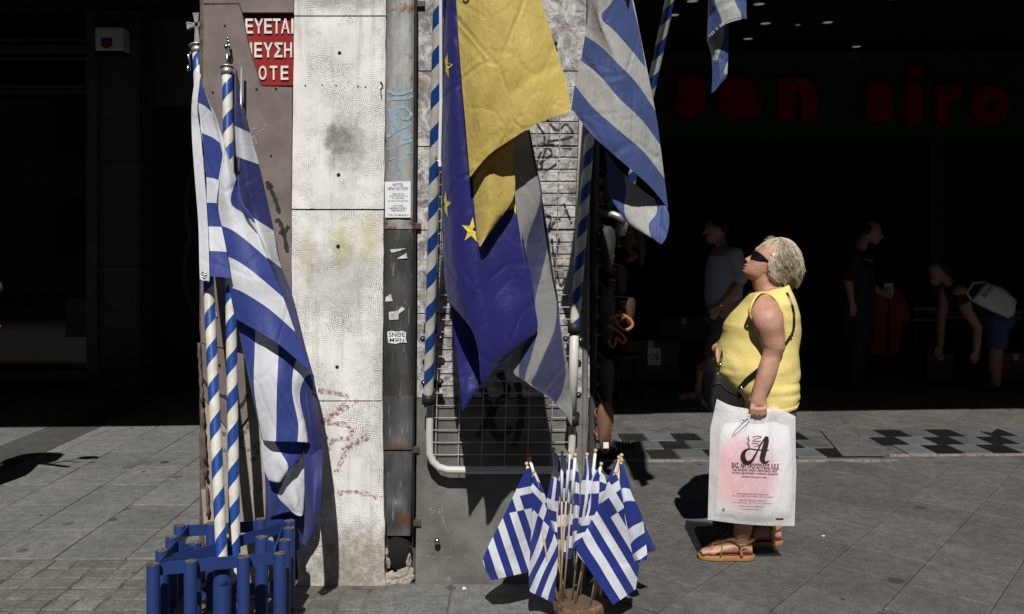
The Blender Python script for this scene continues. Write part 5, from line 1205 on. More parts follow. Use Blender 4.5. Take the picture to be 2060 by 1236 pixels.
fn, TN_ = foot((heel_n.x, 4.085), R(-4)); ff, TF = foot((heel_f.x + .004, 4.285), R(6))
body = remesh([torso_body, head, neck, arm_near, thumb, far_arm, fpalm, fthumb, legn, legf] + fing + ffing + fn + ff, .0038, 3, .5)
bo = obj('body', body, M['skin'], wo, True)
# top
def fold(p, k=1.0):
    q = Vector((p.x * 8, p.y * 5, p.z * 20)); return k * (.0035 * noise.noise(q) + .005 * noise.noise(Vector((p.x * 16, p.y * 4, p.z * 13 + p.x * 24))) * max(0, min(1, (1.12 - p.z) * 4)))
srings = []
for (a, b) in zip(tor, tor[1:]):
    for s in range(5):
        t = s / 5; srings.append(tuple(x + (y - x) * t for x, y in zip(a, b)))
srings.append(tor[-1])
R_ = []
for (y, f, b, hw) in srings:
    if y < 68: continue
    g = .006 + (.006 if y > 1020 else 0)
    tl = .0
    if y < 135: tl = -.018 * (135 - y) / 60
    if y > 960: tl = -.022 * (y - 960) / 96
    rg = ring(f, b, y, hw, n=72, grow=g, tilt=tl)
    roll = .0035 * math.exp(-((y - 868) / 26) ** 2) - .002 * math.exp(-((y - 835) / 14) ** 2) - .003 * math.exp(-((y - 915) / 16) ** 2)
    R_.append([p + Vector((p.x - 1.2, p.y - YW, 0)).normalized() * (fold(p, 1.7) + roll * (.25 + max(0, (p.x - 1.13) * 5)) * (1 + noise.noise(Vector((p.x * 9, p.y * 9, 1))))) for p in rg])
top_V, top_F = loft(R_, False)
sh = obj('sleeveless_top', (top_V, top_F), M['jersey'], wo, True)
sm = sh.modifiers.new('t', 'SOLIDIFY'); sm.thickness = .003; sm.offset = 0
# armhole binding
def armhole():
    pts = catmull([(560, 420, -.20), (490, 380, -.205), (450, 320, -.215), (446, 265, -.225), (466, 205, -.222), (500, 150, -.19), (545, 122, -.15), (600, 132, -.15), (655, 170, -.19), (697, 230, -.222), (722, 300, -.228), (732, 380, -.224), (738, 450, -.215), (738, 500, -.205)], 6)
    o = obj('armhole_binding', tube([P(*z6(x, y), YW + d) for x, y, d in pts], .0055, 8, flat=1.6), M['jersey'], sh, True)
    return o
armhole()
# jeans
jr = [ring(372, 796, 1035, .198, n=32, grow=.004), ring(392, 788, 1090, .195, n=32, grow=.006), ring(405, 775, 1170, .188, n=32, grow=.006)]
def jleg(hip, knee, ankle): return tube([hip + Vector((0, 0, -.02)), hip.lerp(knee, .4), knee, knee.lerp(ankle, .35)], [.112, .095, .075, .072], 22)
jeans = remesh([loft(jr), jleg(hipn, kn_n, ank_n), jleg(hipf, kn_f, ank_f)], .006, 4)
obj('jeans', jeans, M['jeans'], wo, True)
ps = bvh_of(wo.children[-1])
V, F = ribbon([z6(690, 1075), z6(740, 1068), z6(790, 1040)], 1.3); obj('pocket_seam', (project(V, ps, .002, 4.0), F), M['stick'], wo.children[-1])
# sunglasses
def hpz(x, y, lat):
    p = W(*ze(x, y)); return Vector((p.x, YW + lat * .000273, p.z))
prof_g = [(0, 246, 0, 262, 300), (.12, 246, 28, 235, 316), (.25, 246, 62, 176, 324), (.45, 230, 115, 164, 328), (.65, 202, 172, 166, 326), (.85, 158, 228, 186, 318), (1.0, 104, 268, 218, 304), (1.15, 40, 288, 254, 288), (1.4, -60, 292, 260, 282), (1.6, -150, 290, 252, 280)]
gv, gf = [], []
full = [(-t, f, -l, a_, b_) for t, f, l, a_, b_ in reversed(prof_g[1:])] + prof_g
for (t, f, l, a_, b_) in full:
    gv += [hp(a_, f - 6, l), hp((a_ + b_) / 2, f + 4, l * 1.01), hp(b_, f - 2, l), hp(b_, f - 16, l * .95), hp((a_ + b_) / 2, f - 12, l * .95), hp(a_, f - 18, l * .95)]
for i in range(len(full) - 1):
    for k in range(6): gf.append((6 * i + k, 6 * i + (k + 1) % 6, 6 * i + 6 + (k + 1) % 6, 6 * i + 6 + k))
gf += [tuple(range(6)), tuple(len(gv) - 6 + k for k in range(6))]
gl = fix_normals(obj('sunglasses', (gv, gf), M['lens'], wo, True))
try: gl.data.set_sharp_from_angle(angle=R(50))
except Exception: pass
# lips
def lip(s, f):
    return tube([hp(s, f - 34, -105), hp(s, f - 10, -62), hp(s, f + 2, -28), hp(s, f + 4, 0), hp(s, f + 2, 28), hp(s, f - 10, 62), hp(s, f - 34, 105)], [.0008, .0022, .003, .0032, .003, .0022, .0008], 8)
obj('lips', join(lip(20, 232), lip(-26, 226)), M['lip'], wo, True)
# hair
hr = random.Random(11)
HC, HA = Vector((880, 590)), (318, 400, 318)
def hpt(x, y, lat): return hpz(x, y, lat)
lumps = []
for (x, y, lat, r) in ((720, 330, 0, 130), (900, 410, 0, 205), (960, 600, 0, 205), (820, 560, 0, 215), (900, 780, 0, 180), (1020, 860, 0, 120), (740, 700, -190, 110), (740, 700, 190, 110), (850, 780, -200, 140), (850, 780, 200, 140), (990, 960, -40, 90), (960, 700, -150, 130), (960, 700, 150, 130), (760, 480, -150, 130), (760, 480, 150, 130), (860, 930, -150, 80), (860, 930, 150, 80)):
    c = hpt(x, y, lat); rr = r * .000273; lumps.append(ellipsoid(c, rr, rr * (1.25 if lat == 0 else .8), rr, 14, 9))
hb = obj('hair', remesh(lumps, .006, 3), M['hair_base'], wo, True)
V, F, U = [], [], []
def strand(pts, r0, shade):
    path, T, N = frames(pts); n = 3; base = len(V)
    for i, (p, t, nn) in enumerate(zip(path, T, N)):
        s = i / (len(path) - 1); r = r0 * (1 - .75 * s ** 3); b = t.cross(nn)
        for k in range(n):
            a = 2 * math.pi * k / n; V.append(p + nn * r * math.cos(a) + b * r * 1.6 * math.sin(a)); U.append((shade, s))
    for i in range(len(path) - 1):
        for k in range(n):
            q = base + i * n
            F.append((q + k, q + (k + 1) % n, q + n + (k + 1) % n, q + n + k))
pole_d = Vector((-.12, -.99, 0.0)).normalized()      # crown direction (zoomed image axes, y down)
for i in range(7500):
    az = hr.uniform(-math.pi, math.pi)
    # great circle from crown; az=0 runs down the back of the head, +-pi/2 the sides, pi the front
    dirv = Vector((math.cos(az) * .99, math.cos(az) * -.12, math.sin(az)))
    dirv = (dirv - pole_d * dirv.dot(pole_d)).normalized()
    front = math.cos(az) < -.82
    amax = hr.uniform(1.75, 2.75) * (1 + .14 * math.cos(az)) if not front else hr.uniform(.35, .75)
    a0 = hr.uniform(0, 1.1) if not front else hr.uniform(0, .2)
    if amax - a0 < .4: a0 = max(0, amax - .6)
    clump = round(az * 5 + hr.uniform(-.2, .2)) * 1.7
    ph = clump * 2.1 + hr.uniform(-1.6, 1.6); lay = hr.uniform(.86, 1.08) ; pts = []; ns = 17
    sf = hr.uniform(7, 11); shade = min(1, max(0, .5 + .24 * math.sin(clump * 3.3) + hr.uniform(-.38, .38)))
    fly_ = hr.random() < .05
    for k in range(ns + 1):
        t = k / ns; a = a0 + (amax - a0) * t
        d = pole_d * math.cos(a) + dirv * math.sin(a)
        cur = min(1.4, max(0, a - .35) / 1.2)
        side = pole_d.cross(dirv).normalized()
        nz = noise.noise_vector(d * 3.4 + Vector((5.1, 1.7, 2.2))) * 46 + noise.noise_vector(d * 8.0 + Vector((1, 9, 4))) * 34
        wr = math.cos(ph + a * sf) * .055 * cur; wv = math.sin(ph + a * sf) * .06 * cur
        r = lay + wr + .05 * cur + (.26 * t * t if fly_ else 0)
        q = Vector((d.x * HA[0], d.y * HA[1], d.z * HA[2])) * r + side * wv * 330 + nz * cur
        x, y, l = HC.x + q.x, HC.y + q.y, q.z
        if abs(math.sin(az)) > .2 and x < 900 and y > 330:
            kk = min(1, (y - 330) / 120) * min(1, (abs(math.sin(az)) - .2) * 4); l = math.copysign(max(abs(l), (296 + 60 * (lay - 1) + 30 * wr * 8) * kk), math.sin(az))
        # keep the face clear
        lim = 660 - .18 * max(0, 520 - y) if y < 520 else 560 + 25 * math.sin(ph)
        if y > 330 and x < lim and abs(l) < 400:
            x = lim + (lim - x) * .15 + 10 * math.sin(ph + k)
        pts.append(hpt(x, y, l))
    strand(pts, .0007 if hr.random() < .8 else .0011, shade)
# fringe combed back from the forehead
for i in range(420):
    l0 = hr.uniform(-215, 215); x0, y0 = 455 + abs(l0) * .55 + hr.uniform(-20, 25), 372 - abs(l0) * .05 + hr.uniform(-18, 12)
    pts = []
    for k in range(9):
        t = k / 8; x = x0 + (790 - x0) * t; y = y0 + (190 - y0) * t - 36 * math.sin(t * math.pi) + 8 * math.sin(t * 9 + i)
        pts.append(hpt(x, y, l0 * (1 - .35 * t)))
    strand(pts, .0005, hr.uniform(.45, 1))
obj('hair_strands', (V, F), M['hair'], hb, True, U)
# cross-body strap and bag
bvb = bvh_of(sh)
def on_body(pts, lift=.006): return [project([p], bvb, lift, 3.96)[0] for p in pts]
def strap_ribbon(pts, wd, th, name, mat, parent):
    pts2 = catmull(pts, 6); c = on_body(pts2); V, F = [], []
    for i, p in enumerate(c):
        a = c[max(i - 1, 0)]; b = c[min(i + 1, len(c) - 1)]; d = (b - a).normalized(); s = d.cross(Vector((0, 1, 0))).normalized() * wd / 2
        V += [p + s, p - s, p - s - Vector((0, th, 0)), p + s - Vector((0, th, 0))]
    for i in range(len(c) - 1):
        for k in range(4): F.append((4 * i + k, 4 * i + (k + 1) % 4, 4 * i + 4 + (k + 1) % 4, 4 * i + 4 + k))
    return obj(name, (V, F), mat, parent)
hbag = thing('handbag', 'black leather cross-body handbag worn in front of the yellow top', 'handbag', tuple(W(1455, 815, -.06)))
strap_ribbon([z6(752, 118), z6(785, 190), z6(803, 255), z6(812, 320), z6(808, 420), z6(790, 470), z6(740, 545), z6(690, 610)], .012, .003, 'strap', M['leather'], hbag)
strap_ribbon([z6(690, 610), z6(560, 730), z6(490, 790), z6(420, 850), z6(362, 920)], .026, .005, 'strap', M['leather'], hbag)
c = on_body([z6(790, 470)])[0]; obj('buckle', cbox(c.x - .006, c.x + .006, c.y - .012, c.y - .002, c.z - .008, c.z + .008, .002), M['steel'], hbag)
bag_out = [(118, 735), (150, 740), (185, 795), (245, 850), (320, 875), (365, 890), (352, 960), (335, 1040), (240, 1080), (120, 1085), (70, 1060), (68, 980), (82, 860), (100, 780)]
cB = sum((Vector(z6(*p)) for p in bag_out), Vector((0, 0))) / len(bag_out)
rings = []
for dY, sc_ in ((-.13, .86), (-.125, .96), (-.10, 1.0), (0.0, 1.02), (.08, .98), (.10, .85)):
    rings.append([W(cB.x + (z6(*p)[0] - cB.x) * sc_, cB.y + (z6(*p)[1] - cB.y) * sc_, dY) for p in bag_out])
fix_normals(obj('bag_body', loft(rings), M['leather'], hbag, True))
obj('bag_flap', tube([W(*z6(x, y), -.132) for x, y in ((90, 850), (140, 830), (200, 890), (290, 930), (352, 930))], .004, 8), M['leather'], hbag, True)
for (x, y) in ((152, 690), (372, 908)):
    c = W(*z6(x, y), -.12) if x < 200 else on_body([z6(x, y)])[0] + Vector((0, -.012, 0))
    obj('clasp', ellipsoid(c, .009, .007, .009, 10, 7), M['steel'], hbag, True)
obj('strap_end', tube([W(*z6(150, 700), -.11), W(*z6(175, 640), -.09), W(*z6(215, 560), -.02), W(*z6(230, 530), .05)], .006, 8), M['leather'], hbag, True)
# sandals
def sandal(label, T, name='sandal'):
    base = T(.12, 0, -.028); t = thing(name, label, 'sandal', tuple(base), 'pair of tan sandals')
    out = []
    for k in range(36):
        a = 2 * math.pi * k / 36; x = .122 + .136 * math.cos(a); hw = .039 + .012 * max(0, math.cos(a)) - .004 * math.exp(-((x - .09) / .04) ** 2)
        out.append((x, hw * math.copysign(abs(math.sin(a)) ** .7, math.sin(a))))
    obj('sole', loft([[T(x * s_ + .122 * (1 - s_), y * s_, z) for x, y in out] for s_, z in ((.97, -.027), (1.0, -.022), (1.0, -.006), (.985, -.002))]), M['tan_sole'], t, True)
    obj('insole', loft([[T(x * .96 + .122 * .04, y * .95, z) for x, y in out] for z in (-.003, .001)]), M['insole'], t)
    def st(pts, w_=.0075): return tube([T(*p) for p in catmull(pts, 5)], w_, 8, True, .38)
    for pts in ([(.055, -.040, .0), (.06, -.041, .045), (.05, -.036, .075)], [(.055, .040, .0), (.06, .041, .045), (.05, .036, .075)], [(.06, -.041, .05), (.10, -.038, .078), (.14, -.02, .064), (.19, .0, .042), (.205, .04, .006)], [(.06, .041, .05), (.10, .038, .078), (.14, .02, .066), (.185, -.01, .044), (.20, -.046, .006)], [(.14, -.02, .066), (.15, -.04, .03), (.155, -.046, .002)],
                [(.06, -.041, .05), (.02, -.038, .068), (-.006, -.02, .076), (-.012, 0, .078), (-.006, .02, .076), (.02, .038, .068), (.06, .041, .05)]):
        obj('strap', st(pts), M['tan'], t, True)
    c = T(.058, -.046, .05); obj('buckle', tube([c + Vector((.008 * math.cos(a), 0, .008 * math.sin(a))) for a in [2 * math.pi * k / 12 for k in range(13)]], .0022, 6), M['steel'], t, True)
    return t
sandal('tan strappy sandal on the leading foot, buckle at the ankle', TN_)
sandal('tan strappy sandal on the trailing foot, mostly in shadow behind the bag', TF)

# ------------------------------------------------------------------ white carrier bag
def plastic():
    t = NT('milky_plastic'); pos = t.pos()
    t.col((0.90, 0.90, 0.92)); t.p(Roughness=.22); t.b.inputs['Specular IOR Level'].default_value = .5
    t.bump(t.math('ADD', t.noise(12, 5, t.sc(pos, 1.3, 1.3, .6), .65, 1.2), t.math('MULTIPLY', t.noise(45, 4, pos, .7), .07)), .6, .014)
    tl = t.n('ShaderNodeBsdfTranslucent'); tl.inputs[0].default_value = (.85, .85, .87, 1)
    tr = t.n('ShaderNodeBsdfTransparent'); tr.inputs[0].default_value = (.95, .95, .96, 1)
    m1 = t.n('ShaderNodeMixShader'); m1.inputs[0].default_value = .22; t.set(m1.inputs[1], t.b.outputs[0]); t.set(m1.inputs[2], tl.outputs[0])
    m2 = t.n('ShaderNodeMixShader'); m2.inputs[0].default_value = .40; t.set(m2.inputs[1], m1.outputs[0]); t.set(m2.inputs[2], tr.outputs[0]); t.set(t.out.inputs[0], m2.outputs[0])
    return t.m
M['plastic'] = plastic()
def pink_glow():
    t = NT('pink_contents_with_glow'); pos = t.pos(); sx = t.n('ShaderNodeSeparateXYZ', i_0=pos)
    dx = t.math('DIVIDE', t.math('SUBTRACT', sx.outputs[0], 1.075), .165); dz = t.math('DIVIDE', t.math('SUBTRACT', sx.outputs[2], .46), .185)
    d = t.math('ADD', t.math('ADD', t.math('MULTIPLY', dx, dx), t.math('MULTIPLY', dz, dz)), t.math('MULTIPLY', t.math('SUBTRACT', t.noise(9, 4, pos), .5), 1.1))
    t.col(t.mix(t.ramp(d, 1.35, .05), (0.86, 0.84, 0.85), (0.88, 0.13, 0.22))); t.p(Roughness=.8); t.bump(t.noise(14, 4, pos), .5, .01)  # pink contents; the fade to white paints the soft glow through the film
    return t.m
M['pink'] = pink_glow()
M['print'] = surf('dark_brown_print', (0.018, 0.012, 0.012), (0.03, 0.02, 0.02), 30, .6)
cbg = thing('carrier_bag', 'white plastic carrier bag with black script logo and pink contents, held in the hand', 'shopping bag', tuple(P(1510, 1055, 3.93)))
def bag_side(dep):
    top = [(1442, 803), (1470, 816), (1500, 822), (1512, 826), (1527, 832), (1545, 822), (1556, 818), (1580, 828), (1600, 838)]
    rows = []
    def lerp(a, b, t): return a + (b - a) * t
    bl, br = (1424, 1046), (1598, 1058)
    n = 8
    for i in range(n + 1):
        t = i / n; row = []
        for j, (x, y) in enumerate(top):
            s = j / (len(top) - 1)
            xb = lerp(bl[0], br[0], s); yb = lerp(bl[1], br[1], s) + 4 * math.sin(s * 3)
            xl = 1430 - 2 * math.sin(t * 3) if j == 0 else None
            X = lerp(x, xb, t ** .8 if 0 < j < 8 else t); Yy = lerp(y, yb, t)
            if j == 0: X = lerp(1442, 1429, min(1, t * 4)) if t < .25 else lerp(1429, 1424, (t - .25) / .75)
            if j == 8: X = lerp(1600, 1602, t) if t < .5 else lerp(1602, 1598, (t - .5) * 2)
            bulge = math.sin(math.pi * min(1, max(0, s))) ** .6 * (math.sin(math.pi * min(1, t * .92 + .04)) ** .7)
            Yd = 3.945 - dep * (.052 * bulge + .004) + .007 * math.sin(j * 2.1 + t * 2) * (1 - t)
            row.append((X, Yy, Yd, s, t))
        rows.append(row)
    return patch(rows, 6, .0065, 70 + dep, 9)
bf, bb = bag_side(1), bag_side(-1)
bag_o = flag('bag_film', [bf, bb], M['plastic'], cbg)
pk = [(1446, 876), (1456, 848), (1490, 846), (1525, 850), (1560, 845), (1590, 856), (1596, 900), (1597, 960), (1595, 1040), (1560, 1046), (1500, 1043), (1436, 1036), (1440, 980), (1443, 920)]
cpk = Vector((1500, 955)); rings = []
for dY, s_ in ((-.024, .45), (-.021, .65), (-.014, .84), (-.004, .97), (.004, .97), (.014, .84), (.021, .65), (.024, .45)):
    rings.append([P(cpk.x + (x - cpk.x) * s_, cpk.y + (y - cpk.y) * s_, 3.945 + dY + .004 * noise.noise(Vector((x * .05, y * .05, dY * 30)))) for x, y in pk])
fix_normals(obj('pink_contents', loft(rings), M['pink'], cbg, True))
obj('drawstring', tube([P(x, y, 3.892) for x, y in catmull([(1474, 874), (1480, 862), (1497, 845), (1508, 834), (1506, 846), (1490, 862), (1478, 872)], 5)], .0022, 8), M['paper'], cbg, True)
obj('drawstring_knot', ellipsoid(P(1495, 843, 3.888), .008, .006, .005, 10, 7), M['paper'], cbg, True)
bvg = bvh_of(bag_o)
def print_on(name, vf2):
    V, F = vf2
    return obj(name, (project([(v[0], v[1]) for v in V], bvg, .0025, 3.9), F), M['print'], cbg)
def text_px(body, x0, x1, y0, y1, off=.0, sh=0.0, slope=.04):
    V, F = text_mesh(body, 1.0, off, 0, shear=sh)
    ax = min(v.x for v in V); bx = max(v.x for v in V); ay = min(v.y for v in V); by = max(v.y for v in V)
    return [(x0 + (v.x - ax) / (bx - ax) * (x1 - x0), y1 + (v.y - ay) / max(by - ay, 1e-6) * (y0 - y1) + slope * (x0 + (v.x - ax) / (bx - ax) * (x1 - x0) - 1520)) for v in V], F
def zb(x, y): return (1340 + x * .30743, 780 + y * .30743)
def thick(pts, ws):
    pts = [zb(*p) for p in pts]; n = len(pts); d = catmull([(*p, w_) for p, w_ in zip(pts, ws)], 7); V, F = [], []
    for i, p in enumerate(d):
        a = Vector(d[max(i - 1, 0)][:2]); b = Vector(d[min(i + 1, len(d) - 1)][:2]); t = (b - a).normalized(); nn = Vector((-t.y, t.x)) * p[2] * .5 * .30743
        V += [(p[0] + nn.x, p[1] + nn.y), (p[0] - nn.x, p[1] - nn.y)]
    return V, [(2 * i, 2 * i + 1, 2 * i + 3, 2 * i + 2) for i in range(len(d) - 1)]
for st_ in (([(660, 320), (655, 360), (640, 420), (630, 470), (650, 492), (675, 478)], [20, 34, 36, 34, 18, 5]), ([(655, 322), (620, 370), (590, 430), (560, 480), (525, 492), (503, 460), (512, 420), (545, 402), (600, 408), (672, 410)], [14, 10, 12, 20, 30, 34, 22, 9, 8, 8]),
            ([(525, 330), (545, 345), (528, 365), (548, 385), (535, 400)], [4, 4, 4, 4, 3]), ([(540, 315), (540, 405)], [4, 3]), ([(565, 325), (600, 318), (622, 325), (585, 338), (568, 350), (612, 352), (618, 345)], [4, 4, 4, 4, 4, 4, 4]), ([(560, 365), (600, 368), (605, 380), (575, 385)], [4, 4, 4, 3])):
    print_on('printed_logo', thick(*st_))
for (body, x0, x1, y0, y1, off) in (('ΒΑΣ. ΑΡΓΥΡΟΠΟΥΛΟΣ Α.Ε.Ε', 1472, 1567, 932.5, 943.5, .03), ('ΥΛΙΚΑ ΒΙΟΤΕΧΝΙΑΣ - ΜΠΙΖΟΥ - ΧΕΙΡΟΤΕΧΝΙΑΣ - ΓΑΜΟΥ', 1473, 1564, 945, 949, .02), ('ΒΑΠΤΙΣΗΣ - ΕΙΔΗ ΕΡΓΟΧΕΙΡΟΥ - ΡΑΨΙΜΑΤΟΣ - ΥΦΑΣΜΑΤΩΝ', 1473, 1565, 951, 955, .02), ('ΘΕΡΜΟΚΟΛΛΗΤΙΚΑ, ΚΟΜΠΙΑ, ΛΑΪΚΗ', 1492, 1542, 958, 962, .02),
        ('Αθήνα: Καλαμιώτου 30-32 & Νικίου 13-15', 1482, 1546, 993, 996.5, .01), ('τηλ.: 210 3226077 - 210 3246472 / φαξ: 210 3252219', 1472, 1557, 998, 1001, .01), ('Υποκ/μα: Ελ. Βενιζέλου 29, Καλλιθέα', 1487, 1541, 1006, 1009, .01), ('τηλ.: 210 9577676 - 671 676 / φαξ: 210 9577679', 1474, 1553, 1011, 1014, .01), ('e-mail: b.argyropoulos@yahoo.gr', 1487, 1539, 1018, 1021, .01), ('www.argyropoulosa.com', 1493, 1532, 1024, 1027, .01)):
    print_on('printed_text', text_px(body, x0, x1, y0, y1, off))
print_on('printed_mark', text_px('▬▬▬', 1561, 1576, 1041, 1044, .02))
print_on('recycling_mark', thick([(370, 795), (378, 790), (382, 800), (374, 808), (368, 800), (374, 798)], [4, 4, 4, 4, 4, 4]))
M['woodd'] = surf('dark_wood', (0.06, 0.035, 0.02), (0.045, 0.025, 0.014), 9, .6)
# ------------------------------------------------------------------ sandal stand beside the pillar
M['sole_dark'] = surf('dark_rubber_sole', (0.03, 0.032, 0.028), (0.045, 0.045, 0.04), 12, .7)
M['sole_tan'] = surf('tan_leather_sole', (0.15, 0.08, 0.042), (0.11, 0.06, 0.032), 14, .6)
M['strap_or'] = surf('orange_leather_strap', (0.42, 0.15, 0.055), (0.34, 0.12, 0.045), 16, .45)
YS = 3.98
st = thing('display_post', 'dark metal post of the sandal stand next to the pillar', 'post', tuple(G(1194, 1140)))
obj('upright', tube([P(1203, -60, YS), P(1196, 450, YS), P(1190, 1000, YS), P(1188, 1135, YS)], .0185, 12), M['dark_post'], st, True)
obj('upright', tube([P(1183, -60, YS + .03), P(1178, 450, YS + .03), P(1176, 1130, YS + .03)], .014, 10), M['black'], st, True)
obj('flag_bracket', join(tube([P(1205, 430, YS), P(1235, 432, YS - .02), P(1256, 442, YS - .04)], .017, 12), tube([P(1246, 470, YS + .03), P(1262, 425, YS + .0)], .028, 14)), M['alu'], st, True)
obj('foot', cbox(.30, .46, 3.90, 4.08, 0.0, .02, .004), M['dark_post'], st)
def hanging_sandal(label, cx, ytop, ybot, Y, ang, back, strapside, mat):
    """flat sole hanging by its strap: outline in its own plane, real thickness, loops of strap"""
    top, bot = P(cx, ytop, Y), P(cx, ybot, Y); L = (top - bot).length
    t = thing('hanging_sandal', label, 'sandal', tuple(bot), 'sandals hung on the stand')
    n = 30; out = []
    ca_, sa_ = math.cos(ang), math.sin(ang)
    def Q(u, v, d): # u across, v up 0..1, d thickness
        return Vector((top.x + u * ca_ + d * sa_, Y + u * sa_ - d * ca_, bot.z + v * L))
    for k in range(n):
        a = 2 * math.pi * k / n; v = .5 + .5 * math.sin(a); hw = .040 + .009 * (v - .5) * 2 - .007 * math.exp(-((v - .4) / .16) ** 2)
        out.append((hw * math.copysign(abs(math.cos(a)) ** .75, math.cos(a)), v))
    fix_normals(obj('sole', loft([[Q(u * .98, v, -.006) for u, v in out], [Q(u, v, -.003) for u, v in out], [Q(u, v, .006) for u, v in out], [Q(u * .98, v, .009) for u, v in out]]), mat, t, True))
    for (v0, v1, w_, ht) in ((.70, .86, .05, .05), (.34, .50, .052, .075)):
        pts = [Q(-.04, v0, back * .008), Q(-.035, (v0 + v1) / 2, back * ht * .8), Q(0, v1, back * ht), Q(.035, (v0 + v1) / 2, back * ht * .8), Q(.04, v0, back * .008)]
        obj('strap', tube(catmull([tuple(p) for p in pts], 6), .0075, 8, True, .3), M['strap_or'], t, True)
    obj('heel_strap', tube(catmull([tuple(p) for p in (Q(-.04, .36, back * .01), Q(-.03, .22, back * .06), Q(0, .14, back * .085), Q(.03, .22, back * .06), Q(.04, .36, back * .01))], 6), .008, 8, True, .3), M['strap_or'], t, True)
    obj('hook', tube([Q(0, .97, 0), Q(-.02, 1.02, .0), Vector((P(1196, 500, YS).x, YS, top.z + .05))], .0012, 6), M['wire'], t)
    return t
hanging_sandal('dark-soled sandal on the stand just under the pole bracket', 1222, 455, 548, 3.97, R(24), -1, 1, M['sole_dark'])
hanging_sandal('dark-soled sandal with long orange straps at the middle of the stand', 1221, 578, 695, 3.95, R(18), -1, 1, M['sole_dark'])
hanging_sandal('dark-soled sandal hanging above the lowest tan one', 1220, 722, 832, 3.97, R(30), -1, 1, M['sole_dark'])
lowest = hanging_sandal('tan-soled sandal hanging lowest on the stand, with a price sticker', 1217, 808, 912, 3.93, R(14), -1, 1, M['sole_tan'])
c = P(1219, 896, 3.90); obj('price_sticker', box(c.x - .012, c.x + .012, c.y - .002, c.y - .001, c.z - .014, c.z + .014), M['paper'], lowest)
hanging_sandal('small sandal with orange strap hung above the pole bracket', 1226, 352, 420, 3.99, R(35), -1, 1, M['sole_dark'])
obj('loose_strap', tube(catmull([tuple(P(x, y, 3.93)) for x, y in ((1226, 640), (1250, 634), (1268, 643), (1272, 656), (1258, 664), (1244, 655), (1234, 636))], 6), .007, 8, True, .3), M['strap_or'], lowest, True)
obj('loose_strap', tube(catmull([tuple(P(x, y, 3.93)) for x, y in ((1222, 655), (1245, 668), (1258, 682), (1252, 690), (1240, 680), (1238, 692), (1230, 698), (1224, 684))], 6), .006, 8, True, .3), M['strap_or'], lowest, True)
for i, (x, y, Y) in enumerate(((1262, 470, 4.6), (1285, 455, 4.7), (1250, 560, 4.6), (1268, 625, 4.6), (1290, 500, 4.8))):
    hanging_sandal(['brown sandal hung deep behind the bracket', 'brown sandal hung deepest in the stand, right of the bracket', 'brown sandal hung behind the middle dark soles', 'brown sandal hung behind the long orange straps', 'brown sandal hung beside the faded flag tip, in the dark'][i], x, y - 26, y + 34, Y, R(20 + i * 9), -1, 1, M['woodd'])

# ------------------------------------------------------------------ shop behind the arcade, right
M['shop_green'] = surf('dark_green_fascia', (0.022, 0.055, 0.026), (0.026, 0.062, 0.031), 2, .6)
M['letter_red'] = surf('red_letter_plastic', (0.30, 0.008, 0.008), (0.26, 0.007, 0.007), 3, .4)
M['carton'] = surf('brown_carton', (0.13, 0.09, 0.055), (0.10, 0.07, 0.042), 6, .8)
YB = 10.4
shop = thing('clothing_shop', 'dark clothing shop front with green fascia inside the arcade', 'shop', (3.4, YB, 0))
p0, p1 = P(1205, 275, YB), P(2300, 104, YB)
obj('fascia', box(p0.x, p1.x, YB, YB + .25, p0.z, p1.z), M['shop_green'], shop)
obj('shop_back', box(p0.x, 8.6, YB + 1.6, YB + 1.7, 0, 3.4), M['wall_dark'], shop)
for px in (1870, 2290):
    q = P(px, 500, YB + .05); obj('jamb', box(q.x, q.x + .16, YB + .02, YB + .2, 0, p0.z - .005), M['shop_green'], shop)
obj('step', box(p0.x + .3, 8.5, YB - 1.2, YB + 1.6, 0.0, .03), M['tile_right'], shop)
M['red_mat'] = surf('dark_red_mat', (0.16, 0.012, 0.012), (0.12, 0.01, 0.01), 9, .9)
sgn = thing('shop_sign', 'red lower-case letters spelling the shop name on the dark fascia', 'sign', tuple(P(1690, 245, YB)))
for ch, x0, x1, y0, y1 in (('s', 1360, 1421, 153, 235), ('a', 1446, 1530, 154, 237), ('n', 1566, 1643, 157, 241), ('s', 1740, 1797, 166, 246), ('ı', 1824, 1855, 168, 249), ('r', 1884, 1937, 171, 250), ('o', 1953, 2029, 172, 253)):
    V, F = text_mesh(ch, 1.0, .055, .06)
    a, b = P(x0, y1, YB - .1), P(x1, y0, YB - .1)
    obj('letter', fit((V, F), a.x, b.x, a.z, b.z, YB - .03 if False else YB - .062), M['letter_red'], sgn)
a, b = P(1828, 157, YB - .1), P(1852, 132, YB - .1); obj('dot', box(a.x, b.x, YB - .12, YB - .002, a.z, b.z), M['letter_red'], sgn)
M['lamp'] = bpy.data.materials.new('downlight_glow'); M['lamp'].use_nodes = True
_b = M['lamp'].node_tree.nodes['Principled BSDF']; _b.inputs['Emission Color'].default_value = (1, .96, .9, 1); _b.inputs['Emission Strength'].default_value = .16; _b.inputs['Base Color'].default_value = (.6, .6, .6, 1)
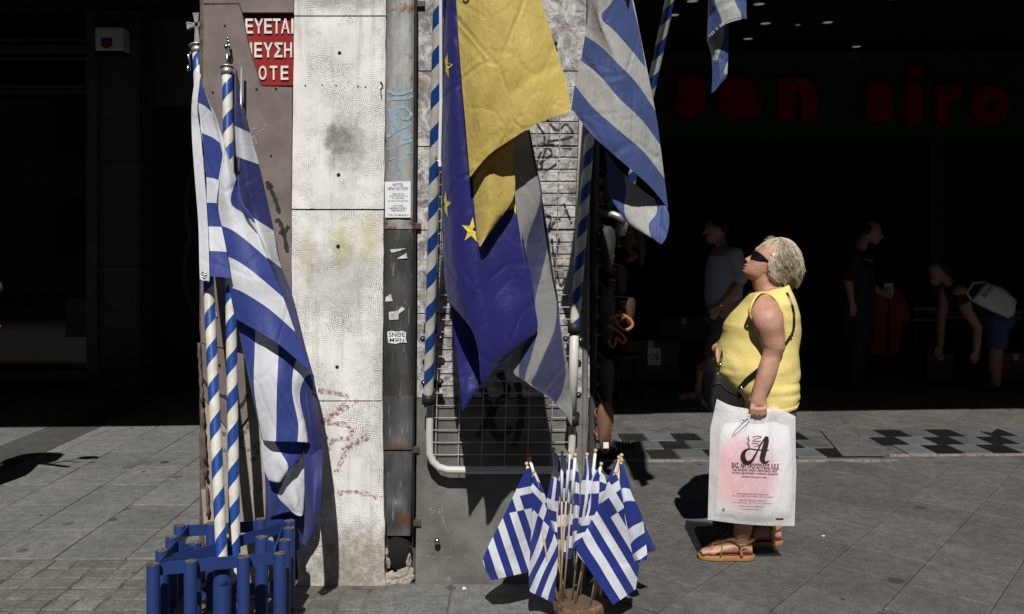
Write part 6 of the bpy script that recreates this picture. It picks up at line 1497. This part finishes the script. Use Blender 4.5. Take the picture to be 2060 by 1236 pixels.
for i, (x, y) in enumerate(((1393, 1), (1527, 7), (1356, 29), (1540, 46), (1665, 44), (1505, 77), (1723, 93), (1512, 107), (1795, -5), (1580, 112), (1605, 49))):
    Y = FPX * (3.9 - CAMH) / (HY - y); q = P(x, y, Y); r = .055 if i < 9 else .03
    d = thing('ceiling_spot', 'small round downlight glowing faintly in the dark arcade ceiling', 'downlight', (q.x, q.y, 3.88), 'downlights in the arcade ceiling')
    obj('trim', loft([[(q.x + rr * math.cos(2 * math.pi * k / 18), q.y + rr * math.sin(2 * math.pi * k / 18), z) for k in range(18)] for rr, z in ((r + .014, 3.899), (r + .014, 3.892), (r, 3.888), (r - .002, 3.897))], False), M['alu'], d)
    obj('lens', ([(q.x + r * math.cos(2 * math.pi * k / 18), q.y + r * math.sin(2 * math.pi * k / 18), 3.8955) for k in range(18)], [tuple(reversed(range(18)))]), M['lamp'], d)
# goods
def carton(label, x0, x1, y0, y1, Y, dep=.4):
    a, b = P(x0, y1, Y), P(x1, y0, Y); zb = max(0.03, a.z)
    t = thing('cardboard_box', label, 'box', ((a.x + b.x) / 2, Y, zb), 'cartons on the shop floor')
    obj('box_body', box(a.x, b.x, Y, Y + dep, zb, b.z), M['carton'], t)
    obj('flap', box(a.x - .01, b.x + .01, Y - .012, Y - .002, b.z - .07, b.z + .004), M['carton'], t); obj('tape', box((a.x + b.x) / 2 - .025, (a.x + b.x) / 2 + .025, Y - .015, Y - .013, b.z - .07, b.z + .004), M['stick'], t)
    return t
bx = carton('carton with a handwritten price card, behind the stool', 1251, 1366, 686, 768, 8.9, .35)
def price_card(label, x0, x1, y0, y1, Y, body):
    a, b = P(x0, y1, Y), P(x1, y0, Y)
    t = obj('price_card', box(a.x, b.x, Y, Y + .003, a.z, b.z), M['paper'], None, loc=(a.x, Y, a.z)); tag(t, label, 'price card')
    w_ = b.x - a.x; h_ = b.z - a.z
    obj('print_line', fit(text_mesh(body, 1, .01), a.x + w_ * .14, b.x - w_ * .14, a.z + h_ * .3, b.z - h_ * .3, Y - .002), M['ink'], t)
price_card('white price card fixed to the carton behind the stool', 1303, 1329, 700, 735, 8.88, '12€')
carton('carton left of the bending person, on the shop floor', 1866, 1916, 712, 766, 9.0); carton('wide carton right of the bending person', 2004, 2080, 712, 766, 9.0)
carton('carton standing beside the price-carded one, half hidden by the walker', 1330, 1420, 640, 684, 9.6)
sto = thing('wooden_stool', 'small round wooden stool standing by the price-carded carton', 'stool', tuple(G(1262, 800)))
q = G(1262, 800); zt = P(1262, 712, q.y).z
obj('seat', tube([(q.x, q.y, zt - .03), (q.x, q.y, zt)], .16, 20), M['woodd'], sto)
for k in range(4):
    a = math.pi / 4 + k * math.pi / 2
    obj('leg', tube([(q.x + .11 * math.cos(a), q.y + .11 * math.sin(a), zt - .03), (q.x + .16 * math.cos(a), q.y + .16 * math.sin(a), 0.0)], .017, 8), M['woodd'], sto, True)
M['orange_cloth'] = surf('orange_shirt_cloth', (0.28, 0.055, 0.012), (0.23, 0.045, 0.01), 4, .8)
tsh = thing('hanging_shirt', 'orange shirt displayed on a dark stand inside the shop', 'shirt', tuple(P(1787, 715, 9.2)))
for pts in ([(1750, 583), (1780, 580), (1786, 600), (1782, 714), (1752, 712), (1745, 640)], [(1795, 580), (1815, 584), (1832, 640), (1826, 650), (1818, 645), (1806, 714), (1790, 714), (1788, 600)]):
    obj('shirt_half', pprism(pts, 9.2, .12), M['orange_cloth'], tsh)
obj('stand', tube([P(1786, 560, 9.26), P(1786, 790, 9.26)], .025, 8), M['black'], tsh); price_card('white price card above the orange shirt', 1779, 1797, 570, 593, 9.15, '5€')
M['cloth_pale'] = surf('pale_folded_cloth', (0.35, 0.36, 0.38), (0.2, 0.22, 0.25), 5, .8)
tb = thing('sales_table', 'dark sales table carrying folded clothes in the shop', 'table', tuple(P(1930, 760, 9.6)))
a, b = P(1835, 690, 9.5), P(2075, 650, 9.5)
obj('tabletop', box(a.x, b.x, 9.5, 10.2, b.z - .05, b.z), M['woodd'], tb)
for xx in (a.x + .05, b.x - .05):
    for yy in (9.55, 10.15): obj('leg', box(xx - .03, xx + .03, yy - .03, yy + .03, .03, b.z - .05), M['woodd'], tb)
for i, (x0, x1, hh, lab) in enumerate(((1838, 1900, .22, 'tallest pale pile of folded clothes on the sales table'), (1905, 1950, .12, 'low pile of folded clothes in the middle of the sales table'), (1990, 2060, .16, 'broad pile of folded clothes on the sales table behind the bending person'))):
    a2, b2 = P(x0, 650, 9.55), P(x1, 650, 9.55)
    pt = thing('clothes_pile', lab, 'clothes', (a2.x, 9.55, b.z))
    for k in range(5):
        z = b.z + .002 + hh / 5 * k; obj('folded_garment', cbox(a2.x + .01 * (k % 2), b2.x - .008 * (k % 3), 9.55 + .01 * (k % 2), 9.9, z, z + hh / 5 - .004, .012), [M['cloth_pale'], M['sole_dark'], M['jeans'], M['cloth_pale'], M['wall_dark']][(k + i) % 5], pt)

# ------------------------------------------------------------------ people in the shade
M['shirt_grey'] = surf('grey_blue_shirt', (0.36, 0.38, 0.47), (0.31, 0.33, 0.42), 8, .8)
M['shorts'] = surf('dark_grey_shorts', (0.09, 0.09, 0.09), (0.065, 0.065, 0.065), 8, .8)
M['black_cloth'] = surf('black_clothes', (0.018, 0.018, 0.019), (0.025, 0.025, 0.026), 8, .8)
M['hair_dark'] = surf('dark_short_hair', (0.02, 0.015, 0.012), (0.03, 0.022, 0.018), 30, .6)
def pp(x, y, Y, dy=0): 
    p = P(x, y, Y); return Vector((p.x, Y + dy, p.z))
def head_parts(c, r, face):
    """skull, jaw, nose, ears; face = unit direction"""
    c = Vector(c); f = Vector(face).normalized(); up = Vector((0, 0, 1)); s = f.cross(up)
    return [ellipsoid(c + up * r * .25, r * .98, r * .82, r * .95), rtube([c + up * r * .1 + f * r * .1, c - up * r * .65 + f * r * .42], [r * .74, r * .42], 14), rtube([c + f * r * .95 + up * r * .25, c + f * r * 1.16 - up * r * .12], [r * .1, r * .16], 8), rtube([c + s * r * .82 + up * .0, c + s * r * .84 + up * r * .25], [r * .12, r * .16], 8), rtube([c - s * r * .82, c - s * r * .84 + up * r * .25], [r * .12, r * .16], 8), rtube([c + f * r * .88 - up * r * .42 + s * r * .2, c + f * r * .88 - up * r * .42 - s * r * .2], [r * .08, r * .08], 8)]
def hand_parts(w_, d, side, r=.035):
    w_, d, side = Vector(w_), Vector(d).normalized(), Vector(side).normalized(); out = [rtube([w_, w_ + d * .07], [r * .8, r], 12, .55)]
    for k in range(4):
        o_ = side * (k - 1.5) * .019; nrm = d.cross(side)
        out.append(rtube([w_ + d * .07 + o_, w_ + d * (.11 - .004 * abs(k - 1.2)) + o_ + nrm * .008, w_ + d * (.14 - .006 * abs(k - 1.2)) + o_ + nrm * .025], [.010, .0095, .008], 8))
    out.append(rtube([w_ + d * .02 + side * .03, w_ + d * .06 + side * .055, w_ + d * .09 + side * .05], [.012, .011, .009], 8))
    return out
def shoe_foot(ankle, fwd, ln=.25):
    a = Vector((ankle[0], ankle[1], 0)); f = Vector(fwd).normalized()
    return [rtube([a - f * .05 + Vector((0, 0, .035)), a + f * .06 + Vector((0, 0, .04)), a + f * (ln - .09) + Vector((0, 0, .024))], [.034, .042, .03], 14, .9)]
def finish(t, body_parts, clothes, hair, vox=.012):
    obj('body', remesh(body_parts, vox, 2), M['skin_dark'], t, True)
    for nm, parts, mt in clothes: obj(nm, remesh(parts, vox, 2), mt, t, True)
    if hair: obj('hair', remesh(hair, vox, 2), M['hair_dark'], t, True)
Y1 = 7.95
m1 = thing('person', 'person in pale shirt and dark shorts walking away in the shade behind the handbag', 'person', (1.9, Y1, 0))
hc = pp(1440, 466, Y1); foot1 = G(1402, 806); foot2 = G(1462, 790)
sh1 = pp(1462, 502, Y1); hip1 = pp(1458, 640, Y1)
torso = [tube([pp(1456, 650, Y1), pp(1455, 600, Y1), pp(1458, 550, Y1), pp(1460, 515, Y1), pp(1458, 495, Y1)], [.16, .165, .165, .15, .07], 20, True, 1.15)]
uarm = rtube([pp(1470, 512, Y1, -.19), pp(1478, 562, Y1, -.21)], [.062, .055]); farm = rtube([pp(1478, 562, Y1, -.21), pp(1458, 590, Y1, -.22), pp(1437, 612, Y1, -.2)], [.045, .04, .03])
far_u = rtube([pp(1455, 512, Y1, .19), pp(1450, 575, Y1, .22), pp(1440, 630, Y1, .2)], [.06, .045, .032])
leg1 = tube([pp(1448, 660, Y1, -.08), pp(1430, 725, Y1, -.08), Vector((foot1.x + .05, foot1.y, .32)), Vector((foot1.x + .01, foot1.y, .08))], [.09, .062, .055, .036], 16)
leg2 = tube([pp(1462, 660, Y1, .09), pp(1466, 725, Y1, .09), Vector((foot2.x + .05, foot2.y, .34)), Vector((foot2.x, foot2.y, .08))], [.09, .062, .055, .036], 16)
finish(m1, head_parts(hc, .105, (-1, -.05, -.15)) + [rtube([pp(1446, 480, Y1), pp(1456, 505, Y1)], [.055, .06]), uarm, farm, far_u, leg1, leg2] + hand_parts(pp(1436, 612, Y1, -.2), (-.5, 0, -1), (-.8, 0, .3)) + hand_parts(pp(1440, 630, Y1, .2), (-.1, 0, -1), (-1, 0, 0)) + shoe_foot((foot1.x, foot1.y), (-1, 0, 0)) + shoe_foot((foot2.x, foot2.y), (-1, 0, 0)) + torso,
       [('shirt', [tube([pp(1456, 606, Y1), pp(1455, 600, Y1), pp(1457, 550, Y1), pp(1460, 515, Y1), pp(1458, 497, Y1)], [.172, .175, .178, .162, .08], 20, True, 1.15), rtube([pp(1468, 512, Y1, -.18), pp(1478, 556, Y1, -.21)], [.078, .072]), rtube([pp(1456, 512, Y1, .18), pp(1452, 556, Y1, .21)], [.078, .072])], M['shirt_grey']),
        ('shorts', [tube([pp(1456, 606, Y1), pp(1456, 650, Y1)], [.165, .17], 20, True, 1.1), tube([pp(1450, 645, Y1, -.08), pp(1430, 718, Y1, -.08)], [.105, .095], 16), tube([pp(1462, 645, Y1, .09), pp(1466, 718, Y1, .09)], [.105, .095], 16)], M['shorts'])],
       [ellipsoid(hc + Vector((.02, 0, .045)), .108, .093, .085)])
wc = pp(1439, 609, Y1, -.2); obj('wrist_watch', tube([wc + Vector((.037 * math.cos(a) * .8, .037 * math.sin(a), .02 * math.cos(a))) for a in [2 * math.pi * k / 14 for k in range(15)]], .008, 8), M['steel'], m1, True); obj('watch_face', ellipsoid(wc + Vector((0, -.042, 0)), .02, .007, .02), M['steel'], m1, True)
for k, (ft, lb) in enumerate(((foot1, 'shaded strapped sandal on the walking person, leading foot'), (foot2, 'shaded strapped sandal on the walking person, trailing foot'))):
    t = thing('sandal', lb, 'sandal', (ft.x, ft.y, 0), 'sandals of the walking person'); o_ = [(ft.x + .06 - .26 * (.5 - .5 * math.cos(a)), ft.y + .045 * math.sin(a)) for a in [2 * math.pi * i / 24 for i in range(24)]]
    obj('sole', loft([[(x, y, z) for x, y in o_] for z in (-.001, .02)]), M['sole_tan'], t)
    for xx in (.0, -.09): obj('strap', tube([(ft.x + xx, ft.y - .042, .01), (ft.x + xx, ft.y - .035, .07), (ft.x + xx, ft.y + .035, .07), (ft.x + xx, ft.y + .042, .01)], .008, 8), M['sole_tan'], t, True)
Y2 = 8.67
m2 = thing('person', 'balding person in black standing beside the orange shirt in the shop', 'person', (3.6, Y2, .03))
hc = pp(1752, 468, Y2); F0 = Vector((0, 0, .03))
finish(m2, head_parts(hc, .105, (1, -.1, -.3)) + [rtube([pp(1738, 480, Y2), pp(1726, 510, Y2)], [.056, .065]), rtube([pp(1698, 530, Y2, -.16), pp(1692, 565, Y2, -.19), pp(1698, 605, Y2, -.19)], [.055, .045, .032]), rtube([pp(1750, 530, Y2, .17), pp(1765, 570, Y2, .2), pp(1785, 590, Y2, .2)], [.055, .045, .032])] + hand_parts(pp(1698, 606, Y2, -.19), (.1, 0, -1), (1, 0, .1)) + hand_parts(pp(1785, 590, Y2, .2), (1, 0, -.3), (0, 0, 1)) + [tube([pp(1722, 650, Y2), pp(1722, 520, Y2)], [.15, .16], 18)],
       [('shirt', [tube([pp(1722, 660, Y2), pp(1720, 600, Y2), pp(1720, 540, Y2), pp(1724, 505, Y2)], [.185, .195, .19, .1], 20, True, 1.1), rtube([pp(1704, 518, Y2, -.16), pp(1694, 555, Y2, -.19)], [.075, .068]), rtube([pp(1745, 518, Y2, .16), pp(1762, 555, Y2, .19)], [.075, .068])], M['black_cloth']),
        ('trousers', [tube([pp(1722, 655, Y2), pp(1722, 690, Y2)], [.18, .17], 18), tube([pp(1716, 680, Y2, -.09), pp(1714, 780, Y2, -.1)], [.105, .075], 16), tube([pp(1732, 680, Y2, .09), pp(1738, 772, Y2, .1)], [.105, .075], 16)] + [([v + F0 for v in q[0]], q[1]) for q in shoe_foot((pp(1712, 780, Y2).x, Y2 - .1), (1, -.2, 0)) + shoe_foot((pp(1736, 775, Y2).x, Y2 + .1), (1, .1, 0))], M['black_cloth'])],
       [ellipsoid(hc + Vector((-.05, 0, .03)), .075, .09, .07)])
Y3 = 8.6
m3 = thing('person', 'person in dark clothes bending over the shop goods, pale tote on the back', 'person', (4.9, Y3, .03))
hc = pp(1888, 548, Y3)
finish(m3, head_parts(hc, .10, (-.7, -.1, -.8)) + [rtube([pp(1900, 560, Y3), pp(1918, 575, Y3)], [.055, .06]), rtube([pp(1916, 585, Y3, -.17), pp(1925, 625, Y3, -.2), pp(1945, 655, Y3, -.2), pp(1944, 700, Y3, -.19)], [.075, .055, .047, .034]), rtube([pp(1920, 585, Y3, .17), pp(1915, 640, Y3, .2), pp(1912, 700, Y3, .2)], [.06, .047, .034])] + hand_parts(pp(1944, 700, Y3, -.19), (-.1, 0, -1), (-1, 0, 0)) + hand_parts(pp(1912, 700, Y3, .2), (-.1, 0, -1), (-1, 0, 0)) + [tube([pp(1993, 690, Y3, -.09), pp(1992, 735, Y3, -.09), pp(1994, 775, Y3, -.09)], [.07, .065, .04], 16), tube([pp(2012, 690, Y3, .09), pp(2012, 735, Y3, .09), pp(2016, 772, Y3, .09)], [.07, .065, .04], 16), tube([pp(1930, 590, Y3), pp(1990, 620, Y3)], [.14, .15], 16)],
       [('shirt', [tube([pp(1910, 572, Y3), pp(1930, 588, Y3), pp(1965, 600, Y3), pp(1998, 622, Y3)], [.08, .165, .17, .17], 20, True, 1.1), rtube([pp(1918, 585, Y3, -.16), pp(1918, 600, Y3, -.18)], [.08, .078])], M['black_cloth']),
        ('shorts', [ellipsoid(pp(2000, 640, Y3), .20, .19, .17), tube([pp(1998, 640, Y3, -.09), pp(1993, 698, Y3, -.09)], [.12, .10], 16), tube([pp(2012, 640, Y3, .09), pp(2012, 698, Y3, .09)], [.12, .10], 16)], M['jeans']),
        ('shoes', [([v + F0 for v in q[0]], q[1]) for q in shoe_foot((pp(1994, 775, Y3).x, Y3 - .09), (-1, 0, 0)) + shoe_foot((pp(2016, 772, Y3).x, Y3 + .09), (-1, 0, 0))], M['black_cloth'])],
       [ellipsoid(hc + Vector((.04, 0, .05)), .1, .1, .085)])
M['tote'] = surf('off_white_tote', (0.62, 0.61, 0.58), (0.5, 0.49, 0.46), 8, .8)
tt = thing('tote_bag', 'off-white printed tote bag slung over the bending person', 'bag', tuple(P(2000, 640, 8.3)))
rows = []
tp = [(1953, 606), (1984, 566), (2020, 580), (2046, 605), (2040, 635), (2028, 641), (1990, 625)]
cT = Vector((2003, 606)); rings = []
for dY, s_ in ((-.07, .72), (-.055, .92), (0, 1.0), (.055, .92), (.07, .72)): rings.append([P(cT.x + (x - cT.x) * s_, cT.y + (y - cT.y) * s_, 8.32 + dY) for x, y in tp])
to = fix_normals(obj('bag_body', loft(rings), M['tote'], tt, True))
V, F = text_mesh('EGYPT', 1, .02); bt = bvh_of(to); ax, bx_ = min(v.x for v in V), max(v.x for v in V); ay, by = min(v.y for v in V), max(v.y for v in V)
V2 = []
for v in V:
    s_ = (v.x - ax) / (bx_ - ax); t_ = (v.y - ay) / (by - ay); V2.append((1980 + 20 * s_ - 5 * t_, 600 - 19 * s_ - 7 * t_))
obj('printed_text', (project(V2, bt, .006, 8.24), F), M['ink'], tt)
obj('shoulder_strap', tube([P(1955, 604, 8.32), P(1945, 590, 8.36), P(1958, 570, 8.42), P(1984, 568, 8.32)], .014, 8), M['tote'], tt, True)

# ------------------------------------------------------------------ left side of the arcade
M['col_grey'] = surf('grey_column_render', (0.085, 0.08, 0.068), (0.07, 0.065, 0.055), 4, .8)
M['metal_grey'] = surf('grey_shutter_metal', (0.08, 0.083, 0.087), (0.06, 0.063, 0.067), 4, .5)
YL = 8.7
lc = thing('arcade_column', 'plain stone-faced column in the dark arcade, beside the shop frame', 'column', tuple(P(235, 790, YL)))
a, b = P(196, 800, YL), P(281, 800, YL)
for (ya, yb) in ((-80, 325), (327, 535), (537, 742), (744, 789)):
    q, r_ = P(196, yb, YL), P(281, ya, YL); obj('facing_slab', box(a.x, b.x, YL, YL + .5, max(q.z, 0), r_.z), M['col_grey'], lc)
V, F = ribbon([(208, 560), (205, 600), (218, 622), (214, 600), (206, 600)], 4); V2, F2 = ribbon([(232, 565), (256, 572), (268, 600), (250, 620), (215, 626)], 3)
obj('green_scrawl', join(([P(x, y, YL - .004) for x, y in V], F), ([P(x, y, YL - .004) for x, y in V2], F2)), M['shop_green'], lc)
ls = thing('left_shop_front', 'closed dark shop front with shelf bands at the end of the arcade', 'shop', tuple(P(80, 780, YL + .1)))
a = P(173, 500, YL - .05); b = P(196, 500, YL - .05); obj('frame_post', box(a.x, b.x - .004, YL - .05, YL + .2, 0, 3.89), M['metal_grey'], ls)
xa, xb = P(-150, 500, YL).x, a.x - .004
for (ya, yb) in ((79, 84), (92, 108), (116, 120), (172, 178), (182, 187), (745, 768)):
    q, r_ = P(0, yb, YL), P(0, ya, YL); obj('rail', box(xa, xb, YL - .02, YL + .06, q.z, r_.z), M['metal_grey'], ls)
gz = obj('shop_window', box(xa, xb, YL + .08, YL + .09, P(0, 745, YL).z, P(0, 187, YL).z), M['lens'], ls)
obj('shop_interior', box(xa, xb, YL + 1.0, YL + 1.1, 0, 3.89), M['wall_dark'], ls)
q, r_ = P(125, 680, YL), P(172, 600, YL); obj('window_poster', box(q.x, r_.x, YL + .06, YL + .075, q.z, r_.z), M['col_grey'], ls)
# alarm box with shield
ab = thing('alarm_box', 'white alarm siren box with a shield badge high on the arcade column', 'alarm', tuple(P(219, 110, YL - .2)))
q, r_ = P(190, 108, YL - .17), P(248, 54, YL - .17)
obj('housing', cbox(q.x, r_.x, YL - .17, YL - .004, q.z + .03, r_.z, .025), M['white_letter'], ab, False)
obj('lower_skirt', box(q.x + .012, r_.x - .012, YL - .155, YL - .01, q.z - .0, q.z + .028), M['black'], ab)
M['shield_blue'] = surf('shield_blue', (0.02, 0.05, 0.25), (0.02, 0.045, 0.22), 5, .5)
def shield(y0, y1, mat, nm):
    full = [(203, 76), (209, 78), (214, 76), (219, 78), (225, 76), (225, 92), (219, 97), (214, 98.5), (209, 97), (203, 92)]
    pts = [(x, min(max(y, y0), y1)) for x, y in full]
    obj(nm, pprism(pts, YL - .176, .005), mat, ab)
shield(76, 86, M['shield_blue'], 'badge_top'); shield(87, 99, M['red_sign'], 'badge_bottom')
# dark doorway with big round sign outline
dw = thing('doorway_mural', 'dark doorway panel with a pale tiled oval outline behind the flagpoles', 'mural', tuple(P(350, 770, YL + .3)))
a, b = P(281, 500, YL + .3), P(470, 500, YL + .3); obj('panel', box(a.x, b.x, YL + .3, YL + .4, 0, 2.95), M['wall_dark'], dw)
obj('lintel', box(a.x, b.x, YL + .25, YL + .45, 2.96, 3.89), M['col_grey'], dw)
ov = [(395, 330), (380, 370), (374, 430), (382, 475), (372, 520), (373, 570), (382, 610), (405, 640)]
pts = catmull(ov, 5)
for i in range(len(pts) - 1):
    V, F = ribbon([pts[i], (pts[i][0] * .12 + pts[i + 1][0] * .88, pts[i][1] * .12 + pts[i + 1][1] * .88)], 8)
    obj('pale_tile', ([P(x, y, YL + .296) for x, y in V], F), M['col_grey'], dw)

# ------------------------------------------------------------------ parked scooter whose shadow falls on the paving
M['scooter'] = surf('dark_scooter_paint', (0.02, 0.02, 0.025), (0.03, 0.03, 0.035), 4, .25)
scx, scy = -3.37, 4.56
sct = thing('motor_scooter', 'dark parked motor scooter with a round mirror, casting its shadow on the paving', 'scooter', (scx, scy, 0))
for yy in (-.62, .62):
    c = Vector((scx, scy + yy, .24)); wheel = obj('wheel', tube([c + Vector((0, .18 * math.cos(a), .18 * math.sin(a))) for a in [2 * math.pi * k / 24 for k in range(25)]], .055, 10, False), M['black'], sct, True)
    obj('rim', tube([c - Vector((.03, 0, 0)), c + Vector((.03, 0, 0))], .125, 18), M['alu'], wheel)
def S_(y, z, x=0): return Vector((scx + x, scy + y, z))
obj('rear_body', remesh([rtube([S_(-.75, .62), S_(-.45, .62), S_(-.12, .58), S_(.0, .35)], [.11, .17, .17, .12], 16)], .02, 3), M['scooter'], sct, True)
obj('footboard', cbox(scx - .15, scx + .15, scy - .1, scy + .38, .24, .31, .03), M['scooter'], sct)
obj('front_shield', remesh([rtube([S_(.36, .32), S_(.44, .6), S_(.40, .93)], [.13, .19, .12], 16, 1.2), rtube([S_(.62, .44), S_(.5, .5)], [.09, .1])], .02, 3), M['scooter'], sct, True)
obj('seat', remesh([rtube([S_(-.72, .80), S_(-.4, .80), S_(-.08, .77)], [.09, .12, .10], 16)], .02, 2), M['leather'], sct, True)
obj('handlebar', tube([S_(.28, 1.02, -.34), S_(.34, 1.04, -.15), S_(.38, 1.03, 0), S_(.34, 1.04, .15), S_(.28, 1.02, .36)], .017, 10), M['black'], sct, True)
obj('top_case', cbox(scx - .24, scx + .24, scy - .98, scy - .58, .88, 1.2, .06), M['scooter'], sct)
obj('windscreen', remesh([rtube([S_(.46, 1.0), S_(.36, 1.28)], [.2, .17], 20, .12)], .015, 2), M['scooter'], sct, True)
obj('fork', tube([S_(.40, .95), S_(.62, .26)], .03, 10), M['alu'], sct, True)
for s in (-1, 1):
    mir = obj('mirror', ellipsoid(S_(.30, 1.27, s * .37), .075, .02, .05, 18, 10), M['black'], sct, True)
    obj('mirror_stem', tube([S_(.33, 1.04, s * .2), S_(.34, 1.16, s * .27), S_(.31, 1.25, s * .34)], .007, 8), M['black'], mir, True)
    obj('brake_lever', tube([S_(.36, 1.04, s * .16), S_(.40, 1.05, s * .28), S_(.38, 1.04, s * .38)], .007, 8), M['alu'], sct, True)
# crumpled scraps on the ground
def crumple(label, px, py, r):
    c = G(px, py); q = ellipsoid(c + Vector((0, 0, r * .45)), r, r * .8, r * .45, 10, 7)
    o = obj('paper_scrap', ([v + (v - c).normalized() * r * .5 * noise.noise(v * 90) for v in q[0]], q[1]), M['torn'], None, loc=tuple(c)); tag(o, label, 'litter')
crumple('crumpled white paper scrap on the pavement below the plinth', 934, 1187, .012)
crumple('tiny white scrap on the paving behind the sandals', 1655, 1080, .010)
